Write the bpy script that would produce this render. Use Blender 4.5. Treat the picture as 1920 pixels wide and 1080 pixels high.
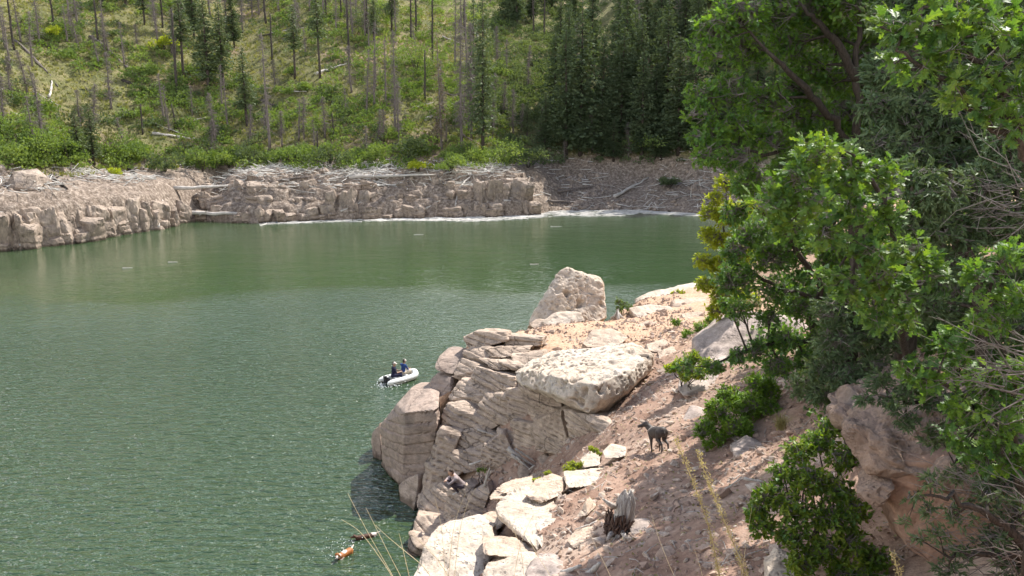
import bpy, bmesh, math, random
import numpy as np
from mathutils import Vector, Matrix

for _o in list(bpy.data.objects):
    bpy.data.objects.remove(_o, do_unlink=True)
SC = bpy.context.scene
COL = SC.collection
R = math.radians

# ------------------------------------------------------------------ camera
FPX = 1507.0                       # focal length in photo pixels (1920 wide)
PITCH = R(12.0)
CAMZ = 14.5                        # metres above the lake
cam_d = bpy.data.cameras.new('camera')
cam_d.sensor_width = 36.0
cam_d.lens = 36.0 * FPX / 1920.0
cam_d.clip_start = 0.1
cam_d.clip_end = 3000.0
cam = bpy.data.objects.new('camera', cam_d)
COL.objects.link(cam)
cam.location = (0, 0, CAMZ)
cam.rotation_euler = (R(90) - PITCH, 0, 0)
SC.camera = cam

# ------------------------------------------------------------------ sky, sun, exposure
SUN_AZ, SUN_EL = R(40.0), R(50.0)  # azimuth measured from +Y towards +X
world = bpy.data.worlds.new('World')
SC.world = world
world.use_nodes = True
wn = world.node_tree
wn.nodes.clear()
w_out = wn.nodes.new('ShaderNodeOutputWorld')
w_bg = wn.nodes.new('ShaderNodeBackground')
w_sky = wn.nodes.new('ShaderNodeTexSky')
w_sky.sky_type = 'NISHITA'
w_sky.sun_disc = False
w_sky.sun_elevation = SUN_EL
w_sky.sun_rotation = SUN_AZ
w_sky.altitude = 1800
w_sky.air_density = 1.0
w_sky.dust_density = 4.0
w_sky.ozone_density = 1.0
w_bg.inputs['Strength'].default_value = 0.13
# broken bright cloud in a flat layer: thin overhead, closing up towards the horizon
w_tc = wn.nodes.new('ShaderNodeTexCoord')
w_sp = wn.nodes.new('ShaderNodeSeparateXYZ')
wn.links.new(w_tc.outputs['Generated'], w_sp.inputs[0])


def w_math(op, a_, b_):
    nd = wn.nodes.new('ShaderNodeMath')
    nd.operation = op
    for s_, v_ in zip(nd.inputs, (a_, b_)):
        if hasattr(v_, 'node'):
            wn.links.new(v_, s_)
        else:
            s_.default_value = v_
    return nd.outputs[0]


w_z = w_math('ADD', w_math('ABSOLUTE', w_sp.outputs[2], 0.0), 0.18)
w_cb = wn.nodes.new('ShaderNodeCombineXYZ')
wn.links.new(w_math('DIVIDE', w_sp.outputs[0], w_z), w_cb.inputs[0])
wn.links.new(w_math('DIVIDE', w_sp.outputs[1], w_z), w_cb.inputs[1])
w_no = wn.nodes.new('ShaderNodeTexNoise')
w_no.inputs['Scale'].default_value = 1.1
w_no.inputs['Detail'].default_value = 5
w_no.inputs['Roughness'].default_value = 0.6
wn.links.new(w_cb.outputs[0], w_no.inputs['Vector'])
w_ra = wn.nodes.new('ShaderNodeValToRGB')
w_ra.color_ramp.elements[0].position = 0.44
w_ra.color_ramp.elements[1].position = 0.64
w_mx = wn.nodes.new('ShaderNodeMix')
w_mx.data_type = 'RGBA'
w_mx.inputs[7].default_value = (16.5, 16.7, 16.8, 1)
wn.links.new(w_math('ADD', w_no.outputs[0], w_math('MULTIPLY', w_math('SUBTRACT', 0.50, w_math('ABSOLUTE', w_sp.outputs[2], 0.0)), 0.70)), w_ra.inputs[0])
wn.links.new(w_ra.outputs[0], w_mx.inputs[0])
wn.links.new(w_sky.outputs[0], w_mx.inputs[6])
wn.links.new(w_mx.outputs[2], w_bg.inputs['Color'])
wn.links.new(w_bg.outputs[0], w_out.inputs['Surface'])
sun_d = bpy.data.lights.new('sun', 'SUN')
sun_d.energy = 5.0
sun_d.angle = R(0.53)
sun_d.color = (1.0, 0.955, 0.88)
sun = bpy.data.objects.new('sun', sun_d)
COL.objects.link(sun)
SUN_DIR = Vector((math.sin(SUN_AZ) * math.cos(SUN_EL), math.cos(SUN_AZ) * math.cos(SUN_EL), math.sin(SUN_EL)))
sun.rotation_euler = SUN_DIR.to_track_quat('Z', 'Y').to_euler()
sun.location = (40, 30, 60)
SC.view_settings.view_transform = 'Standard'
SC.view_settings.look = 'None'
SC.view_settings.exposure = 0.84
SC.view_settings.gamma = 1.0
SC.view_settings.use_curve_mapping = False
SC.render.engine = 'CYCLES'
SC.cycles.use_denoising = True
SC.cycles.max_bounces = 8
SC.cycles.diffuse_bounces = 3
SC.cycles.use_adaptive_sampling = True
SC.cycles.adaptive_threshold = 0.02
SC.cycles.glossy_bounces = 2
SC.cycles.transmission_bounces = 4
SC.cycles.transparent_max_bounces = 4
SC.cycles.sample_clamp_indirect = 6.0
SC.cycles.sample_clamp_direct = 3.0

# ------------------------------------------------------------------ helpers
_c, _s = math.cos(PITCH), math.sin(PITCH)


def at(u, v, z=None, Y=None):
    """World point seen at photo pixel (u, v): on the level z, or at distance Y."""
    a = (u - 960.0) / FPX
    b = -(v - 540.0) / FPX
    d = (a, _c + b * _s, -_s + b * _c)
    t = (z - CAMZ) / d[2] if z is not None else Y / d[1]
    return np.array((a * t, d[1] * t, CAMZ + d[2] * t))


def sstep(a, b, x):
    t = np.clip((x - a) / (b - a), 0, 1)
    return t * t * (3 - 2 * t)


def _hash(ix, iy, iz, k=0):
    h = (ix.astype(np.uint32) * np.uint32(374761393) + iy.astype(np.uint32) * np.uint32(668265263)
         + iz.astype(np.uint32) * np.uint32(2147483647) + np.uint32((k * 974634777 + 12345) & 0xffffffff))
    h = (h ^ (h >> np.uint32(13))) * np.uint32(1274126177)
    h = (h ^ (h >> np.uint32(16))) * np.uint32(2246822519)
    h = h ^ (h >> np.uint32(15))
    return (h & np.uint32(0xffffff)).astype(np.float64) / float(0xffffff)


def vnoise(P, k=0):
    """Value noise in [-1, 1] at points P (n, 3)."""
    P = np.asarray(P, float)
    i = np.floor(P).astype(np.int64)
    f = P - i
    f = f * f * f * (f * (f * 6 - 15) + 10)
    out = 0
    for dx in (0, 1):
        wx = f[:, 0] if dx else 1 - f[:, 0]
        for dy in (0, 1):
            wy = f[:, 1] if dy else 1 - f[:, 1]
            for dz in (0, 1):
                wz = f[:, 2] if dz else 1 - f[:, 2]
                out = out + wx * wy * wz * _hash(i[:, 0] + dx, i[:, 1] + dy, i[:, 2] + dz, k)
    return out * 2 - 1


def fbm(P, octv=4, gain=0.5, k=0):
    P = np.asarray(P, float)
    a, out, tot = 1.0, 0, 0
    for o in range(octv):
        out = out + a * vnoise(P + 17.3 * o, k + o)
        tot += a
        a *= gain
        P = P * 2.03
    return out / tot


def worley(P, k=0):
    """Distance to the nearest feature point."""
    P = np.asarray(P, float)
    i = np.floor(P).astype(np.int64)
    best = np.full(len(P), 9.0)
    for dx in (-1, 0, 1):
        for dy in (-1, 0, 1):
            for dz in (-1, 0, 1):
                c0, c1, c2 = i[:, 0] + dx, i[:, 1] + dy, i[:, 2] + dz
                q = np.stack([c0 + _hash(c0, c1, c2, k), c1 + _hash(c0, c1, c2, k + 1), c2 + _hash(c0, c1, c2, k + 2)], 1)
                best = np.minimum(best, ((q - P) ** 2).sum(1))
    return np.sqrt(best)


def new_mesh(name, V, F, smooth=True, mats=None, fmat=None):
    """F: one (n,3)/(n,4) int array or a list of such arrays."""
    V = np.asarray(V, np.float32)
    Fs = F if isinstance(F, list) else [F]
    Fs = [np.asarray(f, np.int32) for f in Fs if len(f)]
    loops = np.concatenate([f.ravel() for f in Fs])
    sizes = np.concatenate([np.full(len(f), f.shape[1], np.int32) for f in Fs])
    starts = np.concatenate([[0], np.cumsum(sizes)[:-1]]).astype(np.int32)
    me = bpy.data.meshes.new(name)
    me.vertices.add(len(V))
    me.vertices.foreach_set('co', V.ravel())
    me.loops.add(len(loops))
    me.loops.foreach_set('vertex_index', loops)
    me.polygons.add(len(sizes))
    me.polygons.foreach_set('loop_start', starts)
    try:
        me.polygons.foreach_set('loop_total', sizes)
    except Exception:
        pass
    me.polygons.foreach_set('use_smooth', np.full(len(sizes), bool(smooth)))
    for m in (mats or []):
        me.materials.append(m)
    if fmat is not None:
        me.polygons.foreach_set('material_index', np.asarray(fmat, np.int32))
    me.update(calc_edges=True)
    return me


def link(name, me, parent=None, loc=None):
    o = bpy.data.objects.new(name, me)
    COL.objects.link(o)
    if loc is not None:
        o.location = loc
    if parent is not None:
        o.parent = parent
    return o


def part(name, V, F, mat, parent=None, origin=None, smooth=True, fmat=None):
    """One mesh object from world-space geometry; its origin goes to `origin` (its parent's origin when parented)."""
    V = np.asarray(V, float)
    if parent is not None:
        org = np.zeros(3)
        p = parent
        while p is not None:
            org = org + np.array(p.location)
            p = p.parent
        me = new_mesh(name, V - org, F, smooth, mat if isinstance(mat, list) else [mat], fmat)
        return link(name, me, parent)
    org = np.array(origin if origin is not None else (0, 0, 0), float)
    me = new_mesh(name, V - org, F, smooth, mat if isinstance(mat, list) else [mat], fmat)
    return link(name, me, None, org)


def tag(o, label=None, cat=None, group=None, kind=None):
    if label:
        o['label'] = label
    if cat:
        o['category'] = cat
    if group:
        o['group'] = group
    if kind:
        o['kind'] = kind
    return o


def empty(name, loc, label=None, cat=None, group=None):
    o = bpy.data.objects.new(name, None)
    COL.objects.link(o)
    o.location = loc
    o.empty_display_size = 0.2
    return tag(o, label, cat, group)


def copy_tree(o, parent=None):
    c = o.copy()
    COL.objects.link(c)
    c.parent = parent
    for ch in list(o.children):
        copy_tree(ch, c)
    return c


class Geo:
    """Collects triangles and quads."""
    def __init__(self):
        self.V, self.T, self.Q, self.n = [], [], [], 0

    def add(self, V, F):
        V = np.asarray(V, float)
        F = np.asarray(F, int)
        (self.T if F.shape[1] == 3 else self.Q).append(F + self.n)
        self.V.append(V)
        self.n += len(V)

    def get(self):
        F = []
        if self.T:
            F.append(np.concatenate(self.T))
        if self.Q:
            F.append(np.concatenate(self.Q))
        return np.concatenate(self.V), F

    def tube(self, pts, rad, sides=6, cap=True):
        pts = np.asarray(pts, float)
        n = len(pts)
        rad = np.broadcast_to(np.asarray(rad, float), (n,))
        tan = np.gradient(pts, axis=0)
        tan /= np.linalg.norm(tan, axis=1)[:, None] + 1e-9
        ref = np.array((0, 0, 1.0)) if abs(tan[:, 2].mean()) < 0.85 else np.array((1.0, 0, 0))
        A = np.cross(tan, ref)
        A /= np.linalg.norm(A, axis=1)[:, None] + 1e-9
        B = np.cross(tan, A)
        ang = np.arange(sides) * 2 * math.pi / sides
        V = pts[:, None, :] + rad[:, None, None] * (np.cos(ang)[None, :, None] * A[:, None, :] + np.sin(ang)[None, :, None] * B[:, None, :])
        V = V.reshape(-1, 3)
        i, j = np.meshgrid(np.arange(n - 1), np.arange(sides), indexing='ij')
        j2 = (j + 1) % sides
        Q = np.stack([i * sides + j, i * sides + j2, (i + 1) * sides + j2, (i + 1) * sides + j], -1).reshape(-1, 4)
        self.add(V, Q)
        if cap:
            k = self.n - len(V)
            self.V.append(np.array([pts[0], pts[-1]]))
            a, b = self.n, self.n + 1
            self.n += 2
            jj = np.arange(sides)
            self.T.append(np.stack([np.full(sides, a), k + (jj + 1) % sides, k + jj], 1))
            e = k + (n - 1) * sides
            self.T.append(np.stack([np.full(sides, b), e + jj, e + (jj + 1) % sides], 1))


    def tubes(self, P, rad, sides=3):
        """Many open tubes at once: P (n, m, 3), rad (m,) or (n, m)."""
        P = np.asarray(P, float)
        n, m = P.shape[:2]
        if n == 0:
            return
        rad = np.broadcast_to(np.asarray(rad, float), (n, m))
        tan = np.gradient(P, axis=1)
        tan /= np.linalg.norm(tan, axis=2)[..., None] + 1e-9
        ref = np.where(np.abs(tan.mean(1)[:, 2:3]) < 0.85, np.array([[0, 0, 1.0]]), np.array([[1.0, 0, 0]]))[:, None, :]
        A = np.cross(tan, np.broadcast_to(ref, tan.shape))
        A /= np.linalg.norm(A, axis=2)[..., None] + 1e-9
        B = np.cross(tan, A)
        ang = np.arange(sides) * 2 * math.pi / sides
        V = P[:, :, None, :] + rad[..., None, None] * (np.cos(ang)[None, None, :, None] * A[:, :, None, :] + np.sin(ang)[None, None, :, None] * B[:, :, None, :])
        i, j = np.meshgrid(np.arange(m - 1), np.arange(sides), indexing='ij')
        j2 = (j + 1) % sides
        Q = np.stack([i * sides + j, i * sides + j2, (i + 1) * sides + j2, (i + 1) * sides + j], -1).reshape(-1, 4)
        Q = (Q[None] + (np.arange(n) * m * sides)[:, None, None]).reshape(-1, 4)
        self.add(V.reshape(-1, 3), Q)


def frames(D, roll=None, rng=None):
    """Rotation matrices (n,3,3) whose columns are x, y, z with z along D."""
    D = D / (np.linalg.norm(D, axis=1)[:, None] + 1e-9)
    ref = np.where(np.abs(D[:, 2:3]) < 0.9, np.array([[0, 0, 1.0]]), np.array([[1.0, 0, 0]]))
    X = np.cross(ref, D)
    X /= np.linalg.norm(X, axis=1)[:, None] + 1e-9
    Yv = np.cross(D, X)
    if roll is None and rng is not None:
        roll = rng.uniform(0, 2 * math.pi, len(D))
    if roll is not None:
        cr, sr = np.cos(roll)[:, None], np.sin(roll)[:, None]
        X, Yv = X * cr + Yv * sr, Yv * cr - X * sr
    return np.stack([X, Yv, D], 2)


def scatter(TV, TF, pos, M, sc):
    """Instances of a template baked into one vertex/face array."""
    n, m = len(pos), len(TV)
    sc = np.asarray(sc, float)
    if sc.ndim == 1:
        sc = sc[:, None]
    V = np.einsum('nij,nmj->nmi', M, TV[None] * sc[:, None, :]) + np.asarray(pos)[:, None, :]
    F = (TF[None] + (np.arange(n) * m)[:, None, None]).reshape(-1, TF.shape[1])
    return V.reshape(-1, 3), F


def icosphere(level):
    bm = bmesh.new()
    bmesh.ops.create_icosphere(bm, subdivisions=level, radius=1.0)
    V = np.array([v.co[:] for v in bm.verts])
    F = np.array([[v.index for v in f.verts] for f in bm.faces])
    bm.free()
    V /= np.linalg.norm(V, axis=1)[:, None]
    return V, F


ICO = {k: icosphere(k) for k in (2, 3, 4, 5, 6, 7)}


def vnormals(V, F):
    n = np.cross(V[F[:, 1]] - V[F[:, 0]], V[F[:, 2]] - V[F[:, 0]])
    out = np.zeros_like(V)
    for k in range(3):
        np.add.at(out, F[:, k], n)
    return out / (np.linalg.norm(out, axis=1)[:, None] + 1e-12)


def rock_geo(pts, level=4, p=26, rough=0.05, rscale=1.0, strata=0.0, sthick=0.25, sdir=(0.1, 0.05, 1), pock=0.0, pscale=2.0, seed=0, fine=0.3, chips=9, sseed=None):
    """A broken rock: the hull of pts, remeshed, its edges worn by p, then given relief along its normals."""
    pts = np.asarray(pts, float)
    bm = bmesh.new()
    lo, hi = pts.min(0), pts.max(0)
    c = (lo + hi) / 2
    s = np.maximum((hi - lo) / 2, 0.02)
    for q in (pts - c) / s:
        bm.verts.new(q)
    res = bmesh.ops.convex_hull(bm, input=bm.verts[:])
    bm.normal_update()
    N, D = [], []
    cen = np.mean([v.co[:] for v in bm.verts if v.link_faces], axis=0)
    for f in bm.faces:
        n = np.array(f.normal[:])
        d = n @ (np.array(f.verts[0].co[:]) - cen)
        if d < 0:
            n, d = -n, -d
        if np.linalg.norm(n) > 0.5 and d > 0.03:
            N.append(n)
            D.append(d)
    HV = np.array([v.co[:] for v in bm.verts if v.link_faces]) - cen
    bm.free()
    crng = np.random.default_rng(seed * 7 + 1)
    for _ in range(chips):             # corners and edges knocked off
        n = crng.normal(0, 1, 3)
        n /= np.linalg.norm(n)
        N.append(n)
        D.append((HV @ n).max() * crng.uniform(0.80, 0.96))
    N, D = np.array(N), np.array(D)
    S, F = ICO[level]
    q = np.maximum(S @ (N / D[:, None]).T, 0) + 1e-6
    mx = q.max(1)
    # coplanar hull triangles must not be counted twice in the soft maximum
    key = np.unique(np.round(np.c_[N / D[:, None]], 2), axis=0)
    q = np.maximum(S @ key.T, 0) + 1e-6
    mx = q.max(1)
    r = 1.0 / (mx * ((q / mx[:, None]) ** p).sum(1) ** (1.0 / p))
    V = (S * r[:, None] + cen) * s + c
    size = float(np.mean(hi - lo))
    nr = vnormals(V, F)
    off = np.array((seed * 3.71, seed * 1.93, seed * 2.57))
    W = V * rscale
    d = rough * size * fbm(W * 0.9 / max(size, 0.2) * 2.2 + off, 4, 0.55, seed)
    d = d + fine * rough * size * fbm(W * 3.0 + off, 3, 0.6, seed + 9)
    # broken facets
    w = worley(V * (2.6 / max(size, 0.3)) + off, seed + 3)
    d = d - rough * 0.35 * size * (w - 0.5)
    # a stepped break: flat facets with small risers
    fa = fbm(V * (1.7 / max(size, 0.3)) + off + 5, 2, 0.5, seed + 40) * 3.0
    d = d + rough * 0.9 * size * ((np.floor(fa) + sstep(0.82, 1.0, fa - np.floor(fa))) / 3.0)
    if strata > 0:
        sd = np.array(sdir, float)
        sd /= np.linalg.norm(sd)
        ss = seed if sseed is None else sseed
        so = off if sseed is None else 0.0
        t = (V @ sd) / sthick + 0.55 * fbm(V * 0.5 + so, 3, 0.5, ss + 5)
        lay = np.floor(t)
        fr = t - lay
        z0 = np.zeros(len(t), np.int64)
        prot = _hash(lay.astype(np.int64), z0 + ss, z0, 3) - 0.5
        along = fbm(np.c_[V[:, 0] * 0.8, V[:, 1] * 0.8, lay * 7.1], 2, 0.5, ss + 8)
        groove = np.exp(-(np.minimum(fr, 1 - fr) / 0.09) ** 2)
        side = 1 - 0.85 * np.abs(nr @ sd) ** 2
        d = d + side * strata * (prot * 1.2 + along * 0.9 - 1.2 * groove)
    if pock > 0:
        w = worley(V * pscale + 0.35 * np.c_[fbm(V * 2 + off, 2), fbm(V * 2 + off + 9, 2), fbm(V * 2 + off + 21, 2)], seed + 11)
        up = np.clip(nr[:, 2] * 0.8 + 0.5, 0.15, 1)
        big = sstep(-0.1, 0.5, fbm(V * 0.7 + off, 2, 0.5, seed + 30))
        d = d - pock * up * (0.3 + 0.9 * big) * (1 - sstep(0.12, 0.42, w))
        w2 = worley(V * pscale * 2.7 + off, seed + 15)
        d = d - 0.35 * pock * up * (1 - sstep(0.1, 0.4, w2))
    V = V + nr * d[:, None]
    return V, F


# ------------------------------------------------------------------ materials
class NT:
    def __init__(self, name):
        self.m = bpy.data.materials.new(name)
        self.m.use_nodes = True
        self.t = self.m.node_tree
        self.b = self.t.nodes['Principled BSDF']
        self.out = self.t.nodes['Material Output']
        self.tc = self.n('ShaderNodeTexCoord')

    def n(self, kind, **kw):
        nd = self.t.nodes.new(kind)
        for k, v in kw.items():
            setattr(nd, k, v)
        return nd

    def l(self, a, b):
        self.t.links.new(a, b)

    def val(self, sock, v):
        if hasattr(v, 'node'):
            self.l(v, sock)
        else:
            sock.default_value = v

    def map(self, scale=(1, 1, 1), rot=(0, 0, 0), src='Object'):
        mp = self.n('ShaderNodeMapping')
        mp.inputs['Scale'].default_value = scale
        mp.inputs['Rotation'].default_value = rot
        self.l(self.tc.outputs[src], mp.inputs['Vector'])
        return mp.outputs[0]

    def noise(self, scale, detail=4, rough=0.55, vec=None, dist=0.0):
        nd = self.n('ShaderNodeTexNoise')
        nd.inputs['Scale'].default_value = scale
        nd.inputs['Detail'].default_value = detail
        nd.inputs['Roughness'].default_value = rough
        nd.inputs['Distortion'].default_value = dist
        self.l(vec if vec is not None else self.tc.outputs['Object'], nd.inputs['Vector'])
        return nd.outputs[0]

    def voro(self, scale, vec=None, feature='F1'):
        nd = self.n('ShaderNodeTexVoronoi', feature=feature)
        nd.inputs['Scale'].default_value = scale
        self.l(vec if vec is not None else self.tc.outputs['Object'], nd.inputs['Vector'])
        return nd.outputs['Distance'] if feature != 'COLOR' else nd.outputs['Color']

    def ramp(self, fac, stops):
        nd = self.n('ShaderNodeValToRGB')
        el = nd.color_ramp.elements
        while len(el) < len(stops):
            el.new(0.5)
        for e, (p, c) in zip(el, stops):
            e.position = p
            c = (c, c, c) if not hasattr(c, '__len__') else c
            e.color = (*c, 1)
        self.l(fac, nd.inputs[0])
        return nd.outputs[0]

    def mix(self, a, b, fac, mode='MIX'):
        nd = self.n('ShaderNodeMix', data_type='RGBA', blend_type=mode)
        self.val(nd.inputs[0], fac)
        for s, v in ((nd.inputs[6], a), (nd.inputs[7], b)):
            if hasattr(v, 'node'):
                self.l(v, s)
            else:
                s.default_value = (*v, 1)
        return nd.outputs[2]

    def math(self, op, a, b=0.0):
        nd = self.n('ShaderNodeMath', operation=op)
        self.val(nd.inputs[0], a)
        self.val(nd.inputs[1], b)
        return nd.outputs[0]

    def bump(self, h, dist=0.02, strength=1.0, nrm=None):
        nd = self.n('ShaderNodeBump')
        nd.inputs['Distance'].default_value = dist
        nd.inputs['Strength'].default_value = strength
        self.l(h, nd.inputs['Height'])
        if nrm is not None:
            self.l(nrm, nd.inputs['Normal'])
        return nd.outputs[0]

    def fin(self, col=None, rough=0.85, nrm=None, spec=0.3):
        if col is not None:
            if hasattr(col, 'node'):
                self.l(col, self.b.inputs['Base Color'])
            else:
                self.b.inputs['Base Color'].default_value = (*col, 1)
        self.val(self.b.inputs['Roughness'], rough)
        self.b.inputs['Specular IOR Level'].default_value = spec
        if nrm is not None:
            self.l(nrm, self.b.inputs['Normal'])
        return self.m


def rock_mat(name, c0, c1, c2, strata=0.0, pits=0.0, stain=0.0, sscale=4.0, fine=30.0, tilt=0.1, bumpd=0.03, cracks=0.0, cscale=0.9):
    k = NT(name)
    n1 = k.noise(0.55, 4, 0.6)
    n2 = k.noise(3.3, 5, 0.65)
    n3 = k.noise(fine, 3, 0.6)
    col = k.ramp(n1, [(0.3, c0), (0.52, c1), (0.72, c2)])
    col = k.mix(col, k.ramp(n2, [(0.32, 0.55), (0.6, 1.12)]), 0.75, 'MULTIPLY')
    col = k.mix(col, k.ramp(n3, [(0.3, 0.62), (0.62, 1.1)]), 0.6, 'MULTIPLY')
    h = k.math('ADD', k.math('MULTIPLY', n2, 0.6), k.math('MULTIPLY', n3, 0.35))
    if strata > 0:
        sv = k.map((0.35, 0.35, sscale), (tilt, tilt * 0.6, 0))
        s1 = k.noise(1.6, 4, 0.65, sv, 0.25)
        lines = k.ramp(s1, [(0.34, 0.5), (0.42, 1.0), (0.5, 0.72), (0.56, 1.05), (0.68, 0.8)])
        col = k.mix(col, lines, strata, 'MULTIPLY')
        h = k.math('ADD', h, k.math('MULTIPLY', s1, 1.2 * strata))
    if pits > 0:
        pv = k.noise(2.0, 2, 0.5)
        vo = k.voro(5.5)
        pm = k.ramp(vo, [(0.10, 0.0), (0.34, 1.0)])
        vo2 = k.math('ADD', k.voro(13.0), k.math('MULTIPLY', k.noise(9.0, 2, 0.5), 0.5))
        pm2 = k.ramp(vo2, [(0.28, 0.0), (0.55, 1.0)])
        pp = k.math('MAXIMUM', k.math('MULTIPLY', pm, pm2), k.ramp(pv, [(0.45, 1.0), (0.6, 0.0)]))
        h = k.math('ADD', h, k.math('MULTIPLY', pp, pits))
    if cracks > 0:
        cv = k.n('ShaderNodeVectorMath', operation='ADD')
        wv = k.n('ShaderNodeTexNoise')
        wv.inputs['Scale'].default_value = 1.7
        k.l(k.tc.outputs['Object'], wv.inputs['Vector'])
        k.l(k.map((1, 1, 1.5), (0.2, 0.1, 0.4)), cv.inputs[0])
        k.l(wv.outputs['Color'], cv.inputs[1])
        ce = k.ramp(k.voro(cscale, cv.outputs[0], 'DISTANCE_TO_EDGE'), [(0.0, 0.0), (0.012, 0.8), (0.035, 1.0)])
        ce = k.math('MAXIMUM', ce, k.ramp(k.noise(0.9, 3, 0.6), [(0.47, 1.0), (0.58, 0.0)]))
        col = k.mix(col, k.ramp(ce, [(0.0, 0.3), (1.0, 1.0)]), cracks, 'MULTIPLY')
        h = k.math('ADD', h, k.math('MULTIPLY', ce, 1.6 * cracks))
    if stain > 0:
        st = k.ramp(k.noise(1.1, 5, 0.7, k.map((1, 1, 0.45))), [(0.5, 0.0), (0.66, 1.0)])
        col = k.mix(col, (0.16, 0.145, 0.14), k.math('MULTIPLY', st, stain))
    if strata > 0:                     # wet foot at the waterline
        ge = k.n('ShaderNodeNewGeometry')
        sz = k.n('ShaderNodeSeparateXYZ')
        k.l(ge.outputs['Position'], sz.inputs[0])
        wet = k.ramp(k.math('ADD', sz.outputs[2], k.math('MULTIPLY', k.math('SUBTRACT', n2, 0.5), 0.5)), [(0.12, 0.0), (0.34, 1.0)])
        col = k.mix(k.mix(col, (0.42, 0.40, 0.38), 1.0, 'MULTIPLY'), col, wet)
    return k.fin(col, 0.9, k.bump(h, bumpd, 0.9), 0.2)


def leaf_mat(name, c0, c1, c2, trans=0.45, scale=2.5, gloss=0.5):
    k = NT(name)
    n1 = k.noise(scale, 2, 0.5)
    n2 = k.noise(scale * 9, 2, 0.5)
    col = k.ramp(k.math('ADD', k.math('MULTIPLY', n1, 0.55), k.math('MULTIPLY', n2, 0.45)), [(0.34, c0), (0.5, c1), (0.66, c2)])
    d = k.b
    k.l(col, d.inputs['Base Color'])
    d.inputs['Roughness'].default_value = gloss
    d.inputs['Specular IOR Level'].default_value = 0.35
    tr = k.n('ShaderNodeBsdfTranslucent')
    tcol = k.mix(col, (1.25, 1.25, 0.35), 1.0, 'MULTIPLY')
    k.l(tcol, tr.inputs['Color'])
    mx = k.n('ShaderNodeMixShader')
    mx.inputs[0].default_value = trans
    k.l(d.outputs[0], mx.inputs[1])
    k.l(tr.outputs[0], mx.inputs[2])
    k.l(mx.outputs[0], k.out.inputs['Surface'])
    return k.m


def plain_mat(name, col, rough=0.7, vary=0.25, scale=12.0, bumpd=0.004, spec=0.3):
    k = NT(name)
    n = k.noise(scale, 3, 0.6)
    c = k.mix(col, k.ramp(n, [(0.3, 1 - vary), (0.7, 1 + vary * 0.5)]), 1.0, 'MULTIPLY')
    return k.fin(c, rough, k.bump(n, bumpd, 0.7), spec)


def wood_mat(name, c0, c1, grain=(14, 14, 1.2)):
    k = NT(name)
    n = k.noise(2.0, 5, 0.7, k.map(grain))
    n2 = k.noise(1.3, 3, 0.6)
    col = k.ramp(n, [(0.32, c0), (0.6, c1)])
    col = k.mix(col, k.ramp(n2, [(0.3, 0.6), (0.65, 1.1)]), 0.8, 'MULTIPLY')
    return k.fin(col, 0.85, k.bump(n, 0.015, 0.9), 0.2)


MAT = {}
MAT['sandstone'] = rock_mat('sandstone', (0.40, 0.305, 0.235), (0.48, 0.375, 0.295), (0.54, 0.43, 0.34), strata=0.7, stain=0.25, sscale=6.0, tilt=0.22, cracks=0.8, cscale=0.8, bumpd=0.045)
MAT['dark_sandstone'] = rock_mat('dark_sandstone', (0.33, 0.25, 0.20), (0.40, 0.31, 0.255), (0.48, 0.38, 0.31), strata=0.6, stain=0.35, sscale=4.5, tilt=0.12, cracks=0.5, cscale=0.55, bumpd=0.04)
MAT['limestone'] = rock_mat('limestone', (0.465, 0.368, 0.282), (0.558, 0.469, 0.382), (0.614, 0.543, 0.464), pits=1.2, stain=0.22, fine=24)
MAT['pale_stone'] = rock_mat('pale_stone', (0.465, 0.350, 0.264), (0.549, 0.432, 0.337), (0.614, 0.506, 0.410), strata=0.35, pits=0.5, stain=0.22, fine=26, cracks=0.3, cscale=1.5)
MAT['grey_stone'] = rock_mat('grey_stone', (0.336, 0.273, 0.235), (0.448, 0.367, 0.323), (0.560, 0.473, 0.412), pits=0.9, stain=0.35, fine=22)
MAT['pink_stone'] = rock_mat('pink_stone', (0.342, 0.207, 0.144), (0.418, 0.264, 0.188), (0.484, 0.352, 0.272), pits=0.3, stain=0.4, fine=12, strata=0.35, sscale=0.5, bumpd=0.06)
MAT['rough_grey'] = rock_mat('rough_grey', (0.247, 0.171, 0.134), (0.323, 0.230, 0.176), (0.408, 0.297, 0.227), pits=0.5, stain=0.5, fine=14, bumpd=0.10)
MAT['far_rock'] = rock_mat('far_rock', (0.25, 0.195, 0.155), (0.37, 0.295, 0.235), (0.52, 0.43, 0.355), strata=0.5, stain=0.45, sscale=1.3, fine=4.0, bumpd=0.12, cracks=0.8, cscale=0.55)
MAT['driftwood'] = wood_mat('driftwood', (0.32, 0.28, 0.245), (0.60, 0.56, 0.51))
MAT['pale_driftwood'] = wood_mat('pale_driftwood', (0.42, 0.39, 0.35), (0.70, 0.67, 0.62))
MAT['dark_wood'] = wood_mat('dark_wood', (0.05, 0.042, 0.036), (0.15, 0.12, 0.10))
MAT['snag_wood'] = wood_mat('snag_wood', (0.09, 0.075, 0.066), (0.22, 0.185, 0.165), (3, 3, 0.4))
MAT['burnt_wood'] = wood_mat('burnt_wood', (0.025, 0.022, 0.02), (0.085, 0.07, 0.06), (3, 3, 0.4))
MAT['bark'] = wood_mat('bark', (0.03, 0.024, 0.02), (0.095, 0.076, 0.062), (18, 18, 3))
MAT['twig'] = plain_mat('twig', (0.22, 0.19, 0.17), 0.85, 0.35, 6)
MAT['snag_twig'] = plain_mat('snag_twig', (0.19, 0.16, 0.15), 0.9, 0.35, 0.6)
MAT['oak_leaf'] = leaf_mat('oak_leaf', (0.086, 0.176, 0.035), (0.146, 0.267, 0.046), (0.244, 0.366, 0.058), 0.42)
MAT['oak_leaf_near'] = leaf_mat('oak_leaf_near', (0.089, 0.173, 0.037), (0.140, 0.236, 0.046), (0.236, 0.311, 0.051), 0.4)
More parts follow.
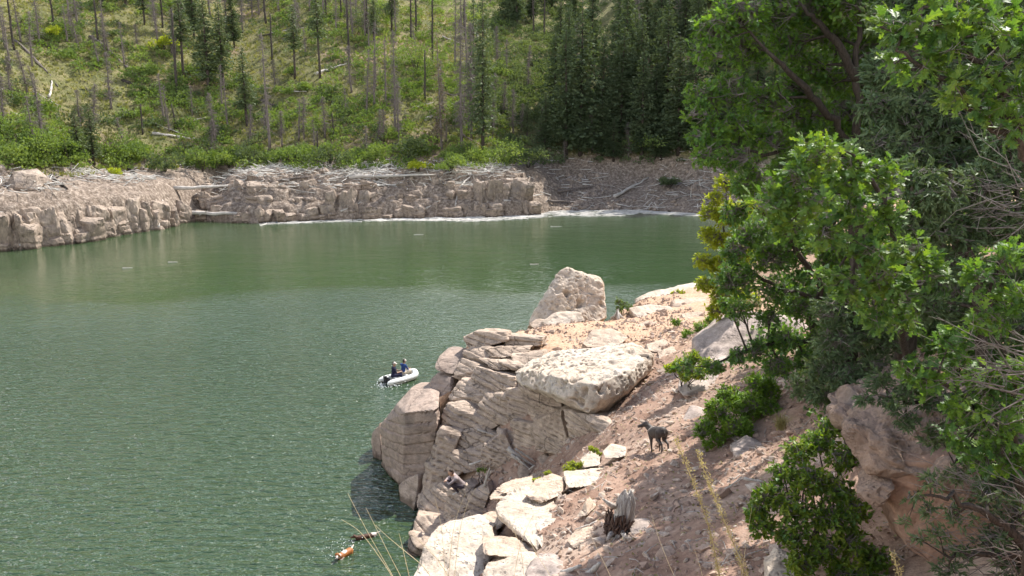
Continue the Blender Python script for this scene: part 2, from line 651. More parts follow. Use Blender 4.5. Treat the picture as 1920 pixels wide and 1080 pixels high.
MAT['oak_leaf_dark'] = leaf_mat('oak_leaf_dark', (0.060, 0.133, 0.036), (0.098, 0.190, 0.050), (0.159, 0.259, 0.055), 0.38)
MAT['yellow_leaf'] = leaf_mat('yellow_leaf', (0.22, 0.28, 0.03), (0.33, 0.38, 0.042), (0.45, 0.47, 0.065), 0.55)
MAT['shrub_leaf'] = leaf_mat('shrub_leaf', (0.086, 0.170, 0.022), (0.144, 0.250, 0.030), (0.245, 0.340, 0.040), 0.42)
MAT['vine_leaf'] = leaf_mat('vine_leaf', (0.083, 0.161, 0.023), (0.143, 0.228, 0.032), (0.269, 0.321, 0.041), 0.42)
MAT['juniper_leaf'] = leaf_mat('juniper_leaf', (0.062, 0.106, 0.050), (0.094, 0.144, 0.065), (0.144, 0.188, 0.081), 0.2, 1.6, 0.6)
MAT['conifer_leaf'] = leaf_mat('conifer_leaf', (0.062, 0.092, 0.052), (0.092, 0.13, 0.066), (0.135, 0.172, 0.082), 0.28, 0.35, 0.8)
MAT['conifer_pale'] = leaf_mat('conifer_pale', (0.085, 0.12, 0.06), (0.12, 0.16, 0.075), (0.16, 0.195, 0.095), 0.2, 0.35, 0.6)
MAT['conifer_brown'] = leaf_mat('conifer_brown', (0.16, 0.12, 0.09), (0.20, 0.155, 0.115), (0.24, 0.19, 0.13), 0.2, 0.35, 0.6)
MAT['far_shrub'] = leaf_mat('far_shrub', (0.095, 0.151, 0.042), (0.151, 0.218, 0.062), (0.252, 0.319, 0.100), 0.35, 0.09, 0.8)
MAT['far_shrub_dark'] = leaf_mat('far_shrub_dark', (0.072, 0.105, 0.055), (0.105, 0.143, 0.072), (0.154, 0.193, 0.094), 0.35, 0.12, 0.8)  # dull bush green; on the valley brush it stands in for shade
MAT['far_grass'] = leaf_mat('far_grass', (0.146, 0.162, 0.055), (0.213, 0.218, 0.078), (0.314, 0.291, 0.120), 0.3, 0.06, 0.7)
MAT['dry_grass'] = plain_mat('dry_grass', (0.58, 0.48, 0.30), 0.7, 0.25, 9)
MAT['seed_head'] = leaf_mat('seed_head', (0.32, 0.255, 0.13), (0.40, 0.33, 0.185), (0.5, 0.43, 0.27), 0.35, 20, 0.7)
MAT['tuft'] = leaf_mat('tuft', (0.17, 0.15, 0.07), (0.24, 0.21, 0.10), (0.32, 0.27, 0.14), 0.3, 6, 0.6)
# ------------------------------------------------------------------ the lake
def build_water():
    k = NT('lake_water')
    big = k.noise(0.035, 2, 0.5)
    v1 = k.map((1.1, 3.1, 1), (0, 0, R(-24)))
    v2 = k.map((2.6, 5.5, 1), (0, 0, R(12)))
    w1 = k.noise(1.0, 3, 0.55, v1, 0.5)
    w2 = k.noise(1.0, 2, 0.5, v2, 0.3)
    w3 = k.noise(0.16, 2, 0.5, k.map((1, 2.2, 1), (0, 0, R(-24))))
    h = k.math('ADD', k.math('MULTIPLY', w1, 1.0), k.math('MULTIPLY', w2, 0.45))
    sep = k.n('ShaderNodeSeparateXYZ')
    k.l(k.tc.outputs['Object'], sep.inputs[0])
    # the breeze ruffles the open water near the point and leaves the far side calmer
    lee = k.math('DIVIDE', k.math('ADD', sep.outputs[1], k.math('MULTIPLY', k.math('SUBTRACT', big, 0.5), 60.0)), 120.0)
    amp = k.math('MULTIPLY', k.ramp(big, [(0.35, 0.8), (0.65, 1.0)]), k.ramp(lee, [(0.34, 1.0), (0.46, 0.5), (0.57, 0.09)]))
    h = k.math('ADD', k.math('MULTIPLY', h, amp), k.math('MULTIPLY', w3, 0.2))
    col = k.ramp(big, [(0.3, (0.033, 0.062, 0.024)), (0.7, (0.039, 0.070, 0.030))])
    m = k.fin(col, 0.09, k.bump(h, 0.33, 1.0), 0.5)
    k.b.inputs['IOR'].default_value = 1.75
    xs = np.concatenate([np.linspace(-420, -110, 12), np.linspace(-100, 70, 60), np.linspace(85, 400, 12)])
    ys = np.concatenate([np.linspace(-300, -20, 10), np.linspace(-10, 150, 60)])
    X, Yg = np.meshgrid(xs, ys)
    V = np.c_[X.ravel(), Yg.ravel(), np.zeros(X.size)]
    nx = len(xs)
    i, j = np.meshgrid(np.arange(len(ys) - 1), np.arange(nx - 1), indexing='ij')
    Q = np.stack([i * nx + j, i * nx + j + 1, (i + 1) * nx + j + 1, (i + 1) * nx + j], -1).reshape(-1, 4)
    o = part('lake_water', V, Q, m)
    tag(o, 'green rippled lake between the rocky shores', kind='structure')


build_water()

# ------------------------------------------------------------------ far shore and hillsides
SHORE_PX = [(0, 470), (60, 465), (150, 455), (230, 440), (300, 430), (338, 422), (352, 414), (400, 414), (480, 418), (640, 412), (800, 408), (940, 406), (1010, 402), (1040, 396), (1180, 394), (1320, 402)]
SHORE = [(-100, -40), (-97, 20), (-84, 58), (-68, 78)] + [tuple(at(u, v, z=0)[:2]) for u, v in SHORE_PX] + [(36, 114), (40, 96), (33, 76), (23, 61), (17, 51), (13, 20), (11, -40)]
SHORE = np.array(SHORE)
LAKE = SHORE                       # closed behind the viewer


def shore_dist(x, y):
    """Distance inland from the far shoreline (negative on the lake)."""
    P = np.stack([np.ravel(x), np.ravel(y)], 1).astype(float)
    best = np.full(len(P), 1e9)
    inside = np.zeros(len(P), bool)
    n = len(SHORE)
    for i in range(n):
        a, b = SHORE[i], SHORE[(i + 1) % n]
        if i < n - 1:
            ab = b - a
            t = np.clip(((P - a) @ ab) / (ab @ ab), 0, 1)
            best = np.minimum(best, np.linalg.norm(P - (a + t[:, None] * ab), axis=1))
        c = ((a[1] > P[:, 1]) != (b[1] > P[:, 1])) & (P[:, 0] < (b[0] - a[0]) * (P[:, 1] - a[1]) / (b[1] - a[1] + 1e-12) + a[0])
        inside ^= c
    return np.where(inside, -best, best).reshape(np.shape(x))


def far_h(x, y, rough=True):
    x = np.asarray(x, float)
    y = np.asarray(y, float)
    sh = x.shape
    x, y = x.ravel(), y.ravel()
    s = shore_dist(x, y)
    P = np.c_[x, y, np.zeros(len(x))]
    if rough:
        s = s + 0.9 * fbm(P * 0.33, 3, 0.55, 3) * sstep(-6, 1, s) + 0.35 * fbm(P * 1.3, 2, 0.5, 5) * sstep(-2, 0.5, s)
    left = sstep(-44, -48, x)
    cl1 = np.interp(s, [-40, -3, -0.4, 0.2, 0.9, 1.3, 2.2, 2.7, 6, 14], [-9, -2.5, -1.0, 1.0, 4.2, 4.7, 5.2, 5.8, 6.6, 7.4])
    cl2 = np.interp(s, [-40, -3, -0.4, 0.3, 0.9, 2.4, 2.9, 4.4, 4.9, 8, 14], [-9, -2.5, -0.9, 1.3, 2.3, 2.9, 4.2, 4.6, 5.9, 6.6, 7.4])
    rub = np.interp(s, [-40, -1, 0, 3, 18, 22], [-9, -0.6, -0.15, 0.9, 6.6, 7.4])
    cl = cl1 * left + cl2 * (1 - left)
    wc = sstep(9, 3.5, x)
    wc = wc * (1 - 0.85 * np.exp(-((x + 45.0) ** 2) / 4.0) * (y > 105))
    z = cl * wc + rub * (1 - wc)
    hs = np.maximum(s - 12, 0)
    xv = 3.0 + 0.18 * hs
    lft = np.maximum(xv - x, 0)
    rgt = np.maximum(x - xv, 0)
    hill = 0.40 * hs + 0.0045 * hs * np.minimum(lft, 70) * 0.75 + 0.0122 * hs * np.minimum(rgt, 60)
    # second draw, left of centre
    xd = -46.0 - 0.22 * hs
    hill = hill - 0.13 * hs * np.exp(-((x - xd) / 11.0) ** 2)
    top = 88.0 + 10.0 * sstep(0, 60, x) + 6 * fbm(P * 0.02, 2, 0.5, 21)
    hill = top * (1 - np.exp(-hill / top * 1.12))
    z = z + hill
    if rough:
        z = z + (0.9 * fbm(P * 0.11, 3, 0.5, 31) * sstep(8, 30, s)) + 0.22 * fbm(P * 0.9, 3, 0.6, 33) * sstep(0.0, 3, s)
    return z.reshape(sh)


def far_hit(u, v, ymin=70.0, ymax=335.0):
    """Where the sight line through photo pixel (u, v) meets the far ground."""
    ys = np.linspace(ymin, ymax, 1300)
    p, q = at(u, v, Y=ymin), at(u, v, Y=ymax)
    t = ((ys - ymin) / (ymax - ymin))[:, None]
    L = p * (1 - t) + q * t
    h = np.maximum(fast_h(L[:, 0], L[:, 1]), 0)
    k = np.argmax(h >= L[:, 2])
    if h[k] < L[k, 2]:
        k = len(ys) - 1
    return np.array((L[k, 0], L[k, 1], h[k]))


def grid_mesh(xs, ys, hf):
    X, Yg = np.meshgrid(xs, ys)
    Z = hf(X, Yg)
    V = np.c_[X.ravel(), Yg.ravel(), Z.ravel()]
    nx = len(xs)
    i, j = np.meshgrid(np.arange(len(ys) - 1), np.arange(nx - 1), indexing='ij')
    Q = np.stack([i * nx + j, i * nx + j + 1, (i + 1) * nx + j + 1, (i + 1) * nx + j], -1).reshape(-1, 4)
    return V, Q


def far_ground_mat():
    k = NT('far_ground')
    n0 = k.noise(0.05, 4, 0.6)
    n1 = k.noise(0.35, 5, 0.65)
    n2 = k.noise(2.2, 4, 0.7)
    grass = k.ramp(n1, [(0.3, (0.10, 0.115, 0.048)), (0.48, (0.165, 0.165, 0.07)), (0.62, (0.23, 0.205, 0.10)), (0.75, (0.30, 0.235, 0.15))])
    dirt = k.ramp(n1, [(0.35, (0.25, 0.17, 0.12)), (0.65, (0.40, 0.29, 0.21))])
    col = k.mix(grass, dirt, k.ramp(n0, [(0.56, 0.0), (0.66, 0.8)]))
    bank = k.ramp(n2, [(0.3, (0.17, 0.13, 0.10)), (0.5, (0.28, 0.222, 0.178)), (0.7, (0.43, 0.36, 0.30))])
    sep = k.n('ShaderNodeSeparateXYZ')
    k.l(k.tc.outputs['Object'], sep.inputs[0])
    zz = k.math('ADD', sep.outputs[2], k.math('MULTIPLY', k.math('SUBTRACT', n1, 0.5), 2.5))
    f = k.ramp(k.math('DIVIDE', zz, 20.0), [(0.36, 0.0), (0.42, 1.0)])
    col = k.mix(bank, col, f)
    col = k.mix(col, k.ramp(n2, [(0.3, 0.6), (0.65, 1.15)]), 0.8, 'MULTIPLY')
    h = k.math('ADD', n2, k.math('MULTIPLY', k.noise(7.0, 3, 0.6), 0.4))
    return k.fin(col, 0.95, k.bump(h, 0.35, 1.0), 0.1)


MAT['far_ground'] = far_ground_mat()
_xs = np.concatenate([np.linspace(-260, -76, 30), np.linspace(-75, 42, 300), np.linspace(44, 240, 34)])
_ys = np.concatenate([np.linspace(-60, 76, 14), np.linspace(78, 138, 170), np.linspace(139, 340, 74)])
V, Q = grid_mesh(_xs, _ys, far_h)
FGX, FGY, FGZ = _xs, _ys, V[:, 2].reshape(len(_ys), len(_xs))


def fast_h(x, y):
    """Height of the far ground's own mesh."""
    x, y = np.asarray(x, float), np.asarray(y, float)
    i = np.clip(np.searchsorted(FGX, x) - 1, 0, len(FGX) - 2)
    j = np.clip(np.searchsorted(FGY, y) - 1, 0, len(FGY) - 2)
    fx = np.clip((x - FGX[i]) / (FGX[i + 1] - FGX[i]), 0, 1)
    fy = np.clip((y - FGY[j]) / (FGY[j + 1] - FGY[j]), 0, 1)
    return (FGZ[j, i] * (1 - fx) + FGZ[j, i + 1] * fx) * (1 - fy) + (FGZ[j + 1, i] * (1 - fx) + FGZ[j + 1, i + 1] * fx) * fy


far_ground = part('hillside', V, Q, MAT['far_ground'])
tag(far_ground, 'steep grassy hillsides and bare bank beyond the lake', kind='structure')

# ------------------------------------------------------------------ the near point of land
GC = []


def gp(u, v, z):
    GC.append(at(u, v, z=z))


for q in [(1235, 853, 7.5), (1250, 1060, 8.2), (1010, 612, 4.5), (1140, 603, 4.55), (1060, 640, 4.9), (1180, 600, 4.9), (1290, 548, 5.0), (1190, 566, 4.4), (884, 636, 4.6),
          (960, 640, 4.8), (985, 690, 5.2), (1150, 800, 6.4), (1180, 770, 6.5), (1230, 720, 6.5), (1280, 760, 7.0), (1350, 660, 6.9), (1290, 680, 6.6), (1105, 905, 6.7), (1160, 870, 6.9), (930, 975, 5.9), (1000, 1040, 6.9),
          (790, 1065, 5.6), (900, 1030, 6.0), (1430, 830, 8.0), (1400, 950, 8.4), (1480, 1050, 8.9), (1330, 900, 7.9), (1080, 1000, 7.2), (1180, 1020, 7.8), (1160, 582, 4.4), (1315, 530, 4.9),
          (1240, 780, 7.0), (1210, 650, 5.4), (1300, 600, 6.0), (1120, 690, 5.5)]:
    gp(*q)
# foot of the cliff, the gully and the lake bed in front of it
for q in [(857, 925, 0.9), (900, 905, 1.5), (960, 890, 2.3), (1000, 870, 2.8), (1040, 870, 3.6), (820, 1000, -0.6), (780, 960, -0.9), (800, 860, 1.0), (850, 800, 2.2), (880, 750, 3.2),
          (940, 790, 2.9), (1000, 800, 3.7), (1060, 830, 4.6), (1100, 845, 5.2), (855, 700, 3.4), (760, 820, -0.8), (720, 800, -1.5), (830, 665, -0.8), (900, 610, -1.2), (970, 600, -1.5)]:
    gp(*q)
GC = [tuple(q) for q in GC]
GC += [(0, 0, 12.75), (-1.5, 0, 12.6), (1.5, 0, 12.8), (0, -4, 13.4), (0.8, 2.2, 12.2), (1.5, 3.6, 11.9), (-0.9, 2.6, 11.9), (0, 5.2, 9.9), (1.5, 6.8, 9.3), (-1, 5.5, 9.2), (2, 8.5, 8.7), (0.5, 9.5, 7.9),
       (-3.5, 3, 9.0), (-3.2, 8, 6.6), (-2.6, 12.4, 5.2), (-3.4, 16, 0.8), (-2.2, 17.5, 1.8), (-4.5, 19, -1.2), (-5.5, 14, -0.8), (-3.2, 21.5, -1.2), (-1.0, 19.2, 3.0), (0.4, 19.5, 4.0), (-6.5, 8, 0.5), (-6.5, 2, 3), (-8, 12, -3), (-8, 24, -3), (-8, 34, -4), (-8, 0, 1), (-8, -5, 4), (-8, 46, -6),
       (-6, 38, -4), (-2, 42, -4), (1, 44, -3), (4, 48, -3), (8, 52, -3), (-2, 60, -6), (6, 60, -6), (12, 54, -0.5), (0.2, 41.2, -1.0), (3.5, 43.8, -0.5), (6.0, 46.5, -0.5),
       (4.2, 8.0, 9.4), (6, 8, 10.6), (8, 8, 11.6), (6, 12, 9.6), (8, 14, 10.4), (10, 18, 9.8), (8, 20, 8.4), (9.5, 25, 7.9), (12, 30, 7.4), (11, 36, 6.0), (13, 42, 5.4), (5, 4, 12.0), (9, 3, 13.4), (4, -4, 13.6), (12, 10, 13.0), (14, 22, 11.0), (17, 34, 8.6), (18, 45, 6), (7, 30, 6.3), (8.5, 33, 5.9), (8, 37, 5.2), (10, 41, 5.1), (11, 45, 5.0), (9, 46, 4.2), (7.4, 40.5, 4.6), (13, 48, 3.0), (15, 52, 0.0), (6.0, 27, 6.2), (6.3, 33.5, 5.3)]
for _y in range(-6, 63, 6):
    GC.append((22.0, _y, 15.0 - max(0, _y - 14) * 0.19))
    GC.append((27.0, _y, 18.0 - max(0, _y - 14) * 0.22))
GC = np.array(GC)
_D = np.linalg.norm(GC[:, None, :2] - GC[None, :, :2], axis=2)
_n = len(GC)
_A = np.zeros((_n + 3, _n + 3))
_A[:_n, :_n] = _D + 0.03 * np.eye(_n) * -1
_A[:_n, _n:] = np.c_[np.ones(_n), GC[:, :2]]
_A[_n:, :_n] = _A[:_n, _n:].T
_W = np.linalg.solve(_A, np.r_[GC[:, 2], 0, 0, 0])


def near_h(x, y, rough=True):
    x = np.asarray(x, float)
    sh = x.shape
    x = x.ravel()
    y = np.asarray(y, float).ravel()
    z = np.empty(len(x))
    for a in range(0, len(x), 20000):
        sl = slice(a, a + 20000)
        d = np.sqrt((x[sl, None] - GC[None, :, 0]) ** 2 + (y[sl, None] - GC[None, :, 1]) ** 2)
        z[sl] = d @ _W[:_n] + _W[_n] + _W[_n + 1] * x[sl] + _W[_n + 2] * y[sl]
    if rough:
        P = np.c_[x, y, np.zeros(len(x))]
        z = z + 0.16 * fbm(P * 0.8, 3, 0.5, 41) + 0.075 * fbm(P * 2.6, 3, 0.55, 43) - 0.05 * np.abs(fbm(P * 5.0, 2, 0.5, 44))
    return z.reshape(sh)


def near_hit(u, v, ymin=5.0, ymax=60.0):
    ys = np.linspace(ymin, ymax, 500)
    a, b = at(u, v, Y=ymin), at(u, v, Y=ymax)
    t = (ys - ymin) / (ymax - ymin)
    L = a[None] * (1 - t)[:, None] + b[None] * t[:, None]
    h = near_h(L[:, 0], L[:, 1])
    k = np.argmax(h >= L[:, 2])
    if h[k] < L[k, 2]:
        return None
    return np.array((L[k, 0], L[k, 1], h[k]))


def near_ground_mat():
    k = NT('path_dirt')
    n0 = k.noise(0.35, 4, 0.6)
    n1 = k.noise(1.6, 5, 0.65)
    n2 = k.noise(9.0, 4, 0.7)
    vo = k.voro(34.0)
    col = k.ramp(n1, [(0.3, (0.235, 0.142, 0.102)), (0.5, (0.325, 0.212, 0.158)), (0.7, (0.43, 0.305, 0.235))])
    pale = k.ramp(n2, [(0.3, (0.42, 0.31, 0.24)), (0.7, (0.58, 0.47, 0.38))])
    col = k.mix(col, pale, k.ramp(n0, [(0.5, 0.0), (0.66, 0.6)]))
    sep = k.n('ShaderNodeSeparateXYZ')
    k.l(k.tc.outputs['Object'], sep.inputs[0])
    sand = k.ramp(n2, [(0.3, (0.46, 0.29, 0.19)), (0.7, (0.58, 0.41, 0.29))])
    fs = k.ramp(k.math('DIVIDE', k.math('ADD', sep.outputs[1], k.math('MULTIPLY', n0, 8.0)), 60.0), [(0.52, 0.0), (0.60, 1.0)])
    col = k.mix(col, sand, fs)
    col = k.mix(col, k.ramp(n2, [(0.3, 0.62), (0.62, 1.1)]), 0.7, 'MULTIPLY')
    col = k.mix(col, k.ramp(vo, [(0.0, 1.15), (0.5, 0.85)]), 0.6, 'MULTIPLY')
    h = k.math('ADD', k.math('MULTIPLY', n2, 0.7), k.math('MULTIPLY', vo, -0.3))
    return k.fin(col, 0.95, k.bump(h, 0.03, 0.8), 0.1)


MAT['dirt'] = near_ground_mat()
_xs = np.concatenate([np.arange(-9, 13, 0.155), np.arange(13, 27.5, 0.4)])
_ys = np.concatenate([np.arange(-6, 9, 0.3), np.arange(9, 50, 0.155), np.arange(50, 62, 0.4)])
V, Q = grid_mesh(_xs, _ys, near_h)
near_ground = part('footpath_ground', V, Q, MAT['dirt'])
tag(near_ground, 'reddish dirt slope with a footpath running down to the point', kind='structure')
# ------------------------------------------------------------------ the near cliff: jointed sandstone blocks
def pts_of(front, back=(0.35, 1.2, -0.1), shrink=0.92):
    """Corners of a rock from its seen outline [(u, v, Y)], plus the same corners pushed back and in."""
    A = np.array([at(u, v, Y=Y) for u, v, Y in front])
    c = A.mean(0)
    B = c + (A - c) * shrink + np.array(back)
    return np.r_[A, B]


CY = np.array([(770, 965, 27.6), (700, 850, 33.1), (780, 735, 29.5), (870, 640, 34), (870, 690, 32.3), (960, 700, 29.3), (1000, 860, 26.3), (1150, 830, 20.6), (1150, 790, 21.2), (1080, 770, 23.8), (857, 918, 27), (900, 900, 27),
               (830, 1000, 25.6), (990, 640, 33), (800, 940, 27.9), (890, 780, 29.9), (960, 790, 28.2), (840, 800, 29.6), (1060, 840, 24.3), (780, 1040, 24.5), (1000, 760, 27.6)], float)
_d = np.linalg.norm(CY[:, None, :2] - CY[None, :, :2], axis=2)
_k = len(CY)
_B = np.zeros((_k + 1, _k + 1))
_B[:_k, :_k] = _d
_B[:_k, _k] = 1
_B[_k, :_k] = 1
_cw = np.linalg.solve(_B, np.r_[CY[:, 2], 0])


def cliff_Y(u, v):
    d = np.sqrt((CY[:, 0] - u) ** 2 + (CY[:, 1] - v) ** 2)
    return float(d @ _cw[:_k] + _cw[_k])


cliff = empty('rock_cliff', tuple(at(900, 900, Y=27)))
tag(cliff, 'layered sandstone cliff of jointed blocks rising from the water to the point', 'cliff')
CLIFF_BLOCKS = [
    # outline, push forward, depth
    ([(872, 632), (895, 622), (945, 623), (950, 638), (920, 648), (876, 656)], 0.5, 1.8),
    ([(905, 655), (995, 648), (988, 662), (940, 671), (903, 669)], 0.35, 1.8),
    ([(874, 657), (905, 650), (990, 668), (962, 684), (900, 681), (870, 668)], 0.2, 1.8),
    ([(898, 672), (985, 676), (992, 692), (925, 692)], 0.3, 1.6),
    ([(940, 628), (1015, 632), (1010, 648), (945, 650)], 0.1, 1.6),
    ([(960, 664), (1015, 660), (1020, 680), (968, 690)], 0.2, 1.6),
    ([(866, 672), (897, 680), (908, 692), (893, 714), (864, 714), (848, 706)], 0.1, 1.6),
    ([(893, 688), (962, 704), (968, 736), (930, 738), (884, 714)], 0.25, 1.6),
    ([(866, 712), (912, 720), (938, 741), (906, 778), (866, 767), (838, 747)], 0.1, 1.8),
    ([(906, 740), (952, 738), (953, 797), (925, 793), (893, 772)], 0.3, 1.6),
    ([(948, 732), (987, 734), (993, 803), (965, 808), (953, 790)], 0.05, 1.6),
    ([(965, 706), (1012, 720), (1052, 738), (1052, 777), (984, 752)], 0.2, 1.8),
    ([(985, 748), (1057, 773), (1052, 803), (998, 793)], 0.05, 1.6),
    ([(958, 790), (1002, 798), (1012, 853), (985, 853), (963, 832)], 0.2, 1.6),
    ([(1000, 788), (1057, 773), (1068, 832), (1060, 854), (1010, 852)], 0.15, 1.8),
    ([(1058, 768), (1112, 778), (1152, 798), (1148, 816), (1066, 802)], 0.25, 1.6),
    ([(1063, 799), (1148, 814), (1122, 833), (1068, 828)], 0.1, 1.6),
    ([(1056, 826), (1118, 831), (1102, 851), (1060, 848)], 0.3, 1.4),
    ([(1045, 848), (1098, 848), (1085, 872), (1050, 868)], 0.2, 1.4),
    ([(836, 760), (870, 753), (907, 783), (932, 797), (900, 814), (853, 814), (826, 806)], 0.25, 1.8),
    ([(824, 804), (864, 812), (847, 852), (837, 902), (802, 942), (788, 935), (798, 870)], 0.35, 1.8),
    ([(863, 812), (902, 798), (934, 815), (902, 842), (870, 847), (848, 837)], 0.1, 1.6),
    ([(846, 846), (868, 842), (876, 880), (850, 900), (838, 880)], 0.2, 1.6),
    ([(868, 845), (907, 835), (908, 882), (870, 887), (853, 865)], 0.15, 1.6),
    ([(903, 838), (942, 813), (967, 852), (962, 887), (905, 882)], 0.45, 1.8),
    ([(930, 808), (968, 812), (985, 850), (962, 858)], 0.0, 1.6),
    ([(843, 919), (870, 908), (888, 916), (877, 952), (845, 978), (826, 972)], 0.35, 1.5),
    ([(880, 922), (912, 905), (918, 926), (906, 962), (868, 956)], 0.5, 1.4),
    ([(784, 930), (832, 903), (847, 919), (827, 978), (778, 968)], 0.15, 1.6),
    ([(778, 964), (828, 974), (848, 1000), (802, 1013), (768, 1002)], 0.3, 1.6),
    ([(768, 1003), (803, 1010), (798, 1048), (762, 1040)], 0.3, 1.5),
    ([(820, 990), (880, 960), (905, 970), (880, 1010), (830, 1025)], 0.3, 1.5),
]
rnd = random.Random(4)
for i, (poly, fwd, dep) in enumerate(CLIFF_BLOCKS):
    cu = sum(p[0] for p in poly) / len(poly)
    cv = sum(p[1] for p in poly) / len(poly)
    grow = 1.075
    fr = []
    for (u, v) in poly:
        u2, v2 = cu + (u - cu) * grow, cv + (v - cv) * grow
        Yc = 0.55 * cliff_Y(u2, v2) + 0.45 * cliff_Y(cu, cv) - fwd + rnd.uniform(-0.15, 0.15)
        fr.append((u2, v2, Yc))
    P = pts_of(fr, (0.35, dep, -0.35), 0.95)
    cen = np.array([at(cu, cv, Y=cliff_Y(cu, cv) - fwd - 0.05)])
    V, F = rock_geo(np.r_[P, cen], 5, 150, 0.022, 1.0, 0.07, 0.15 if cu > 930 else 0.24, (0.30, 0.10, 1) if cu < 960 else (-0.12, -0.1, 1), seed=i + 1, chips=3, sseed=2)
    part('rock_block', V, F, MAT['sandstone'], cliff, smooth=False)


def rock(name, pts, mat, label, cat='boulder', group=None, parent=None, **kw):
    V, F = rock_geo(pts, **kw)
    if parent is not None:
        return part(name, V, F, MAT[mat], parent, smooth=mat != 'rough_grey')
    base = (float(V[:, 0].mean()), float(V[:, 1].mean()), float(V[:, 2].min()))
    o = part(name, V, F, MAT[mat], None, base, smooth=mat == 'grey_stone' or kw.get('level', 4) > 6)
    return tag(o, label, cat, group)


# the big split block standing in the water, and the pieces about it
rock('rock_block', np.r_[np.array([at(u, v, Y=Y) for u, v, Y in [(806, 728, 31.4), (768, 727, 32.0), (740, 757, 31.2), (757, 773, 29.5), (823, 767, 29.2), (712, 795, 31.6), (714, 880, 31.9), (730, 905, 31.2), (754, 922, 29.6), (790, 905, 29.4), (816, 830, 29.3)]]),
     np.array([at(u, v, Y=Y) + np.array((0.3, 1.6, 0)) for u, v, Y in [(806, 728, 31.2), (768, 728, 31.8), (725, 800, 32), (714, 890, 32), (800, 900, 30)]]) * np.array((1, 1, 0.93))],
     'dark_sandstone', 'tall square-topped block of brown rock standing in the water, split from the cliff', 'rock', level=6, p=110, rough=0.012, chips=2, strata=0.05, sthick=0.42, sdir=(-0.18, 0.1, 1), seed=3)
rock('rock_block', pts_of([(693, 815, 33.2), (712, 792, 32.8), (717, 870, 32.4), (712, 885, 32.3), (698, 858, 32.8)], (0.3, 1.2, -0.3)), 'dark_sandstone', 'small wedge of rock at the water on the outer side of the tall block', 'rock', level=4, p=60, rough=0.03, strata=0.02, seed=7)
rock('rock_block', pts_of([(745, 908, 29.3), (786, 886, 28.7), (786, 935, 28.2), (772, 975, 27.6), (752, 965, 28.2)], (0.5, 1.2, -0.3)), 'sandstone', 'tilted four-sided rock at the foot of the tall block in the water', 'rock', level=4, p=60, rough=0.025, strata=0.02, seed=8)
rock('rock_block', pts_of([(815, 674, 32.4), (833, 664, 32.8), (868, 671, 32.6), (866, 690, 32.1), (846, 706, 31.7), (815, 697, 31.9)], (0.3, 1.3, 0.1)), 'dark_sandstone', 'upper block of the two stacked in the crack of the cliff', 'rock', level=4, p=70, rough=0.025, strata=0.02, seed=9)
rock('rock_block', pts_of([(803, 715, 32.0), (815, 699, 32.2), (849, 708, 31.6), (846, 735, 31.3), (826, 747, 31.2), (805, 743, 31.5)], (0.3, 1.2, -0.1)), 'dark_sandstone', 'lower block of the two stacked in the crack of the cliff', 'rock', level=4, p=70, rough=0.03, strata=0.03, seed=10)

# ------------------------------------------------------------------ boulders on the point
rock('boulder', np.r_[np.array([at(u, v, Y=Y) for u, v, Y in [(957, 700, 27.4), (1000, 667, 29.2), (1050, 652, 29.6), (1130, 647, 29.0), (1185, 642, 28.6), (1224, 664, 26.6), (1222, 690, 26.0), (1180, 735, 23.6), (1132, 770, 22.5), (1105, 777, 22.6), (1060, 745, 23.2), (1005, 728, 25.0), (962, 712, 26.8),
     (1120, 722, 22.7), (1185, 690, 23.8), (1010, 702, 25.0), (1060, 712, 23.6)]]), np.array([at(1150, 760, Y=24.5) + np.array((0, 0, -0.3)), at(1190, 700, Y=27) - np.array((0, 0, 0.4)), at(1020, 690, Y=27.5) - np.array((0, 0, 0.8))])],
     'limestone', 'huge flat white boulder pocked with holes beside the path above the cliff', level=7, p=90, rough=0.03, pock=0.42, pscale=2.0, seed=12, chips=7, fine=0.5)
rock('boulder', np.r_[np.array([at(u, v, Y=Y) for u, v, Y in [(986, 612, 38.4), (998, 590, 38.6), (1046, 508, 39.6), (1062, 498, 39.8), (1084, 508, 39.5), (1130, 532, 39.3), (1141, 592, 38.6), (1120, 606, 38.0), (1040, 615, 37.6)]]),
     np.array([at(1046, 510, Y=39.6) + (0, 0.8, -0.2), at(1130, 535, Y=39.3) + (0, 1.6, 0), at(1140, 600, Y=38.6) + (0, 2.6, -1), at(990, 612, Y=38.4) + (0, 2.6, -1), at(1060, 500, Y=39.8) + (0.1, 0.9, -0.1)])],
     'limestone', 'tall peaked cream boulder at the edge of the point against the water', level=6, p=60, rough=0.035, pock=0.22, pscale=1.6, seed=14, chips=3, fine=0.6)
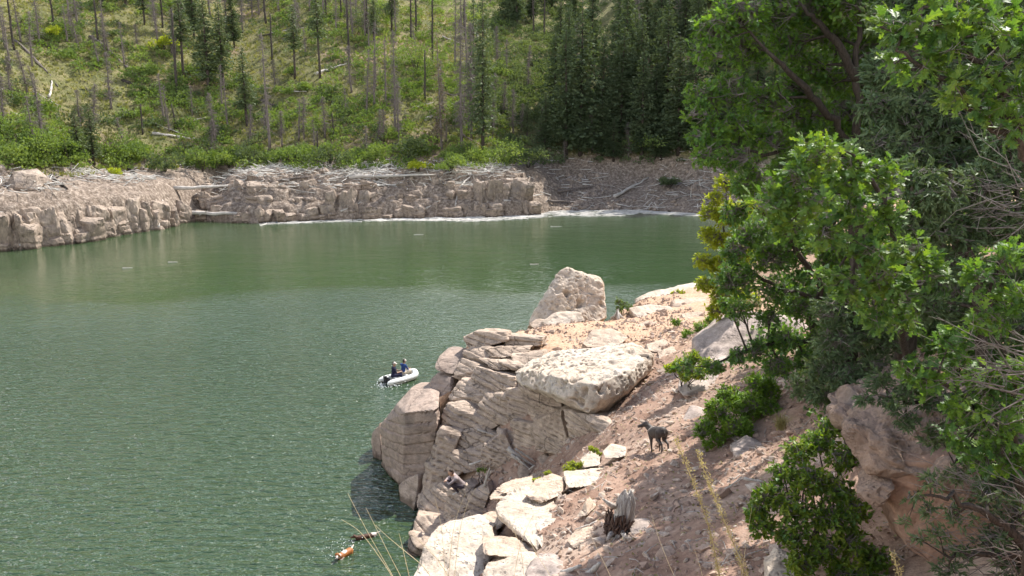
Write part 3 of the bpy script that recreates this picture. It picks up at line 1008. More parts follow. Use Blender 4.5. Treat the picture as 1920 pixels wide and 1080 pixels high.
ROCKS = [
    ([(1013, 600, 37.4), (1038, 584, 37.6), (1090, 584, 37.6), (1098, 602, 37.2), (1060, 614, 36.6), (1018, 614, 36.8)], (0.1, 0.9, -0.2), 'limestone', 'low cream rock leaning on the foot of the peaked boulder', 0.05),
    ([(992, 606, 37.6), (1008, 596, 37.8), (1026, 600, 37.4), (1024, 614, 37.0), (996, 614, 37.2)], (0.1, 0.7, -0.2), 'pale_stone', 'small rock at the left corner of the peaked boulder', 0.04),
    ([(1188, 562, 43.6), (1205, 553, 44.2), (1300, 527, 46.5), (1325, 535, 46), (1315, 562, 43.4), (1250, 574, 42.2), (1195, 574, 42.6)], (0.2, 1.6, -0.4), 'limestone', 'long cream ledge of rock at the far right edge of the point above the water', 0.06),
    ([(1256, 562, 41.0), (1325, 558, 41.4), (1318, 584, 39.8), (1264, 600, 39.2)], (0.2, 1.4, -0.3), 'pale_stone', 'square shaded rock below the long ledge beside the yellow bush', 0.05),
    ([(1180, 578, 39.8), (1225, 570, 40.4), (1263, 576, 40.0), (1262, 602, 38.6), (1222, 606, 38.4), (1184, 592, 39.0)], (0.1, 1.2, -0.3), 'limestone', 'flat sunlit rock in front of the long ledge, right of the grey stump', 0.05),
    ([(1190, 612, 35.4), (1212, 602, 36.0), (1240, 606, 35.8), (1232, 625, 34.8), (1196, 630, 34.6)], (0.1, 0.8, -0.2), 'pale_stone', 'rounded rock, upper left of the heap on the path to the peaked boulder', 0.05),
    ([(1225, 612, 35.2), (1258, 606, 35.4), (1258, 622, 34.6), (1234, 632, 34.2)], (0.1, 0.8, -0.2), 'limestone', 'pale rock, right one of the heap on the path to the peaked boulder', 0.04),
    ([(1190, 632, 34.2), (1215, 622, 34.6), (1240, 628, 34.2), (1222, 640, 33.6), (1192, 642, 33.6)], (0.1, 0.7, -0.2), 'pale_stone', 'tan rock at the bottom of the heap on the path to the peaked boulder', 0.04),
    ([(1090, 643, 31.8), (1110, 618, 32.6), (1150, 614, 32.8), (1180, 634, 32.0), (1160, 648, 31.2), (1100, 652, 31.2)], (0.1, 1.1, -0.3), 'pale_stone', 'humped tan boulder on the sand behind the huge pocked boulder', 0.06),
    ([(1278, 588, 36.8), (1318, 583, 37.2), (1318, 607, 36.0), (1284, 612, 35.8)], (0.1, 0.9, -0.3), 'pale_stone', 'shaded rock under the oak beside the green ground bush', 0.04),
    ([(1208, 647, 29.4), (1245, 634, 30.0), (1266, 645, 29.6), (1240, 660, 28.8), (1214, 660, 28.8)], (0.1, 0.7, -0.2), 'pale_stone', 'flat brown rock right behind the huge pocked boulder', 0.03),
    ([(1232, 660, 28.4), (1262, 648, 28.8), (1276, 662, 28.2), (1258, 674, 27.6), (1236, 674, 27.6)], (0.1, 0.6, -0.2), 'pale_stone', 'small cream rock beside the path next to the huge pocked boulder', 0.04),
    ([(1286, 668, 24.4), (1302, 638, 25.0), (1350, 596, 25.6), (1405, 584, 25.8), (1500, 600, 25.4), (1560, 650, 24.5), (1550, 730, 22.8), (1440, 730, 22.4), (1340, 706, 23.2)], (0.4, 2.2, -0.4), 'grey_stone', 'large grey boulder sheltered under the oak branches', 0.07),
    ([(1268, 738, 20.6), (1290, 712, 21.2), (1370, 690, 22.2), (1420, 700, 22.0), (1385, 722, 21.2), (1330, 728, 20.8), (1288, 744, 20.2)], (0.3, 1.2, 0.1), 'grey_stone', 'pale overhanging lip of rock below the large grey boulder', 0.04),
    ([(1264, 818, 18.0), (1280, 782, 18.4), (1296, 755, 18.8), (1330, 768, 18.6), (1325, 795, 18.0), (1292, 824, 17.6)], (0.2, 0.8, -0.3), 'grey_stone', 'leaning grey rock on the right of the path beyond the dog', 0.05),
    ([(1370, 838, 15.0), (1402, 816, 15.4), (1430, 830, 15.2), (1438, 856, 14.8), (1406, 870, 14.5), (1374, 862, 14.7)], (0.1, 0.6, -0.2), 'grey_stone', 'larger grey-pink rock of the pair under the bright green shrub', 0.04),
    ([(1368, 822, 15.9), (1384, 809, 16.1), (1424, 804, 16.1), (1431, 818, 15.8), (1382, 832, 15.6)], (0.1, 0.5, -0.2), 'grey_stone', 'smaller grey rock of the pair under the bright green shrub', 0.04),
    ([(1438, 1060, 9.0), (1462, 1034, 9.3), (1490, 1046, 9.2), (1496, 1090, 8.8), (1440, 1095, 8.7)], (0.1, 0.5, -0.2), 'limestone', 'white rock at the bottom edge under the vine bush', 0.04),
    # sunlit ledge on the left of the path
    ([(1086, 860, 17.4), (1104, 845, 17.7), (1128, 856, 17.5), (1126, 872, 17.1), (1094, 878, 17.0)], (0.1, 0.5, -0.2), 'limestone', 'white rounded rock behind the yellow plant, left of a pair', 0.04),
    ([(1126, 848, 17.5), (1146, 832, 17.9), (1174, 838, 17.8), (1172, 856, 17.3), (1136, 861, 17.2)], (0.1, 0.5, -0.2), 'limestone', 'white rounded rock nearest the dog, right of a pair', 0.04),
    ([(1058, 892, 16.4), (1100, 882, 16.8), (1146, 880, 16.8), (1148, 904, 16.0), (1110, 912, 15.7), (1066, 916, 15.7)], (0.0, 0.7, -0.2), 'limestone', 'white ledge rock with dark holes behind the stump', 0.09),
    ([(996, 908, 16.1), (1030, 898, 16.5), (1060, 904, 16.3), (1056, 926, 15.5), (1012, 946, 15.0), (984, 930, 15.4)], (0.1, 0.7, -0.2), 'pale_stone', 'tan-sided slab with a sunlit top on the ledge above the crouching person', 0.03),
    ([(928, 918, 16.9), (990, 902, 17.2), (998, 912, 16.9), (992, 926, 16.4), (940, 928, 16.4)], (0.1, 0.7, -0.15), 'pale_stone', 'upper thin slab of the ledge nearest the crouching person', 0.02),
    ([(916, 930, 16.6), (985, 922, 16.7), (990, 936, 16.2), (940, 944, 16.0), (918, 940, 16.2)], (0.1, 0.7, -0.15), 'pale_stone', 'lower thin slab of the ledge nearest the crouching person', 0.02),
    ([(918, 942, 15.6), (958, 930, 15.9), (1008, 938, 15.6), (1036, 978, 14.4), (1062, 1020, 13.3), (1048, 1048, 12.7), (1012, 1036, 13.0), (980, 1002, 13.8), (938, 972, 14.8)], (0.25, 0.8, -0.05), 'limestone', 'long white slab jutting over a shaded hollow at the bottom of the ledge', 0.04),
    ([(766, 1080, 13.6), (790, 1030, 14.1), (818, 984, 14.8), (880, 968, 15.1), (925, 982, 14.6), (930, 1030, 13.6), (890, 1095, 12.7), (770, 1100, 12.9)], (0.3, 1.2, -0.6), 'limestone', 'broad white ledge at the bottom left behind the dry grass', 0.05),
    ([(900, 1092, 12.3), (912, 1052, 12.8), (985, 1044, 12.7), (1012, 1060, 12.3), (1000, 1098, 11.8)], (0.2, 0.7, -0.3), 'limestone', 'white rock at the bottom edge left of the round grey boulder', 0.04),
    ([(985, 1075, 11.6), (1000, 1052, 11.9), (1035, 1050, 11.8), (1064, 1072, 11.4), (1066, 1105, 11.0), (985, 1105, 11.2)], (0.1, 0.6, -0.2), 'grey_stone', 'rounded grey-pink boulder cut by the bottom edge', 0.02),
    ([(1078, 972, 13.6), (1098, 936, 13.9), (1113, 954, 13.8), (1102, 968, 13.4)], (0.1, 0.25, -0.05), 'pale_stone', 'three-cornered stone standing on end left of the stump', 0.0),
    ([(1180, 986, 12.2), (1192, 980, 12.3), (1218, 982, 12.2), (1221, 1004, 11.9), (1184, 1007, 11.9)], (0.05, 0.3, -0.05), 'grey_stone', 'squared grey stone at the foot of the stump', 0.02),
    ([(1062, 1014, 12.6), (1100, 992, 13.0), (1124, 990, 13.0), (1118, 1008, 12.5), (1076, 1034, 12.1)], (0.05, 0.4, -0.1), 'pale_stone', 'flat tan stone between the long white slab and the stump', 0.02),
    ([(880, 975, 15.6), (930, 955, 16.2), (955, 968, 15.8), (935, 995, 15.0), (890, 1000, 14.9)], (0.2, 0.8, -0.3), 'pale_stone', 'shaded tan rock wedged between the broad ledge and the long slab', 0.03),
    ([(905, 1005, 13.9), (960, 1000, 14.0), (1000, 1030, 13.4), (960, 1046, 12.9), (905, 1040, 13.1)], (0.1, 0.6, -0.4), 'pale_stone', 'low rubble-covered rock in the hollow under the long white slab', 0.03),
    # gully
    ([(968, 885, 25.4), (980, 868, 25.6), (992, 880, 25.4), (993, 912, 24.8), (974, 908, 24.9)], (0.1, 0.5, 0), 'sandstone', 'upright narrow slab leaning beside the driftwood pile in the gully', 0.0),
    ([(998, 894, 24.2), (1030, 880, 24.5), (1040, 892, 24.2), (1010, 906, 23.7)], (0.1, 0.5, -0.1), 'sandstone', 'flat slab lying in the gully under the cliff', 0.0),
    ([(1005, 862, 25.2), (1022, 850, 25.4), (1042, 872, 24.9), (1024, 882, 24.7)], (0.1, 0.5, -0.1), 'sandstone', 'kite-shaped slab leaning on the cliff at the head of the gully', 0.0),
    ([(1036, 868, 23.9), (1070, 858, 23.8), (1078, 880, 23.0), (1044, 892, 23.2)], (0.1, 0.6, -0.2), 'sandstone', 'broken block at the gully head behind the yellow plant', 0.0),
]
for i, (fr, bk, mt, lab, pk) in enumerate(ROCKS):
    sz = max(p[0] for p in fr) - min(p[0] for p in fr)
    rock('boulder' if sz > 60 else 'rock', pts_of(fr, bk, 0.96), mt, lab, 'boulder' if sz > 60 else 'rock', level=5 if (sz > 90 or (sz > 55 and fr[0][1] > 850)) else 4, p=90, rough=0.042, chips=11, pock=pk, pscale=2.2 if fr[0][1] < 700 else 4.0, strata=0.02 if mt in ('pale_stone', 'sandstone') else 0.0, sthick=0.16, seed=20 + i)

# the overhanging boulder on the right
zb = empty('boulder', tuple(at(1720, 1080, Y=8.2)))
tag(zb, 'big overhanging boulder with rough grey top and smooth pink side under the junipers', 'boulder')
rock('upper_crust', np.r_[pts_of([(1563, 812, 8.3), (1578, 782, 8.5), (1608, 772, 8.6), (1690, 738, 8.9), (1800, 725, 9.0), (1920, 760, 8.8), (1960, 880, 8.4), (1880, 930, 8.0), (1760, 915, 7.9), (1690, 890, 7.9), (1600, 878, 8.1), (1572, 850, 8.1)], (0.3, 2.0, -0.2))], 'rough_grey', None, parent=zb, level=6, p=20, rough=0.06, pock=0.035, pscale=9.0, seed=61, fine=1.5, chips=6)
rock('side_nub', pts_of([(1563, 914, 8.2), (1580, 892, 8.4), (1606, 872, 8.4), (1640, 890, 8.1), (1622, 930, 8.0), (1604, 944, 8.1)], (0.3, 0.7, 0)), 'rough_grey', None, parent=zb, level=4, p=20, rough=0.06, seed=62, fine=0.8)
rock('smooth_face', np.r_[pts_of([(1604, 862, 8.3), (1700, 850, 8.15), (1880, 880, 8.1), (1960, 1110, 7.8), (1780, 1130, 7.55), (1700, 1075, 7.8), (1640, 1010, 8.1), (1612, 940, 8.25)], (0.4, 1.8, -0.2))], 'pink_stone', None, parent=zb, level=6, p=16, rough=0.07, seed=63, chips=6)
zb.location.x += 0.26
zb.location.z -= 0.10
# ------------------------------------------------------------------ far shore: cliffs, driftwood, trees
rng = np.random.default_rng(11)
far_cliff = empty('far_cliff', (-45, 105, 0))
tag(far_cliff, 'broken rock cliff along the waterline of the far shore', 'cliff')
FAR_VAR = []
for i in range(12):
    w, d, h = rng.uniform(0.8, 1.3), rng.uniform(0.7, 1.0), rng.uniform(0.8, 1.2)
    c = []
    for sx in (-1, 1):
        for sy in (-1, 1):
            c.append((sx * w * rng.uniform(0.7, 1), sy * d * rng.uniform(0.8, 1), -0.2))
            c.append((sx * w * rng.uniform(0.45, 1), sy * d * rng.uniform(0.5, 1), 2 * h * rng.uniform(0.75, 1)))
    V, F = rock_geo(np.array(c), 4, 120, 0.045, 1.0, 0.09, 0.55, (0.1, 0.1, 1), seed=100 + i, chips=9)
    FAR_VAR.append(new_mesh('rock_block', V, F, False, [MAT['far_rock']]))


def shore_at(px):
    """Point of the far shoreline seen at photo column px, and its inland direction."""
    us = [p[0] for p in SHORE_PX]
    v = np.interp(px, us, [p[1] for p in SHORE_PX])
    a = at(px, v, z=0)
    b = at(px + 8, np.interp(px + 8, us, [p[1] for p in SHORE_PX]), z=0)
    t = (b - a)[:2]
    t /= np.linalg.norm(t)
    return a[:2], np.array((-t[1], t[0]))


_rows = []                         # photo column, metres inland, height, width
for px in np.arange(-30, 345, 11.0):
    tall = np.interp(px, [-30, 345], [6.0, 4.9])
    _rows.append((px + rng.uniform(-5, 5), rng.uniform(0.5, 1.1), tall * rng.uniform(0.78, 1.04), rng.uniform(1.0, 2.0), -0.4))
    _rows.append((px + rng.uniform(-9, 9), rng.uniform(-0.1, 0.5), tall * rng.uniform(0.3, 0.75), rng.uniform(0.7, 1.4), -0.4))
    if rng.random() < 0.5:
        _rows.append((px + rng.uniform(-9, 9), rng.uniform(-0.7, -0.2), rng.uniform(0.7, 1.9), rng.uniform(0.5, 1.1), -0.4))
for px in np.arange(372, 1012, 13.0):
    _rows.append((px + rng.uniform(-6, 6), rng.uniform(-0.1, 0.6), rng.uniform(1.5, 3.0), rng.uniform(0.9, 1.8), -0.4))
    if rng.random() < 0.85:
        _rows.append((px + rng.uniform(-8, 8), rng.uniform(1.6, 2.6), rng.uniform(1.6, 2.8), rng.uniform(0.9, 1.7), 1.6))
    if rng.random() < 0.7:
        _rows.append((px + rng.uniform(-8, 8), rng.uniform(3.2, 4.4), rng.uniform(1.5, 2.6), rng.uniform(1.0, 1.9), 3.3))
for px in (905, 922, 940, 957, 974, 990):      # the square-faced buttress
    _rows.append((px, rng.uniform(0.9, 1.3), rng.uniform(3.2, 3.9), rng.uniform(1.2, 1.6), 2.0))
for px in (625, 645, 662, 680):
    _rows.append((px, rng.uniform(0.6, 1.0), rng.uniform(4.0, 4.8), rng.uniform(1.1, 1.5), 0.5))
for px, s, hh, ww, z0 in _rows:
    p, nrm = shore_at(px)
    q = p + nrm * (s + 0.5)
    o = link('rock_block', FAR_VAR[rng.integers(len(FAR_VAR))], far_cliff)
    o.location = Vector((q[0], q[1], z0)) - far_cliff.location
    o.scale = (ww * rng.uniform(0.6, 1.2), ww * rng.uniform(0.6, 1.1), hh / 2.0)
    o.rotation_euler = (rng.normal(0, 0.10), rng.normal(0, 0.10), rng.uniform(0, 6.28))

# rubble on the open bank to the right and along the top of the cliffs
g = Geo()
TV, TF = icosphere(1)
TV = TV * (0.55, 0.42, 0.3) * (1 + rng.normal(0, 0.12, (len(TV), 1)))
n = 3600
pos = []
while len(pos) < n:
    px = rng.uniform(0, 1400)
    p, nrm = shore_at(px)
    s = rng.uniform(0.2, 17) if px > 1015 else rng.uniform(4.5, 14)
    q = p + nrm * s
    pos.append((q[0], q[1], 0))
pos = np.array(pos)
pos[:, 2] = fast_h(pos[:, 0], pos[:, 1])
V, F = scatter(TV, TF, pos, frames(rng.normal(0, 1, (n, 3)), rng=rng), np.exp(rng.normal(-0.7, 0.55, n)) * 0.75)
o = part('bank_rubble', V, F, MAT['far_rock'], smooth=False)
tag(o, 'loose stones strewn over the bare bank of the far shore', 'rubble', kind='stuff')


# ---- driftwood logs
def log_obj(name, p0, p1, r, mat, label, cat='log', group=None, bend=0.03, stubs=2, rg=rng):
    p0, p1 = np.array(p0, float), np.array(p1, float)
    L = np.linalg.norm(p1 - p0)
    t = np.linspace(0, 1, 9)
    side = np.cross((p1 - p0) / L, (0, 0, 1.0))
    side /= np.linalg.norm(side) + 1e-9
    pts = p0 + (p1 - p0) * t[:, None] + side * (np.sin(t * 3.1) * bend * L * rg.uniform(-1, 1))[:, None] + rg.normal(0, 0.006 * L, (9, 3))
    g = Geo()
    g.tube(pts, r * (1 - 0.6 * t) * (1 + 0.12 * rg.normal(0, 1, 9)), 7)
    for _ in range(stubs):
        k = rg.integers(2, 8)
        d = rg.normal(0, 1, 3) + np.array((0, 0, 0.5))
        d /= np.linalg.norm(d)
        g.tube(np.array([pts[k], pts[k] + d * L * 0.05, pts[k] + d * L * rg.uniform(0.06, 0.13) + rg.normal(0, 0.02 * L, 3)]), [r * 0.35, r * 0.25, r * 0.08], 4, False)
    V, F = g.get()
    o = part(name, V, F, MAT[mat], None, p0)
    return tag(o, label, cat, group)


LOGS = [((327, 355), (460, 350), 'driftwood', 'long straight pale log lying level across the notch in the far bank'),
        ((363, 372), (483, 323), 'snag_wood', 'dark leaning log propped up the bank at the notch'),
        ((390, 380), (500, 377), 'driftwood', 'pale level log halfway down the bank right of the notch'),
        ((343, 405), (493, 407), 'driftwood', 'long brown log just above the waterline right of the notch'),
        ((517, 353), (583, 350), 'driftwood', 'short white log on top of the cliff behind the middle bank'),
        ((597, 343), (656, 332), 'driftwood', 'pale log tilted up to the right on the cliff top, left of the heap'),
        ((297, 430), (305, 380), 'driftwood', 'thin bleached pole leaning on the left cliff from the water'),
        ((36, 462), (122, 454), 'driftwood', 'white log lying at the waterline under the left cliff'),
        ((43, 460), (87, 435), 'driftwood', 'white log leaning up from the water at the left cliff'),
        ((0, 417), (72, 413), 'driftwood', 'weathered log lying across the face of the left cliff'),
        ((97, 332), (127, 356), 'burnt_wood', 'black charred log sloping down the bank above the left cliff'),
        ((237, 313), (257, 338), 'burnt_wood', 'short thick charred log on the bank below the left bushes'),
        ((654, 335), (818, 330), 'driftwood', 'longest straight white log on the cliff top in the middle'),
        ((820, 331), (843, 362), 'snag_wood', 'dark pole hanging down the cliff in the middle'),
        ((862, 358), (893, 323), 'driftwood', 'grey pole leaning left of the square rock buttress'),
        ((904, 375), (966, 373), 'driftwood', 'white log caught on the ledge under the square buttress'),
        ((908, 377), (954, 402), 'driftwood', 'white log sloping down to the water under the square buttress'),
        ((944, 379), (1006, 381), 'driftwood', 'pale log on the lowest ledge at the end of the cliff'),
        ((854, 392), (860, 364), 'driftwood', 'upright thin pole against the cliff left of the buttress'),
        ((797, 402), (822, 379), 'driftwood', 'short white log leaning from the water in the middle of the cliff'),
        ((762, 404), (789, 369), 'driftwood', 'thin white pole leaning on the cliff below the longest log'),
        ((639, 402), (677, 383), 'driftwood', 'pale log leaning against the foot of the middle cliff'),
        ((600, 396), (640, 383), 'snag_wood', 'brown log low on the cliff, left of the leaning pale log'),
        ((1151, 371), (1217, 335), 'driftwood', 'big grey log lying diagonally on the open rubble bank'),
        ((1028, 379), (1078, 380), 'snag_wood', 'dark log low on the open bank beside the end of the cliff'),
        ((1045, 362), (1108, 352), 'snag_wood', 'brown log on the rubble bank left of the big diagonal log'),
        ((1255, 379), (1294, 366), 'snag_wood', 'dark log on the rubble bank near the oak'),
        ((28, 352), (62, 340), 'snag_wood', 'dark log lying on the bank at the far left'),
        ((505, 344), (585, 336), 'snag_wood', 'grey log along the upper edge of the bank under the shrubs'),
        ((695, 324), (745, 340), 'driftwood', 'pale log sloping into the heap on the cliff top'),
        ((590, 141), (655, 119), 'driftwood', 'white fallen log on the bare patch high on the slope'),
        ((285, 252), (375, 264), 'driftwood', 'long grey fallen log at the bottom of the draw on the slope'),
        ((0, 172), (22, 162), 'driftwood', 'short white log on the slope at the left edge'),
        ((92, 186), (97, 153), 'driftwood', 'short bleached stub of trunk standing on the grass at far left'),
        ((230, 152), (345, 200), 'burnt_wood', 'thin charred log lying down the shadowed slope left of the draw'),
        ((170, 70), (262, 150), 'snag_wood', 'long thin fallen trunk on the upper left slope'),
        ((30, 78), (110, 165), 'snag_wood', 'thin fallen trunk sloping down the grass at upper left'),
        ((800, 226), (857, 196), 'driftwood', 'pale fallen trunk across the bright shrubs in the middle slope'),
        ((490, 190), (540, 212), 'burnt_wood', 'charred fallen trunk under the thin green conifer')]
for a, b, m, lab in LOGS:
    p, q = far_hit(*a), far_hit(*b)
    p[2] += 0.12
    q[2] += 0.12
    if abs(p[1] - q[1]) > 14:
        q = at(b[0], b[1], Y=p[1])
    L = np.linalg.norm(q - p)
    log_obj('driftwood_log' if a[1] > 300 else 'fallen_trunk', p, q, np.clip(0.036 * L, 0.14, 0.30), m, lab, stubs=3 if L > 4 else 1)

# jumbled driftwood too small and tangled to count
g = Geo()
TL, RL = [], []
for _ in range(1700):
    px = rng.uniform(-20, 1400)
    if rng.random() < 0.45:
        px = rng.choice([345, 360, 420, 560, 640, 690, 700, 880, 930]) + rng.normal(0, 22)
    p, nrm = shore_at(np.clip(px, -20, 1400))
    s = rng.uniform(3.0, 13) if px < 1015 else rng.uniform(0.5, 17)
    q = p + nrm * s
    L = rng.uniform(0.7, 3.4)
    d = np.array((rng.normal(0, 1), rng.normal(0, 0.5), rng.normal(0, 0.16)))
    d /= np.linalg.norm(d)
    z = float(fast_h(q[0], q[1])) + rng.uniform(0.05, 0.45)
    c = np.array((q[0], q[1], z))
    r = rng.uniform(0.025, 0.085)
    TL.append((c - d * L / 2, c + rng.normal(0, 0.06, 3), c + d * L / 2))
    RL.append((r, r * 0.9, r * 0.4))
g.tubes(np.array(TL), np.array(RL), 4)
V, F = g.get()
tag(part('driftwood_debris', V, F, MAT['pale_driftwood']), 'tangled small driftwood scattered along the far bank', 'driftwood', kind='stuff')
# the white line of wood floating along the far shore
g = Geo()
TL, RL = [], []
for _ in range(1700):
    px = rng.uniform(490, 1330)
    if px < 700 and rng.random() < 0.6:
        continue
    p, nrm = shore_at(px)
    wid = 1.4 + 1.2 * math.exp(-((px - 880) / 90) ** 2) + 2.6 * math.exp(-((px - 1110) / 80) ** 2)
    q = p - nrm * (rng.uniform(0.0, 1) ** 1.3 * wid * 2.1 - 0.2)
    L = rng.uniform(0.4, 2.2)
    a = rng.normal(0, 0.35)
    d = np.array((math.cos(a), math.sin(a), 0))
    c = np.array((q[0], q[1], rng.uniform(-0.02, 0.05)))
    r = rng.uniform(0.03, 0.085)
    TL.append((c - d * L / 2, c + d * L / 2))
    RL.append((r, r * 0.6))
g.tubes(np.array(TL), np.array(RL), 4)
V, F = g.get()
tag(part('floating_driftwood', V, F, MAT['pale_driftwood']), 'pale raft of driftwood floating along the far waterline', 'driftwood', kind='stuff')
for k, (u, v, L, lab) in enumerate([(238, 503, 0.9, 'small floating stick nearest the left edge of the lake'), (323, 492, 0.9, 'small floating stick off the left cliff, right of another'), (785, 440, 1.2, 'thin stick floating below the middle cliff'), (1043, 425, 1.6, 'pale stick floating off the end of the driftwood line'), (1002, 496, 0.9, 'pale stick floating on the green water above the peaked boulder')]):
    p = at(u, v, z=0.02)
    log_obj('floating_stick', p - (L / 2, 0, 0), p + (L / 2, 0.25, 0.0), 0.07, 'driftwood', lab, 'stick', stubs=0)


# ---- conifers: five living kinds, bare snags
def conifer_geo(seed, H=20.0, Rb=2.6, bare=0.1, dens=1.0, droop=0.15, sparse=0.0, big=1.0):
    """Trunk and needle-spray crown, foot at the origin."""
    rg = np.random.default_rng(seed)
    tr = Geo()
    zz = np.linspace(-0.6, H, 10)
    w = np.cumsum(rg.normal(0, 0.03, (10, 2)), 0)
    axis = np.c_[w, zz]
    tr.tube(axis, np.linspace(0.27, 0.02, 10), 7)
    pos, dirs, sc, tubes = [], [], [], []
    z = H * bare
    while z < H * 0.985:
        t = (z - H * bare) / (H * (1 - bare))
        L0 = Rb * (1 - t) ** 0.75 * min(1, 0.55 + t * 4) + 0.12
        ax = np.array([np.interp(z, zz, axis[:, 0]), np.interp(z, zz, axis[:, 1]), z])
        nb = int(rg.integers(5, 8) * dens)
        for b in range(max(3, nb)):
            if rg.random() < sparse:
                continue
            a = rg.uniform(0, 6.283)
            L = L0 * rg.uniform(0.55, 1.12)
            d = np.array((math.cos(a), math.sin(a), 0.0))
            m = max(2, int(L / 0.2))
            f = ((np.arange(m) + 0.7 + rg.uniform(-0.3, 0.3, m)) / m)[:, None]
            p = ax + d * L * f + np.array((0, 0, 1)) * (-droop * L * f * f * 2 + 0.10 * L * f)
            pos.append(p + rg.normal(0, 1, (m, 3)) * np.array((0.10, 0.10, 0.06)) * (0.4 + 0.9 * f))
            dirs.append(d + rg.normal(0, 0.5, (m, 3)) + np.array((0, 0, -0.2)))
            sc.append(big * rg.uniform(0.7, 1.2, m) * (0.55 + 0.3 * (1 - t)))
            if L > 0.8:
                tubes.append((ax, ax + d * L * 0.8 + np.array((0, 0, -droop * L + 0.05 * L))))
        z += rg.uniform(0.22, 0.36)
    tr.tubes(np.array(tubes), [0.035, 0.01])
    pos, dirs, sc = np.concatenate(pos), np.concatenate(dirs), np.concatenate(sc)
    # one spray: four narrow leaflets fanned in a shallow V
    TV = np.array([(0, 0, -0.05), (-0.11, 0.02, 0.2), (0, 0.05, 0.42), (0.11, 0.02, 0.2), (-0.2, -0.04, 0.16), (0.2, -0.04, 0.16), (-0.02, -0.09, 0.3)])
    TF = np.array([(0, 3, 2), (0, 2, 1), (0, 1, 4), (0, 5, 3), (0, 6, 1)])
    V, F = scatter(TV, TF, pos, frames(dirs, rng=rg), sc)
    return tr.get(), (V, F)


def snag_geo(seed, H=16.0, twigs=1.0, top=True):
    rg = np.random.default_rng(seed)
    tr = Geo()
    zz = np.linspace(-0.6, H, 10)
    axis = np.c_[np.cumsum(rg.normal(0, 0.05, (10, 2)), 0), zz]
    tr.tube(axis, np.linspace(0.26, 0.04 if top else 0.16, 10), 7)
    br = Geo()
    bl, tl = [], []
    n = int(130 * twigs)
    for _ in range(n):
        t = rg.uniform(0.16, 0.99)
        z = H * t
        ax = np.array([np.interp(z, zz, axis[:, 0]), np.interp(z, zz, axis[:, 1]), z])
        a = rg.uniform(0, 6.283)
        L = (0.35 + 1.5 * (1 - t) ** 0.6) * rg.uniform(0.4, 1.15)
        d = np.array((math.cos(a), math.sin(a), rg.uniform(-0.5, 0.1)))
        e = ax + d * L
        mid = ax + d * L * 0.5 + np.array((0, 0, 0.06))
        bl.append((ax, mid, e))
        for _k in range(5):
            b0 = ax + (e - ax) * rg.uniform(0.3, 0.95)
            tl.append((b0, b0 + rg.normal(0, 0.28, 3) - np.array((0, 0, 0.15))))
    if n:
        br.tubes(np.array(bl), [0.036, 0.025, 0.012])
        br.tubes(np.array(tl), [0.018, 0.009])
    if n == 0:
        br.tube(np.array([axis[7], axis[7] + (0.4, 0.1, 0.2)]), [0.05, 0.02], 4)
    return tr.get(), br.get()


PROTO = {}


def proto(key, trunk, crown, tm, cm, cname='crown'):
    PROTO[key] = (new_mesh('trunk', trunk[0], trunk[1], True, [MAT[tm]]), new_mesh(cname, crown[0], crown[1], cname != 'crown', [MAT[cm]]), cname)


for i in range(5):
    t, c = conifer_geo(200 + i, 20, [3.3, 2.9, 3.6, 3.0, 2.8][i], [0.05, 0.08, 0.04, 0.12, 0.06][i], 1.35, big=1.3)
    proto('fir%d' % i, t, c, 'bark', 'conifer_leaf')
for i in range(3):
    t, c = conifer_geo(220 + i, 20, [2.1, 2.5, 2.2][i], [0.22, 0.12, 0.42][i], 1.0, 0.2, 0.12, big=1.35)
    proto('thin%d' % i, t, c, 'bark', 'conifer_pale')
t, c = conifer_geo(230, 20, 2.3, 0.1, 0.8, 0.3, 0.35)
proto('brown0', t, c, 'snag_wood', 'conifer_brown')
for i in range(4):
    t, c = snag_geo(240 + i, 16, [1.0, 1.5, 0.7, 1.9][i], True)
    proto('snag%d' % i, t, c, 'snag_wood', 'snag_twig', 'bare_branches')
for i in range(2):
    t, c = snag_geo(250 + i, 16, [0.12, 0.3][i], False)
    proto('burnt%d' % i, t, c, 'burnt_wood', 'burnt_wood', 'bare_branches')
BASEH = {'fir': 20.0, 'thin': 20.0, 'brow': 20.0, 'snag': 16.0, 'burn': 16.0}


def far_tree(key, name, base, height, label, cat, group=None, wide=1.0):
    e = empty(name, tuple(base), label, cat, group)
    tm, cm, cn = PROTO[key]
    k = height / BASEH[key[:4] if not key.startswith('fir') else 'fir']
    for nm, me in (('trunk', tm), (cn, cm)):
        o = link(nm, me, e)
        if nm == 'bare_branches':
            o['kind'] = 'stuff'
    e.scale = (wide * (0.5 + 0.5 * k), wide * (0.5 + 0.5 * k), k)
    e.rotation_euler = (rng.normal(0, 0.012), rng.normal(0, 0.015), rng.uniform(0, 6.28))
    return e


def px_tree(key, name, u, vb, vt, label, cat, group=None, wide=1.0, v_hit=None):
    """A far tree from its foot pixel and its top pixel row."""
    b = far_hit(u, vb)
    top = at(u, vt, Y=b[1])[2]
    return far_tree(key, name, b, max(top - b[2], 1.5), label, cat, group, wide)


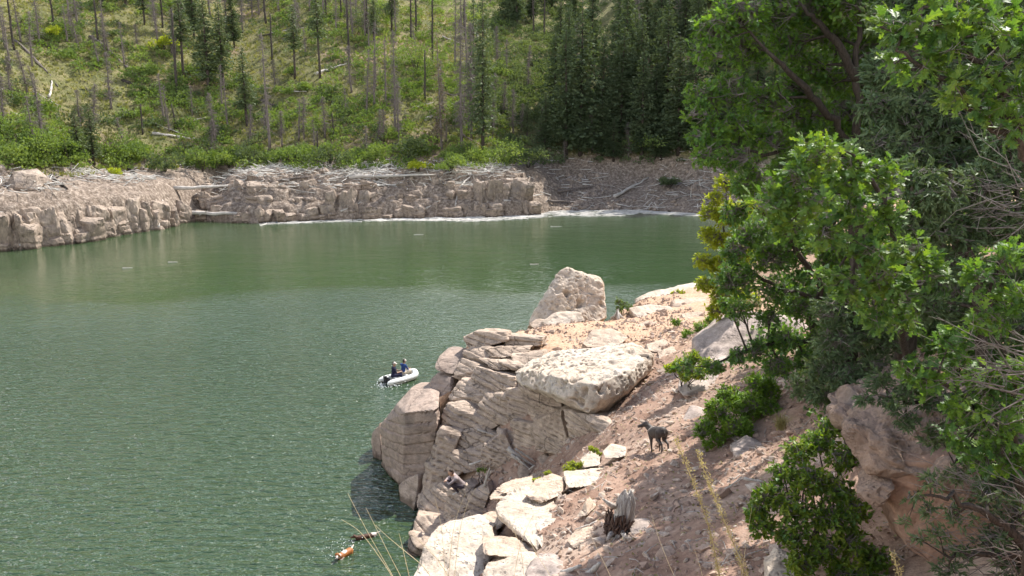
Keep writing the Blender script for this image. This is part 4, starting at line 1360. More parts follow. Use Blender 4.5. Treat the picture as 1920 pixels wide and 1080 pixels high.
FIRS = [(1088, 292, -2, 'fir0', 'tallest dense fir at the left edge of the shaded conifers', 1.15),
        (1062, 290, 42, 'fir3', 'fir with browning lower branches, leftmost of the shaded conifers', 1.0),
        (1126, 270, 64, 'fir1', 'dark fir between the tallest fir and its right-hand neighbour', 1.0),
        (1162, 262, 49, 'fir2', 'full pointed fir, third large one from the left among the shaded conifers', 1.1),
        (1203, 298, 91, 'fir1', 'sunlit-edged fir standing foremost among the shaded conifers', 1.1),
        (1271, 290, 65, 'fir4', 'pointed fir with sunlit left side nearest the oak', 1.2),
        (1193, 240, 24, 'fir3', 'fir rising behind the foremost one, its top near the upper edge', 1.0),
        (1128, 292, 176, 'fir4', 'short young fir at the foot of the shaded conifers', 1.0),
        (1250, 240, -4, 'fir0', 'tall fir cut by the upper edge right of centre of the shaded conifers', 1.05),
        (1172, 215, -20, 'fir2', 'tall fir at the back of the shaded conifers, cut by the upper edge', 1.0),
        (1228, 262, 118, 'fir1', 'dark fir between the foremost fir and the one nearest the oak', 1.0),
        (1300, 292, 60, 'fir3', 'dark fir half hidden by the oak, lower one', 1.1),
        (1340, 270, 10, 'fir2', 'dark fir behind the oak leaves, upper one', 1.1),
        (1388, 280, 90, 'fir4', 'pale fir top showing through the gap in the oak', 1.0),
        (1150, 302, 220, 'fir3', 'small dark conifer at the edge of the rubble bank', 1.0),
        (1240, 300, 226, 'fir1', 'low dark conifer above the rubble bank near the oak', 1.1),
        (1040, 235, 60, 'fir2', 'dark fir on the valley side left of the tallest fir, upper one', 0.9), (1022, 282, 170, 'fir4', 'small dark fir on the valley side left of the tallest fir, lower one', 0.9)]
for u, vb, vt, key, lab, wd in FIRS:
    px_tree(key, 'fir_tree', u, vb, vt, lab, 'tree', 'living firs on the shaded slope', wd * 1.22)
def back(u, v):
    a = 'behind the oak' if u > 1300 else 'right of the foremost fir' if u > 1215 else 'behind the foremost fir' if u > 1130 else 'left of the foremost fir'
    return a + (', topmost' if v < 40 else ', halfway up' if v < 125 else ', low down')


# the forest behind them, up the shaded slope
for i in range(118):
    u, vb = rng.uniform(955, 1480), rng.uniform(-60, 215)
    if (u < 1050 and vb > 60) or (vb > 120 and rng.random() < 0.5):
        continue
    b = far_hit(u, vb)
    key = rng.choice(['fir0', 'fir1', 'fir2', 'fir3', 'fir4', 'fir1', 'snag1', 'snag3'])
    if key.startswith('fir'):
        far_tree(key, 'fir_tree', b, rng.uniform(14, 21), 'dark fir standing back in the forest ' + back(u, vb), 'tree', 'firs of the dense forest ' + back(u, vb))
    else:
        far_tree(key, 'dead_snag', b, rng.uniform(12, 18), 'grey leafless tree among the dense firs ' + back(u, vb), 'dead tree', 'dead trees among the dense firs ' + back(u, vb))
THIN = [(905, 285, -30, 'thin1', 'slender green conifer right of the cluster of grey snags, reaching the top', 1.0),
        (888, 230, -10, 'thin0', 'slender conifer directly behind the cluster of grey snags', 0.9),
        (392, 172, -20, 'thin1', 'broad grey-green conifer left of a pair on the upper slope', 1.35),
        (420, 168, -6, 'thin0', 'broad grey-green conifer right of a pair on the upper slope', 1.3),
        (463, 236, 84, 'thin0', 'thin grey-green conifer beside the bare brush in the draw', 1.2),
        (345, 150, -30, 'thin2', 'grey-green conifer behind the charred trunk on the upper slope', 1.2),
        (553, 148, 8, 'thin2', 'conifer with a bare lower trunk above the white fallen log, left one', 1.1),
        (600, 146, -40, 'thin2', 'tall bare-trunked conifer standing by the white fallen log', 1.0),
        (176, 310, 190, 'thin1', 'small pale conifer among the bushes above the left cliff', 1.0),
        (150, 306, 205, 'thin0', 'small grey-green conifer left of another among the bushes above the left cliff', 1.0),
        (828, 280, 56, 'brown0', 'conifer with reddish dying needles and a dark trunk in the middle of the slope', 0.9),
        (988, 262, 190, 'thin0', 'small green conifer at the edge of the shadow beside the grey snag', 1.0)]
for u, vb, vt, key, lab, wd in THIN:
    px_tree(key, 'conifer_tree', u, vb, vt, lab, 'tree', 'thin conifers on the sunny slope', wd)
SNAGS = [(742, 240, 55, 'snag1', 'grey snag with fine twigs standing alone left of the bright shrubs'),
         (853, 125, -20, 'snag0', 'grey snag, leftmost in the cluster right of the bright shrubs'),
         (866, 278, 30, 'snag3', 'tall grey snag in the front of the cluster right of the bright shrubs'),
         (874, 140, -30, 'snag2', 'grey snag in the middle of the cluster, its foot hidden'),
         (885, 262, 40, 'snag1', 'grey snag, rightmost in the cluster right of the bright shrubs'),
         (878, 255, 95, 'snag0', 'shorter grey snag inside the cluster right of the bright shrubs'),
         (962, 250, 166, 'snag3', 'twiggy grey snag at the edge of the shadow above the shore bushes'),
         (570, 262, 180, 'snag3', 'short dense grey snag in the lower middle of the slope'),
         (505, 280, 60, 'snag2', 'thin bare trunk standing right of the draw'),
         (703, 205, 38, 'snag2', 'thin bare trunk left of the lone twiggy snag'),
         (687, 212, 92, 'snag0', 'short bare trunk below the upper shrubs left of the lone twiggy snag'),
         (725, 200, 72, 'snag2', 'slim snag just left of the lone twiggy snag'),
         (655, 116, -20, 'burnt1', 'dark trunk with a few branches right of the white fallen log'),
         (812, 112, -20, 'burnt1', 'dark straight trunk rising through the yellow-green shrubs at the top'),
         (331, 178, 15, 'burnt0', 'black charred trunk standing at the top of the draw'),
         (267, 252, 194, 'burnt0', 'short black burnt stump in the draw'),
         (100, 52, -40, 'burnt1', 'dark dead trunk at the upper left'),
         (18, 134, 10, 'snag2', 'bare thin snag leaning at the left edge'),
         (40, 80, -20, 'snag0', 'bare snag at the upper left corner'),
         (125, 80, 10, 'snag2', 'thin bare snag left of the long fallen trunk'),
         (194, 80, 0, 'snag2', 'pale slim snag on the upper left slope'),
         (232, 122, 40, 'snag2', 'white slim snag below the upper left shadow'),
         (258, 90, 45, 'snag3', 'grey twiggy snag in the upper left shadow'),
         (455, 62, -30, 'snag3', 'grey leafless conifer at the top right of the pair of broad conifers'),
         (418, 205, 120, 'snag2', 'thin trunk among the bare brush in the draw'),
         (313, 230, 160, 'snag2', 'thin snag leaning beside the burnt stump'),
         (316, 250, 200, 'snag2', 'short thin snag just right of the burnt stump'),
         (560, 60, 5, 'snag3', 'twiggy snag at the top left of the bare-trunked conifers'),
         (630, 60, -20, 'snag0', 'bare snag at the top above the white fallen log'),
         (1000, 70, -30, 'burnt1', 'dark bare trunk, left of a pair in the shaded valley'),
         (1020, 76, -40, 'burnt1', 'dark bare trunk, right of a pair in the shaded valley'),
         (1016, 274, 200, 'snag1', 'thin pale snag in the shaded shrubs of the valley'),
         (1058, 305, 262, 'snag2', 'short pale snag at the foot of the shaded slope'),
         (820, 270, 218, 'burnt0', 'short dark stub right of the dying conifer'),
         (838, 265, 222, 'snag2', 'short pale stub under the cluster of snags'),
         (760, 235, 205, 'snag2', 'short broken stub right of the lone twiggy snag'),
         (648, 215, 165, 'snag2', 'small snag at the left edge of the bright shrubs'),
         (530, 275, 235, 'snag2', 'small snag above the grey brush on the lower slope'),
         (590, 275, 225, 'snag0', 'small twiggy snag right of the short dense one'),
         (690, 295, 235, 'snag0', 'small twiggy snag above the cliff-top heap of driftwood'),
         (362, 215, 160, 'snag2', 'small snag beside the long fallen trunk in the draw'),
         (1110, 285, 205, 'snag3', 'grey leafless conifer among the firs at the shore'),
         (1178, 300, 228, 'snag3', 'purple-grey leafless tree below the foremost fir')]
for u, vb, vt, key, lab in SNAGS:
    px_tree(key, 'dead_snag', u, vb, vt, lab, 'dead tree', 'dead trees standing on the slope', 0.95)
SECT = [(0, 'at the far left, above the fallen trunks'), (130, 'left of the pair of broad conifers'), (330, 'behind the pair of broad conifers'), (470, 'above the white fallen log'), (650, 'above the dark green tree and bright thicket'), (830, 'above the cluster of grey snags'), (920, 'at the head of the shaded valley')]
for i in range(70):
    u, vb = rng.uniform(-10, 1010), rng.uniform(-60, 95)
    b = far_hit(u, vb)
    where = [s for a, s in SECT if u >= a or a == 0][-1]
    if rng.random() < 0.72:
        far_tree(rng.choice(['snag0', 'snag1', 'snag2', 'snag3', 'burnt1']), 'dead_snag', b, rng.uniform(8, 16), 'bare dead tree atop the sunny slope ' + where, 'dead tree', 'dead trees along the top of the slope ' + where)
    else:
        far_tree(rng.choice(['thin0', 'thin1', 'fir3']), 'conifer_tree', b, rng.uniform(10, 17), 'green conifer atop the sunny slope ' + where, 'tree', 'conifers along the top of the slope ' + where)
# smaller dead trees and fallen timber down the slope
LOW = [(0, 'left of the draw'), (270, 'in the draw'), (480, 'right of the draw'), (620, 'left of the bright thicket'), (760, 'among the bright shrubs'), (900, 'beside the shaded valley')]
for i in range(58):
    u, vb = rng.uniform(-10, 1000), rng.uniform(75, 300)
    b = far_hit(u, vb)
    where = [s for a, s in LOW if u >= a or a == 0][-1] + (', high up' if vb < 150 else ', halfway down' if vb < 225 else ', low down')
    o = far_tree(rng.choice(['snag0', 'snag1', 'snag2', 'snag3', 'snag3', 'burnt0']), 'dead_snag', b, rng.uniform(3.5, 9.5), 'small leafless tree standing on the slope ' + where, 'dead tree', 'small leafless trees ' + where)
    o.rotation_euler = (rng.normal(0, 0.06), rng.normal(0, 0.08), rng.uniform(0, 6.28))
for i in range(26):
    u, vb = rng.uniform(0, 980), rng.uniform(60, 300)
    p = far_hit(u, vb)
    a = rng.normal(0.3, 0.7)
    L = rng.uniform(3, 8)
    x1, y1 = p[0] + math.cos(a) * L, p[1] - math.sin(a) * L * 0.7
    q = np.array((x1, y1, float(fast_h(x1, y1))))
    where = [s for a_, s in LOW if u >= a_ or a_ == 0][-1] + (', high up' if vb < 150 else ', halfway down' if vb < 225 else ', low down')
    log_obj('fallen_trunk', p + (0, 0, 0.35), q + (0, 0, 0.35), rng.uniform(0.09, 0.16), rng.choice(['driftwood', 'snag_wood', 'burnt_wood']), 'fallen trunk lying in the brush ' + where, 'log', 'fallen trunks ' + where)
# ridge wood above the picture's upper edge, seen only mirrored in the lake
tz_, tp_, td_, ts_ = 22, [], [], []
for i in range(230):
    x, y = rng.uniform(-190, 130), rng.uniform(200, 300)
    H_ = rng.uniform(13, 22)
    if float(fast_h(x, y)) - CAMZ < 0.15 * y:
        continue
    zz = rng.random(90) ** 1.4
    a = rng.uniform(0, 6.283, 90)
    rr = (1 - zz) * 3.0 * rng.uniform(0.4, 1, 90)
    tp_.append(np.c_[x + np.cos(a) * rr, y + np.sin(a) * rr, float(fast_h(x, y)) + zz * H_])
    td_.append(np.c_[np.cos(a), np.sin(a), np.full(90, -0.2)])
for i in range(190):                   # and round the slope hidden behind the near oaks
    x, y = rng.uniform(46, 150), rng.uniform(60, 230)
    if x < 0.36 * y + 4 or float(fast_h(x, y)) < 7.5:
        continue
    H_ = rng.uniform(11, 19)
    zz = rng.random(120) ** 1.4
    a = rng.uniform(0, 6.283, 120)
    rr = (1 - zz) * 2.8 * rng.uniform(0.4, 1, 120)
    tp_.append(np.c_[x + np.cos(a) * rr, y + np.sin(a) * rr, float(fast_h(x, y)) + zz * H_])
    td_.append(np.c_[np.cos(a), np.sin(a), np.full(120, -0.2)])
tp_, td_ = np.concatenate(tp_), np.concatenate(td_)
V, F = scatter(np.array([(0, 0, -0.6), (0.9, 0.1, 0.2), (0, 0.2, 1.5), (-0.9, 0.1, 0.2)]), np.array([(0, 1, 2), (0, 2, 3)]), tp_, frames(td_, rng=rng), rng.uniform(0.7, 1.2, len(tp_)))
tag(part('ridge_wood', V, F, MAT['conifer_leaf'], smooth=False), 'conifer wood along the ridge above the slopes', 'wood', kind='stuff')


# ---- shrubs and grass on the far slopes (uncountable cover)
def leafcloud(rg, n, rad, lo=0.15):
    """Leaf clumps through a dome-shaped bush."""
    d = rg.normal(0, 1, (n, 3))
    d /= np.linalg.norm(d, axis=1)[:, None]
    d[:, 2] = np.abs(d[:, 2])
    r = rg.uniform(0.35, 1.0, n) ** 0.6
    lump = 1 + 0.25 * np.sin(d[:, 0] * 5 + rg.uniform(0, 6)) * np.cos(d[:, 1] * 4 + rg.uniform(0, 6))
    p = d * (r * lump)[:, None] * rad
    p[:, 2] += lo
    return p, d + rg.normal(0, 0.5, (n, 3)) + (0, 0, 0.3)


LV = np.array([(0, 0, 0), (0.15, 0.03, 0.16), (0, 0.06, 0.32), (-0.15, 0.03, 0.16)])
LF = np.array([(0, 1, 2), (0, 2, 3)])


def cover(name, count, fu, fv, size, mat, label, cat, leaves=70, keep=None):
    Ps, Ds, Ss = [], [], []
    k = 0
    while k < count:
        u, v = fu(), fv()
        if keep is not None and not keep(u, v):
            continue
        b = far_hit(u, v)
        if b[2] < 6.2:
            k += 1
            continue
        r = size * float(np.clip(np.exp(rng.normal(-0.18, 0.42)), 0.35, 1.9))
        p, d = leafcloud(rng, int(leaves * min(2.2, (r / size) ** 2 + 0.3)), np.array((r, r, r * rng.uniform(0.7, 1.05))))
        Ps.append(p + b)
        Ds.append(d)
        Ss.append(rng.uniform(0.7, 1.4, len(p)) * (0.75 + 0.35 * size) * 0.72)
        k += 1
    P, D, S = np.concatenate(Ps), np.concatenate(Ds), np.concatenate(Ss)
    V, F = scatter(LV, LF, P, frames(D, rng=rng), S)
    o = part(name, V, F, MAT[mat], smooth=False)
    tag(o, label, cat, kind='stuff')


def patch(u, v):
    return float(fbm(np.array([[u / 95.0, v / 55.0, 3.3]]), 3, 0.5, 60)[0])


cover('hillside_shrubs', 1300, lambda: rng.uniform(-10, 950), lambda: rng.uniform(-35, 320), 1.25, 'far_shrub', 'green oak brush covering the sunny hillside', 'shrubs', 78,
      lambda u, v: (patch(u, v) > -0.06) or (u > 600 and patch(u, v) > -0.3) or v > 285)
cover('shade_tinted_shrubs', 560, lambda: 930 + 970 * rng.random() ** 1.5, lambda: rng.uniform(-20, 312), 1.5, 'far_shrub_dark', 'brush covering the valley slope, shade painted into its dark green', 'shrubs', 110)  # darker leaf colour stands in for the shade on this slope
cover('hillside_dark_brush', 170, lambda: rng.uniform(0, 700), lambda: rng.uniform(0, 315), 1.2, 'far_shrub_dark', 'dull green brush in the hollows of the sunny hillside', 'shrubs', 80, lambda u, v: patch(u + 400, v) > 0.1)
cover('valley_brush', 430, lambda: rng.uniform(915, 1085), lambda: rng.uniform(-40, 230), 1.4, 'far_shrub_dark', 'brush at the head of the shaded valley, shade painted into its colour', 'shrubs', 90)  # the same darkened green paints the shade here
# grass tufts
n = 21000
u = rng.uniform(-75, 1, n)
y = rng.uniform(104, 205, n)
x = u * y / 120.0
z = fast_h(x, y)
ok = (z > 6.9) & (z < 48)
x, y, z = x[ok], y[ok], z[ok]
GV = np.array([(-0.16, 0, 0), (0.16, 0, 0), (0.22, 0.05, 0.42), (0.05, 0, 0.12), (-0.2, -0.04, 0.4)])
GF = np.array([(0, 1, 2), (0, 3, 4)])
V, F = scatter(GV, GF, np.c_[x, y, z], frames(np.c_[rng.normal(0, 0.15, len(x)), rng.normal(0, 0.15, len(x)), np.ones(len(x))], rng=rng), rng.uniform(0.7, 1.5, len(x)))
tag(part('hillside_grass', V, F, MAT['far_grass'], smooth=False), 'dry yellow-green grass growing over the sunny hillside', 'grass', kind='stuff')

# ---- bushes one can tell apart along the far shore
BUSH = [(30, 300, 62, 'far_shrub', 'rounded green bush at the left edge above the cliff'), (85, 305, 70, 'far_shrub', 'large dark-based green bush above the left cliff'), (130, 306, 52, 'far_shrub', 'green bush right of the large one above the left cliff'),
        (205, 300, 58, 'far_shrub', 'pale green bush beside the small conifers above the left cliff'), (248, 305, 45, 'far_shrub', 'light green bush sloping down to the charred log'), (8, 262, 55, 'far_shrub', 'bright leafy bush cut by the left edge'),
        (218, 332, 20, 'yellow_leaf', 'small yellow-green plant on the bank above the left cliff'), (310, 322, 42, 'far_shrub_dark', 'dark bush in the mouth of the draw'), (380, 322, 55, 'far_shrub', 'green bush at the bank right of the notch'),
        (430, 318, 50, 'far_shrub', 'green bush behind the leaning dark log'), (480, 312, 44, 'far_shrub_dark', 'dark green bush left of the grey stump on the bank'), (548, 315, 48, 'far_shrub', 'green bush in the middle of the shoreline hedge'),
        (620, 315, 50, 'far_shrub_dark', 'grey-green bush left of the driftwood heap'), (700, 308, 46, 'far_shrub', 'bush above the driftwood heap'), (785, 322, 30, 'yellow_leaf', 'yellow bush on top of the middle cliff'),
        (765, 300, 48, 'far_shrub_dark', 'grey-green bush above the longest white log'), (845, 325, 40, 'far_shrub', 'green bush hanging over the middle cliff'), (880, 308, 50, 'far_shrub', 'bright green bush above the square buttress'),
        (935, 312, 62, 'far_shrub', 'large leafy bush with visible stems above the end of the cliff'), (990, 315, 44, 'far_shrub_dark', 'dark green bush where the sunny slope meets the shade'), (1228, 300, 55, 'far_shrub', 'bush with a sunlit crown at the foot of the firs near the oak'),
        (1255, 355, 26, 'far_shrub_dark', 'low green plant on the rubble bank near the oak'), (32, 82, 0, None, None), (97, 72, 26, 'yellow_leaf', 'bright yellow-green bush on the upper left slope'), (308, 95, 32, 'yellow_leaf', 'bright yellow-green small tree at the top of the draw'),
        (780, 135, 70, 'far_shrub', 'widest bright green thicket in the upper middle slope'), (700, 60, 60, 'far_shrub_dark', 'dark green tree at the top of the slope above the thicket'), (548, 142, 20, 'far_shrub', 'small round bush by the white fallen log')]
for u, vb, hpx, mat, lab in BUSH:
    if mat is None:
        continue
    b = far_hit(u, vb)
    h = hpx * b[1] / FPX * 1.02
    e = empty('bush', tuple(b), lab, 'bush')
    g = Geo()
    for _ in range(6):
        d = np.array((rng.normal(0, 0.35), rng.normal(0, 0.35), 1.0)) * h * 0.75
        g.tube(np.array([(0, 0, -0.2), d * 0.5 + rng.normal(0, 0.08, 3), d]) + b, [0.06, 0.04, 0.015], 4, False)
    part('stem', *g.get(), MAT['bark'], e)
    P, D = [], []
    for _ in range(7):
        o3 = np.array((rng.normal(0, 0.36), rng.normal(0, 0.3), rng.uniform(0.1, 0.55))) * h
        p, d = leafcloud(rng, 230, np.array((0.42, 0.42, 0.42)) * h * rng.uniform(0.7, 1.1))
        P.append(p + o3 + b - (0, 0, 0.1 * h))
        D.append(d)
    P, D = np.concatenate(P), np.concatenate(D)
    V, F = scatter(LV, LF, P, frames(D, rng=rng), rng.uniform(0.7, 1.3, len(P)) * np.clip(h / 3.2, 0.5, 1.1) * 0.72)
    part('foliage', V, F, MAT[mat], e, smooth=False)
# ------------------------------------------------------------------ near trees and shrubs on the right
rng = np.random.default_rng(23)
_half = [((0.03, 0.12), (0.20, 0.33), (0.06, 0.40)), ((0.06, 0.34), (0.29, 0.60), (0.08, 0.64)), ((0.06, 0.58), (0.20, 0.86), (0.02, 0.86))]
_v, _f = [(0, 0, 0), (0.075, 0.0, 0.5), (0, 0.0, 1.0), (-0.075, 0.0, 0.5)], [(0, 1, 2), (0, 2, 3)]
for sgn in (1, -1):
    for tri in _half:
        k = len(_v)
        for (x_, z_) in tri:
            _v.append((sgn * x_, 0.10 * abs(x_) - 0.10 * z_ * z_ + 0.01, z_))
        _f.append((k, k + 1, k + 2) if sgn > 0 else (k, k + 2, k + 1))
OAK_V, OAK_F = np.array(_v, float), np.array(_f)
OAK_V[:4, 1] -= 0.10 * OAK_V[:4, 2] ** 2
LEAF_V = np.array([(0, 0, 0), (0.25, 0.05, 0.36), (0.17, 0.0, 0.72), (0, -0.08, 1.0), (-0.17, 0.0, 0.72), (-0.25, 0.05, 0.36)])
LEAF_F = np.array([(0, 1, 2), (0, 2, 3), (0, 3, 4), (0, 4, 5)])
_tv, _tf = [], []
_rg = np.random.default_rng(5)
for k in range(7):                # a juniper tuft: thin scale-leaved twiglets
    a = _rg.uniform(0, 6.28)
    d = np.array((math.cos(a) * _rg.uniform(0.1, 0.75), math.sin(a) * _rg.uniform(0.1, 0.75), 1.0))
    d /= np.linalg.norm(d)
    o_ = np.array((0, 0, 1)) * _rg.uniform(0, 0.45)
    s_ = np.cross(d, (math.sin(a * 3), math.cos(a * 2), 0.3))
    s_ /= np.linalg.norm(s_)
    L_ = _rg.uniform(0.45, 0.8)
    k0 = len(_tv)
    _tv += [o_ - s_ * 0.03, o_ + d * L_ * 0.55 + s_ * 0.075, o_ + d * L_, o_ + d * L_ * 0.55 - s_ * 0.075]
    _tf += [(k0, k0 + 1, k0 + 2), (k0, k0 + 2, k0 + 3)]
TUFT_V, TUFT_F = np.array(_tv), np.array(_tf)


TREES = []


def unit(v):
    return v / (np.linalg.norm(v) + 1e-9)


def leafy(name, label, cat, stems, clumps, mat, leaf=0.12, per=7, dens=1.0, tmpl='oak', bark='bark', twig_r=0.006, up=0.35, group=None, seed=0, limb_r=0.035, extra_mat=None, extra_share=0.0, inner=0.25):
    """stems: [(points, radii)]; clumps: [(centre, radius)].  Trunk, twigs and foliage of one plant."""
    rg = np.random.default_rng(seed + 500)
    base = np.array(stems[0][0][0], float)
    root = empty(name, tuple(base), label, cat, group)
    tr = Geo()
    S = []
    for pts, rad in stems:
        pts = np.asarray(pts, float)
        t = np.linspace(0, 1, len(pts))
        tt = np.linspace(0, 1, 4 * len(pts))
        P = np.c_[[np.interp(tt, t, pts[:, k]) for k in range(3)]].T
        P[1:-1] = (P[:-2] + 2 * P[1:-1] + P[2:]) / 4
        P[1:-1] += rg.normal(0, 0.02, (len(P) - 2, 3))
        rr = np.interp(tt, np.linspace(0, 1, len(rad)), rad)
        tr.tube(P, rr, 8)
        S.append(np.c_[P, rr])
    S = np.concatenate(S)
    tw = Geo()
    pos, dirs, scl, rolls = [], [], [], []
    for c, r in clumps:
        c = np.asarray(c, float)
        d2 = np.linalg.norm(S[:, :3] - c, axis=1) + 0.6 * np.maximum(S[:, 2] - c[2], 0)
        s0 = S[np.argmin(d2)]
        a = s0[:3]
        m = (a + c) / 2 + np.array((0, 0, 0.10 * np.linalg.norm(c - a))) + rg.normal(0, 0.08 * r, 3)
        lr = min(limb_r, s0[3] * 0.7)
        t = np.linspace(0, 1, 6)[:, None]
        limb = (1 - t) ** 2 * a + 2 * t * (1 - t) * m + t ** 2 * c
        tr.tube(limb, np.linspace(lr, lr * 0.35, 6), 5, False)
        ncl = max(3, int(dens * 62 * (r / leaf) ** 2 / per))
        nsub = int(np.clip(ncl / 14, 3, 9))
        subs = []
        for _ in range(nsub):
            d = unit(rg.normal(0, 1, 3) + unit(c - a) * 0.4)
            e = c + d * r * rg.uniform(0.45, 0.85) * np.array((1, 1, 0.8))
            b0 = limb[rg.integers(2, 6)]
            mid = (b0 + e) / 2 + rg.normal(0, 0.12 * r, 3)
            tr.tube(np.array([b0, mid, e]), [lr * 0.4, lr * 0.3, lr * 0.14], 4, False)
            subs.append((b0, mid, e))
        d = rg.normal(0, 1, (ncl, 3))
        d /= np.linalg.norm(d, axis=1)[:, None]
        q = c + d * (r * (inner + (1 - inner) * rg.random(ncl) ** 0.5))[:, None] * np.array((1, 1, 0.8))
        sb = np.array(subs)[rg.integers(len(subs), size=ncl)]
        f = rg.random(ncl)[:, None]
        o0 = sb[:, 1] * (1 - f) + sb[:, 2] * f
        far = np.linalg.norm(q - o0, axis=1) > 0.75 * r
        q[far] = o0[far] + (q[far] - o0[far]) * 0.8
        tw.tubes(np.stack([o0, (o0 + q) / 2 + rg.normal(0, 0.05 * r, (ncl, 3)), q], 1), [twig_r * 1.4, twig_r, twig_r * 0.6])
        ax = (q - o0) / (np.linalg.norm(q - o0, axis=1)[:, None] + 1e-6) + rg.normal(0, 0.3, (ncl, 3)) + np.array((0, 0, up))
        ax = np.repeat(ax / np.linalg.norm(ax, axis=1)[:, None], per, 0)
        m_ = len(ax)
        pos.append(np.repeat(q, per, 0) + ax * (leaf * rg.uniform(-0.6, 0.25, m_))[:, None])
        dirs.append(ax * rg.uniform(0.1, 0.9, m_)[:, None] + rg.normal(0, 0.65, (m_, 3)) - np.array((0, 0, 0.12)))
        scl.append(leaf * rg.uniform(0.5, 1.2, m_))
        rolls.append(rg.normal(0, 0.55, m_))
    part('trunk', *tr.get(), MAT[bark], root)
    tag(part('twigs', *tw.get(), MAT['twig'], root), kind='stuff')
    pos, dirs, scl, rolls = map(np.concatenate, (pos, dirs, scl, rolls))
    TV, TF = {'oak': (OAK_V, OAK_F), 'leaf': (LEAF_V, LEAF_F), 'tuft': (TUFT_V, TUFT_F)}[tmpl]
    sel = rg.random(len(pos)) < extra_share
    for nm, mk, mt in (('foliage', ~sel, mat), ('foliage', sel, extra_mat)):
        if mk.any():
            V, F = scatter(TV, TF, pos[mk], frames(dirs[mk], rolls[mk]), scl[mk])
            part(nm, V, F, MAT[mt], root, smooth=False)
    TREES.append(root)
    return root


def cl(*rows):
    """Clumps from (u, v, radius in photo pixels, Y)."""
    return [(at(u, v, Y=Y), 1.14 * r * Y / FPX) for u, v, r, Y in rows]


def P3(*rows):
    return [at(u, v, Y=Y) for u, v, Y in rows]


def gz(p, dz=0.0):
    p = np.array(p, float)
    p[2] = float(near_h(np.array([p[0]]), np.array([p[1]]))[0]) + dz
    return p


def foot(u, v, Y):
    p = at(u, v, Y=Y)
    return gz(p, -0.1)


# the tall oak behind
b = foot(1625, 640, 16.0)
leafy('oak_tree', 'tall oak with curving dark limbs leaning out over the lake view', 'tree',
      [([b, *P3((1618, 480, 15.8), (1600, 330, 15.5), (1610, 190, 15.2), (1603, 113, 15.2), (1614, 51, 15.2), (1606, -40, 15.3))], [0.11, 0.10, 0.09, 0.075, 0.06, 0.045, 0.03]),
       (P3((1600, 300, 15.4), (1570, 235, 15.2), (1518, 175, 15.0), (1470, 128, 14.8), (1448, 100, 14.7), (1397, 51, 14.6)), [0.075, 0.07, 0.065, 0.05, 0.035, 0.02]),
       (P3((1606, 150, 15.2), (1569, 82, 15.1), (1530, 40, 15.0), (1505, 10, 15.0)), [0.09, 0.07, 0.05, 0.03]),
       (P3((1590, 300, 15.4), (1520, 280, 15.0), (1430, 290, 14.6), (1370, 270, 14.4)), [0.05, 0.04, 0.03, 0.02])],
      cl((1338, 62, 46, 14.6), (1385, 28, 56, 14.8), (1450, 18, 56, 15.4), (1520, 10, 60, 15.8), (1590, -5, 60, 15.0), (1325, 100, 34, 14.4), (1400, 95, 48, 15.2), (1480, 90, 50, 15.6), (1560, 70, 46, 15.8), (1330, 180, 40, 14.5), (1370, 165, 46, 14.8),
         (1430, 190, 50, 15.2), (1500, 215, 52, 15.6), (1560, 150, 46, 16.0), (1640, 100, 50, 16.2), (1640, 30, 55, 16.0), (1310, 215, 28, 14.2), (1385, 235, 42, 14.5), (1450, 260, 44, 14.8), (1530, 270, 48, 15.3), (1330, 290, 34, 13.8), (1380, 300, 40, 14.2), (1590, 210, 50, 16.0), (1420, -60, 70, 15.5), (1540, -90, 90, 16), (1650, -80, 90, 16), (1480, -150, 90, 17), (1600, -190, 100, 17), (1520, 130, 42, 15.8), (1490, 165, 40, 15.6), (1400, 340, 40, 14.6), (1470, 320, 42, 15.0), (1560, 330, 46, 15.4), (1620, 270, 46, 15.8), (1345, 245, 34, 14.2), (1310, 255, 24, 14.0)),
      'oak_leaf', 0.125, 7, 0.72, seed=1, extra_mat='oak_leaf_dark', extra_share=0.35)
# second oak, lower and farther, dark
b = foot(1530, 700, 18.0)
leafy('oak_tree', 'dark low oak spreading over the large grey boulder', 'tree',
      [([b, *P3((1527, 650, 17.8), (1524, 600, 17.6), (1541, 530, 17.4), (1506, 492, 17.0), (1467, 425, 16.6), (1400, 375, 16.2), (1357, 340, 16.0))], [0.10, 0.095, 0.085, 0.07, 0.06, 0.05, 0.035, 0.02]),
       (P3((1535, 560, 17.4), (1460, 540, 17.0), (1390, 500, 16.8), (1350, 470, 16.6)), [0.05, 0.04, 0.03, 0.02]),
       (P3((1527, 640, 17.7), (1470, 640, 17.2), (1400, 655, 16.8), (1330, 690, 16.4)), [0.06, 0.05, 0.04, 0.02])],
      cl((1378, 400, 30, 16.0), (1400, 350, 36, 16.0), (1375, 470, 34, 16.4), (1410, 440, 42, 16.6), (1450, 480, 44, 17.0), (1358, 530, 26, 16.8), (1390, 520, 44, 16.8), (1450, 545, 42, 17.2), (1390, 580, 30, 17.0), (1440, 590, 30, 17.2), (1500, 570, 44, 17.6), (1362, 570, 20, 17.2),
         (1560, 560, 44, 17.8), (1420, 655, 28, 16.8), (1470, 640, 34, 17.0), (1510, 680, 34, 17.0), (1380, 668, 24, 16.6), (1340, 690, 24, 16.2), (1460, 690, 32, 16.8), (1285, 688, 22, 16.2), (1545, 640, 40, 17.2), (1480, 420, 46, 17.0), (1560, 470, 50, 17.6)),
      'oak_leaf_dark', 0.13, 7, 0.8, seed=2, extra_mat='oak_leaf', extra_share=0.3)
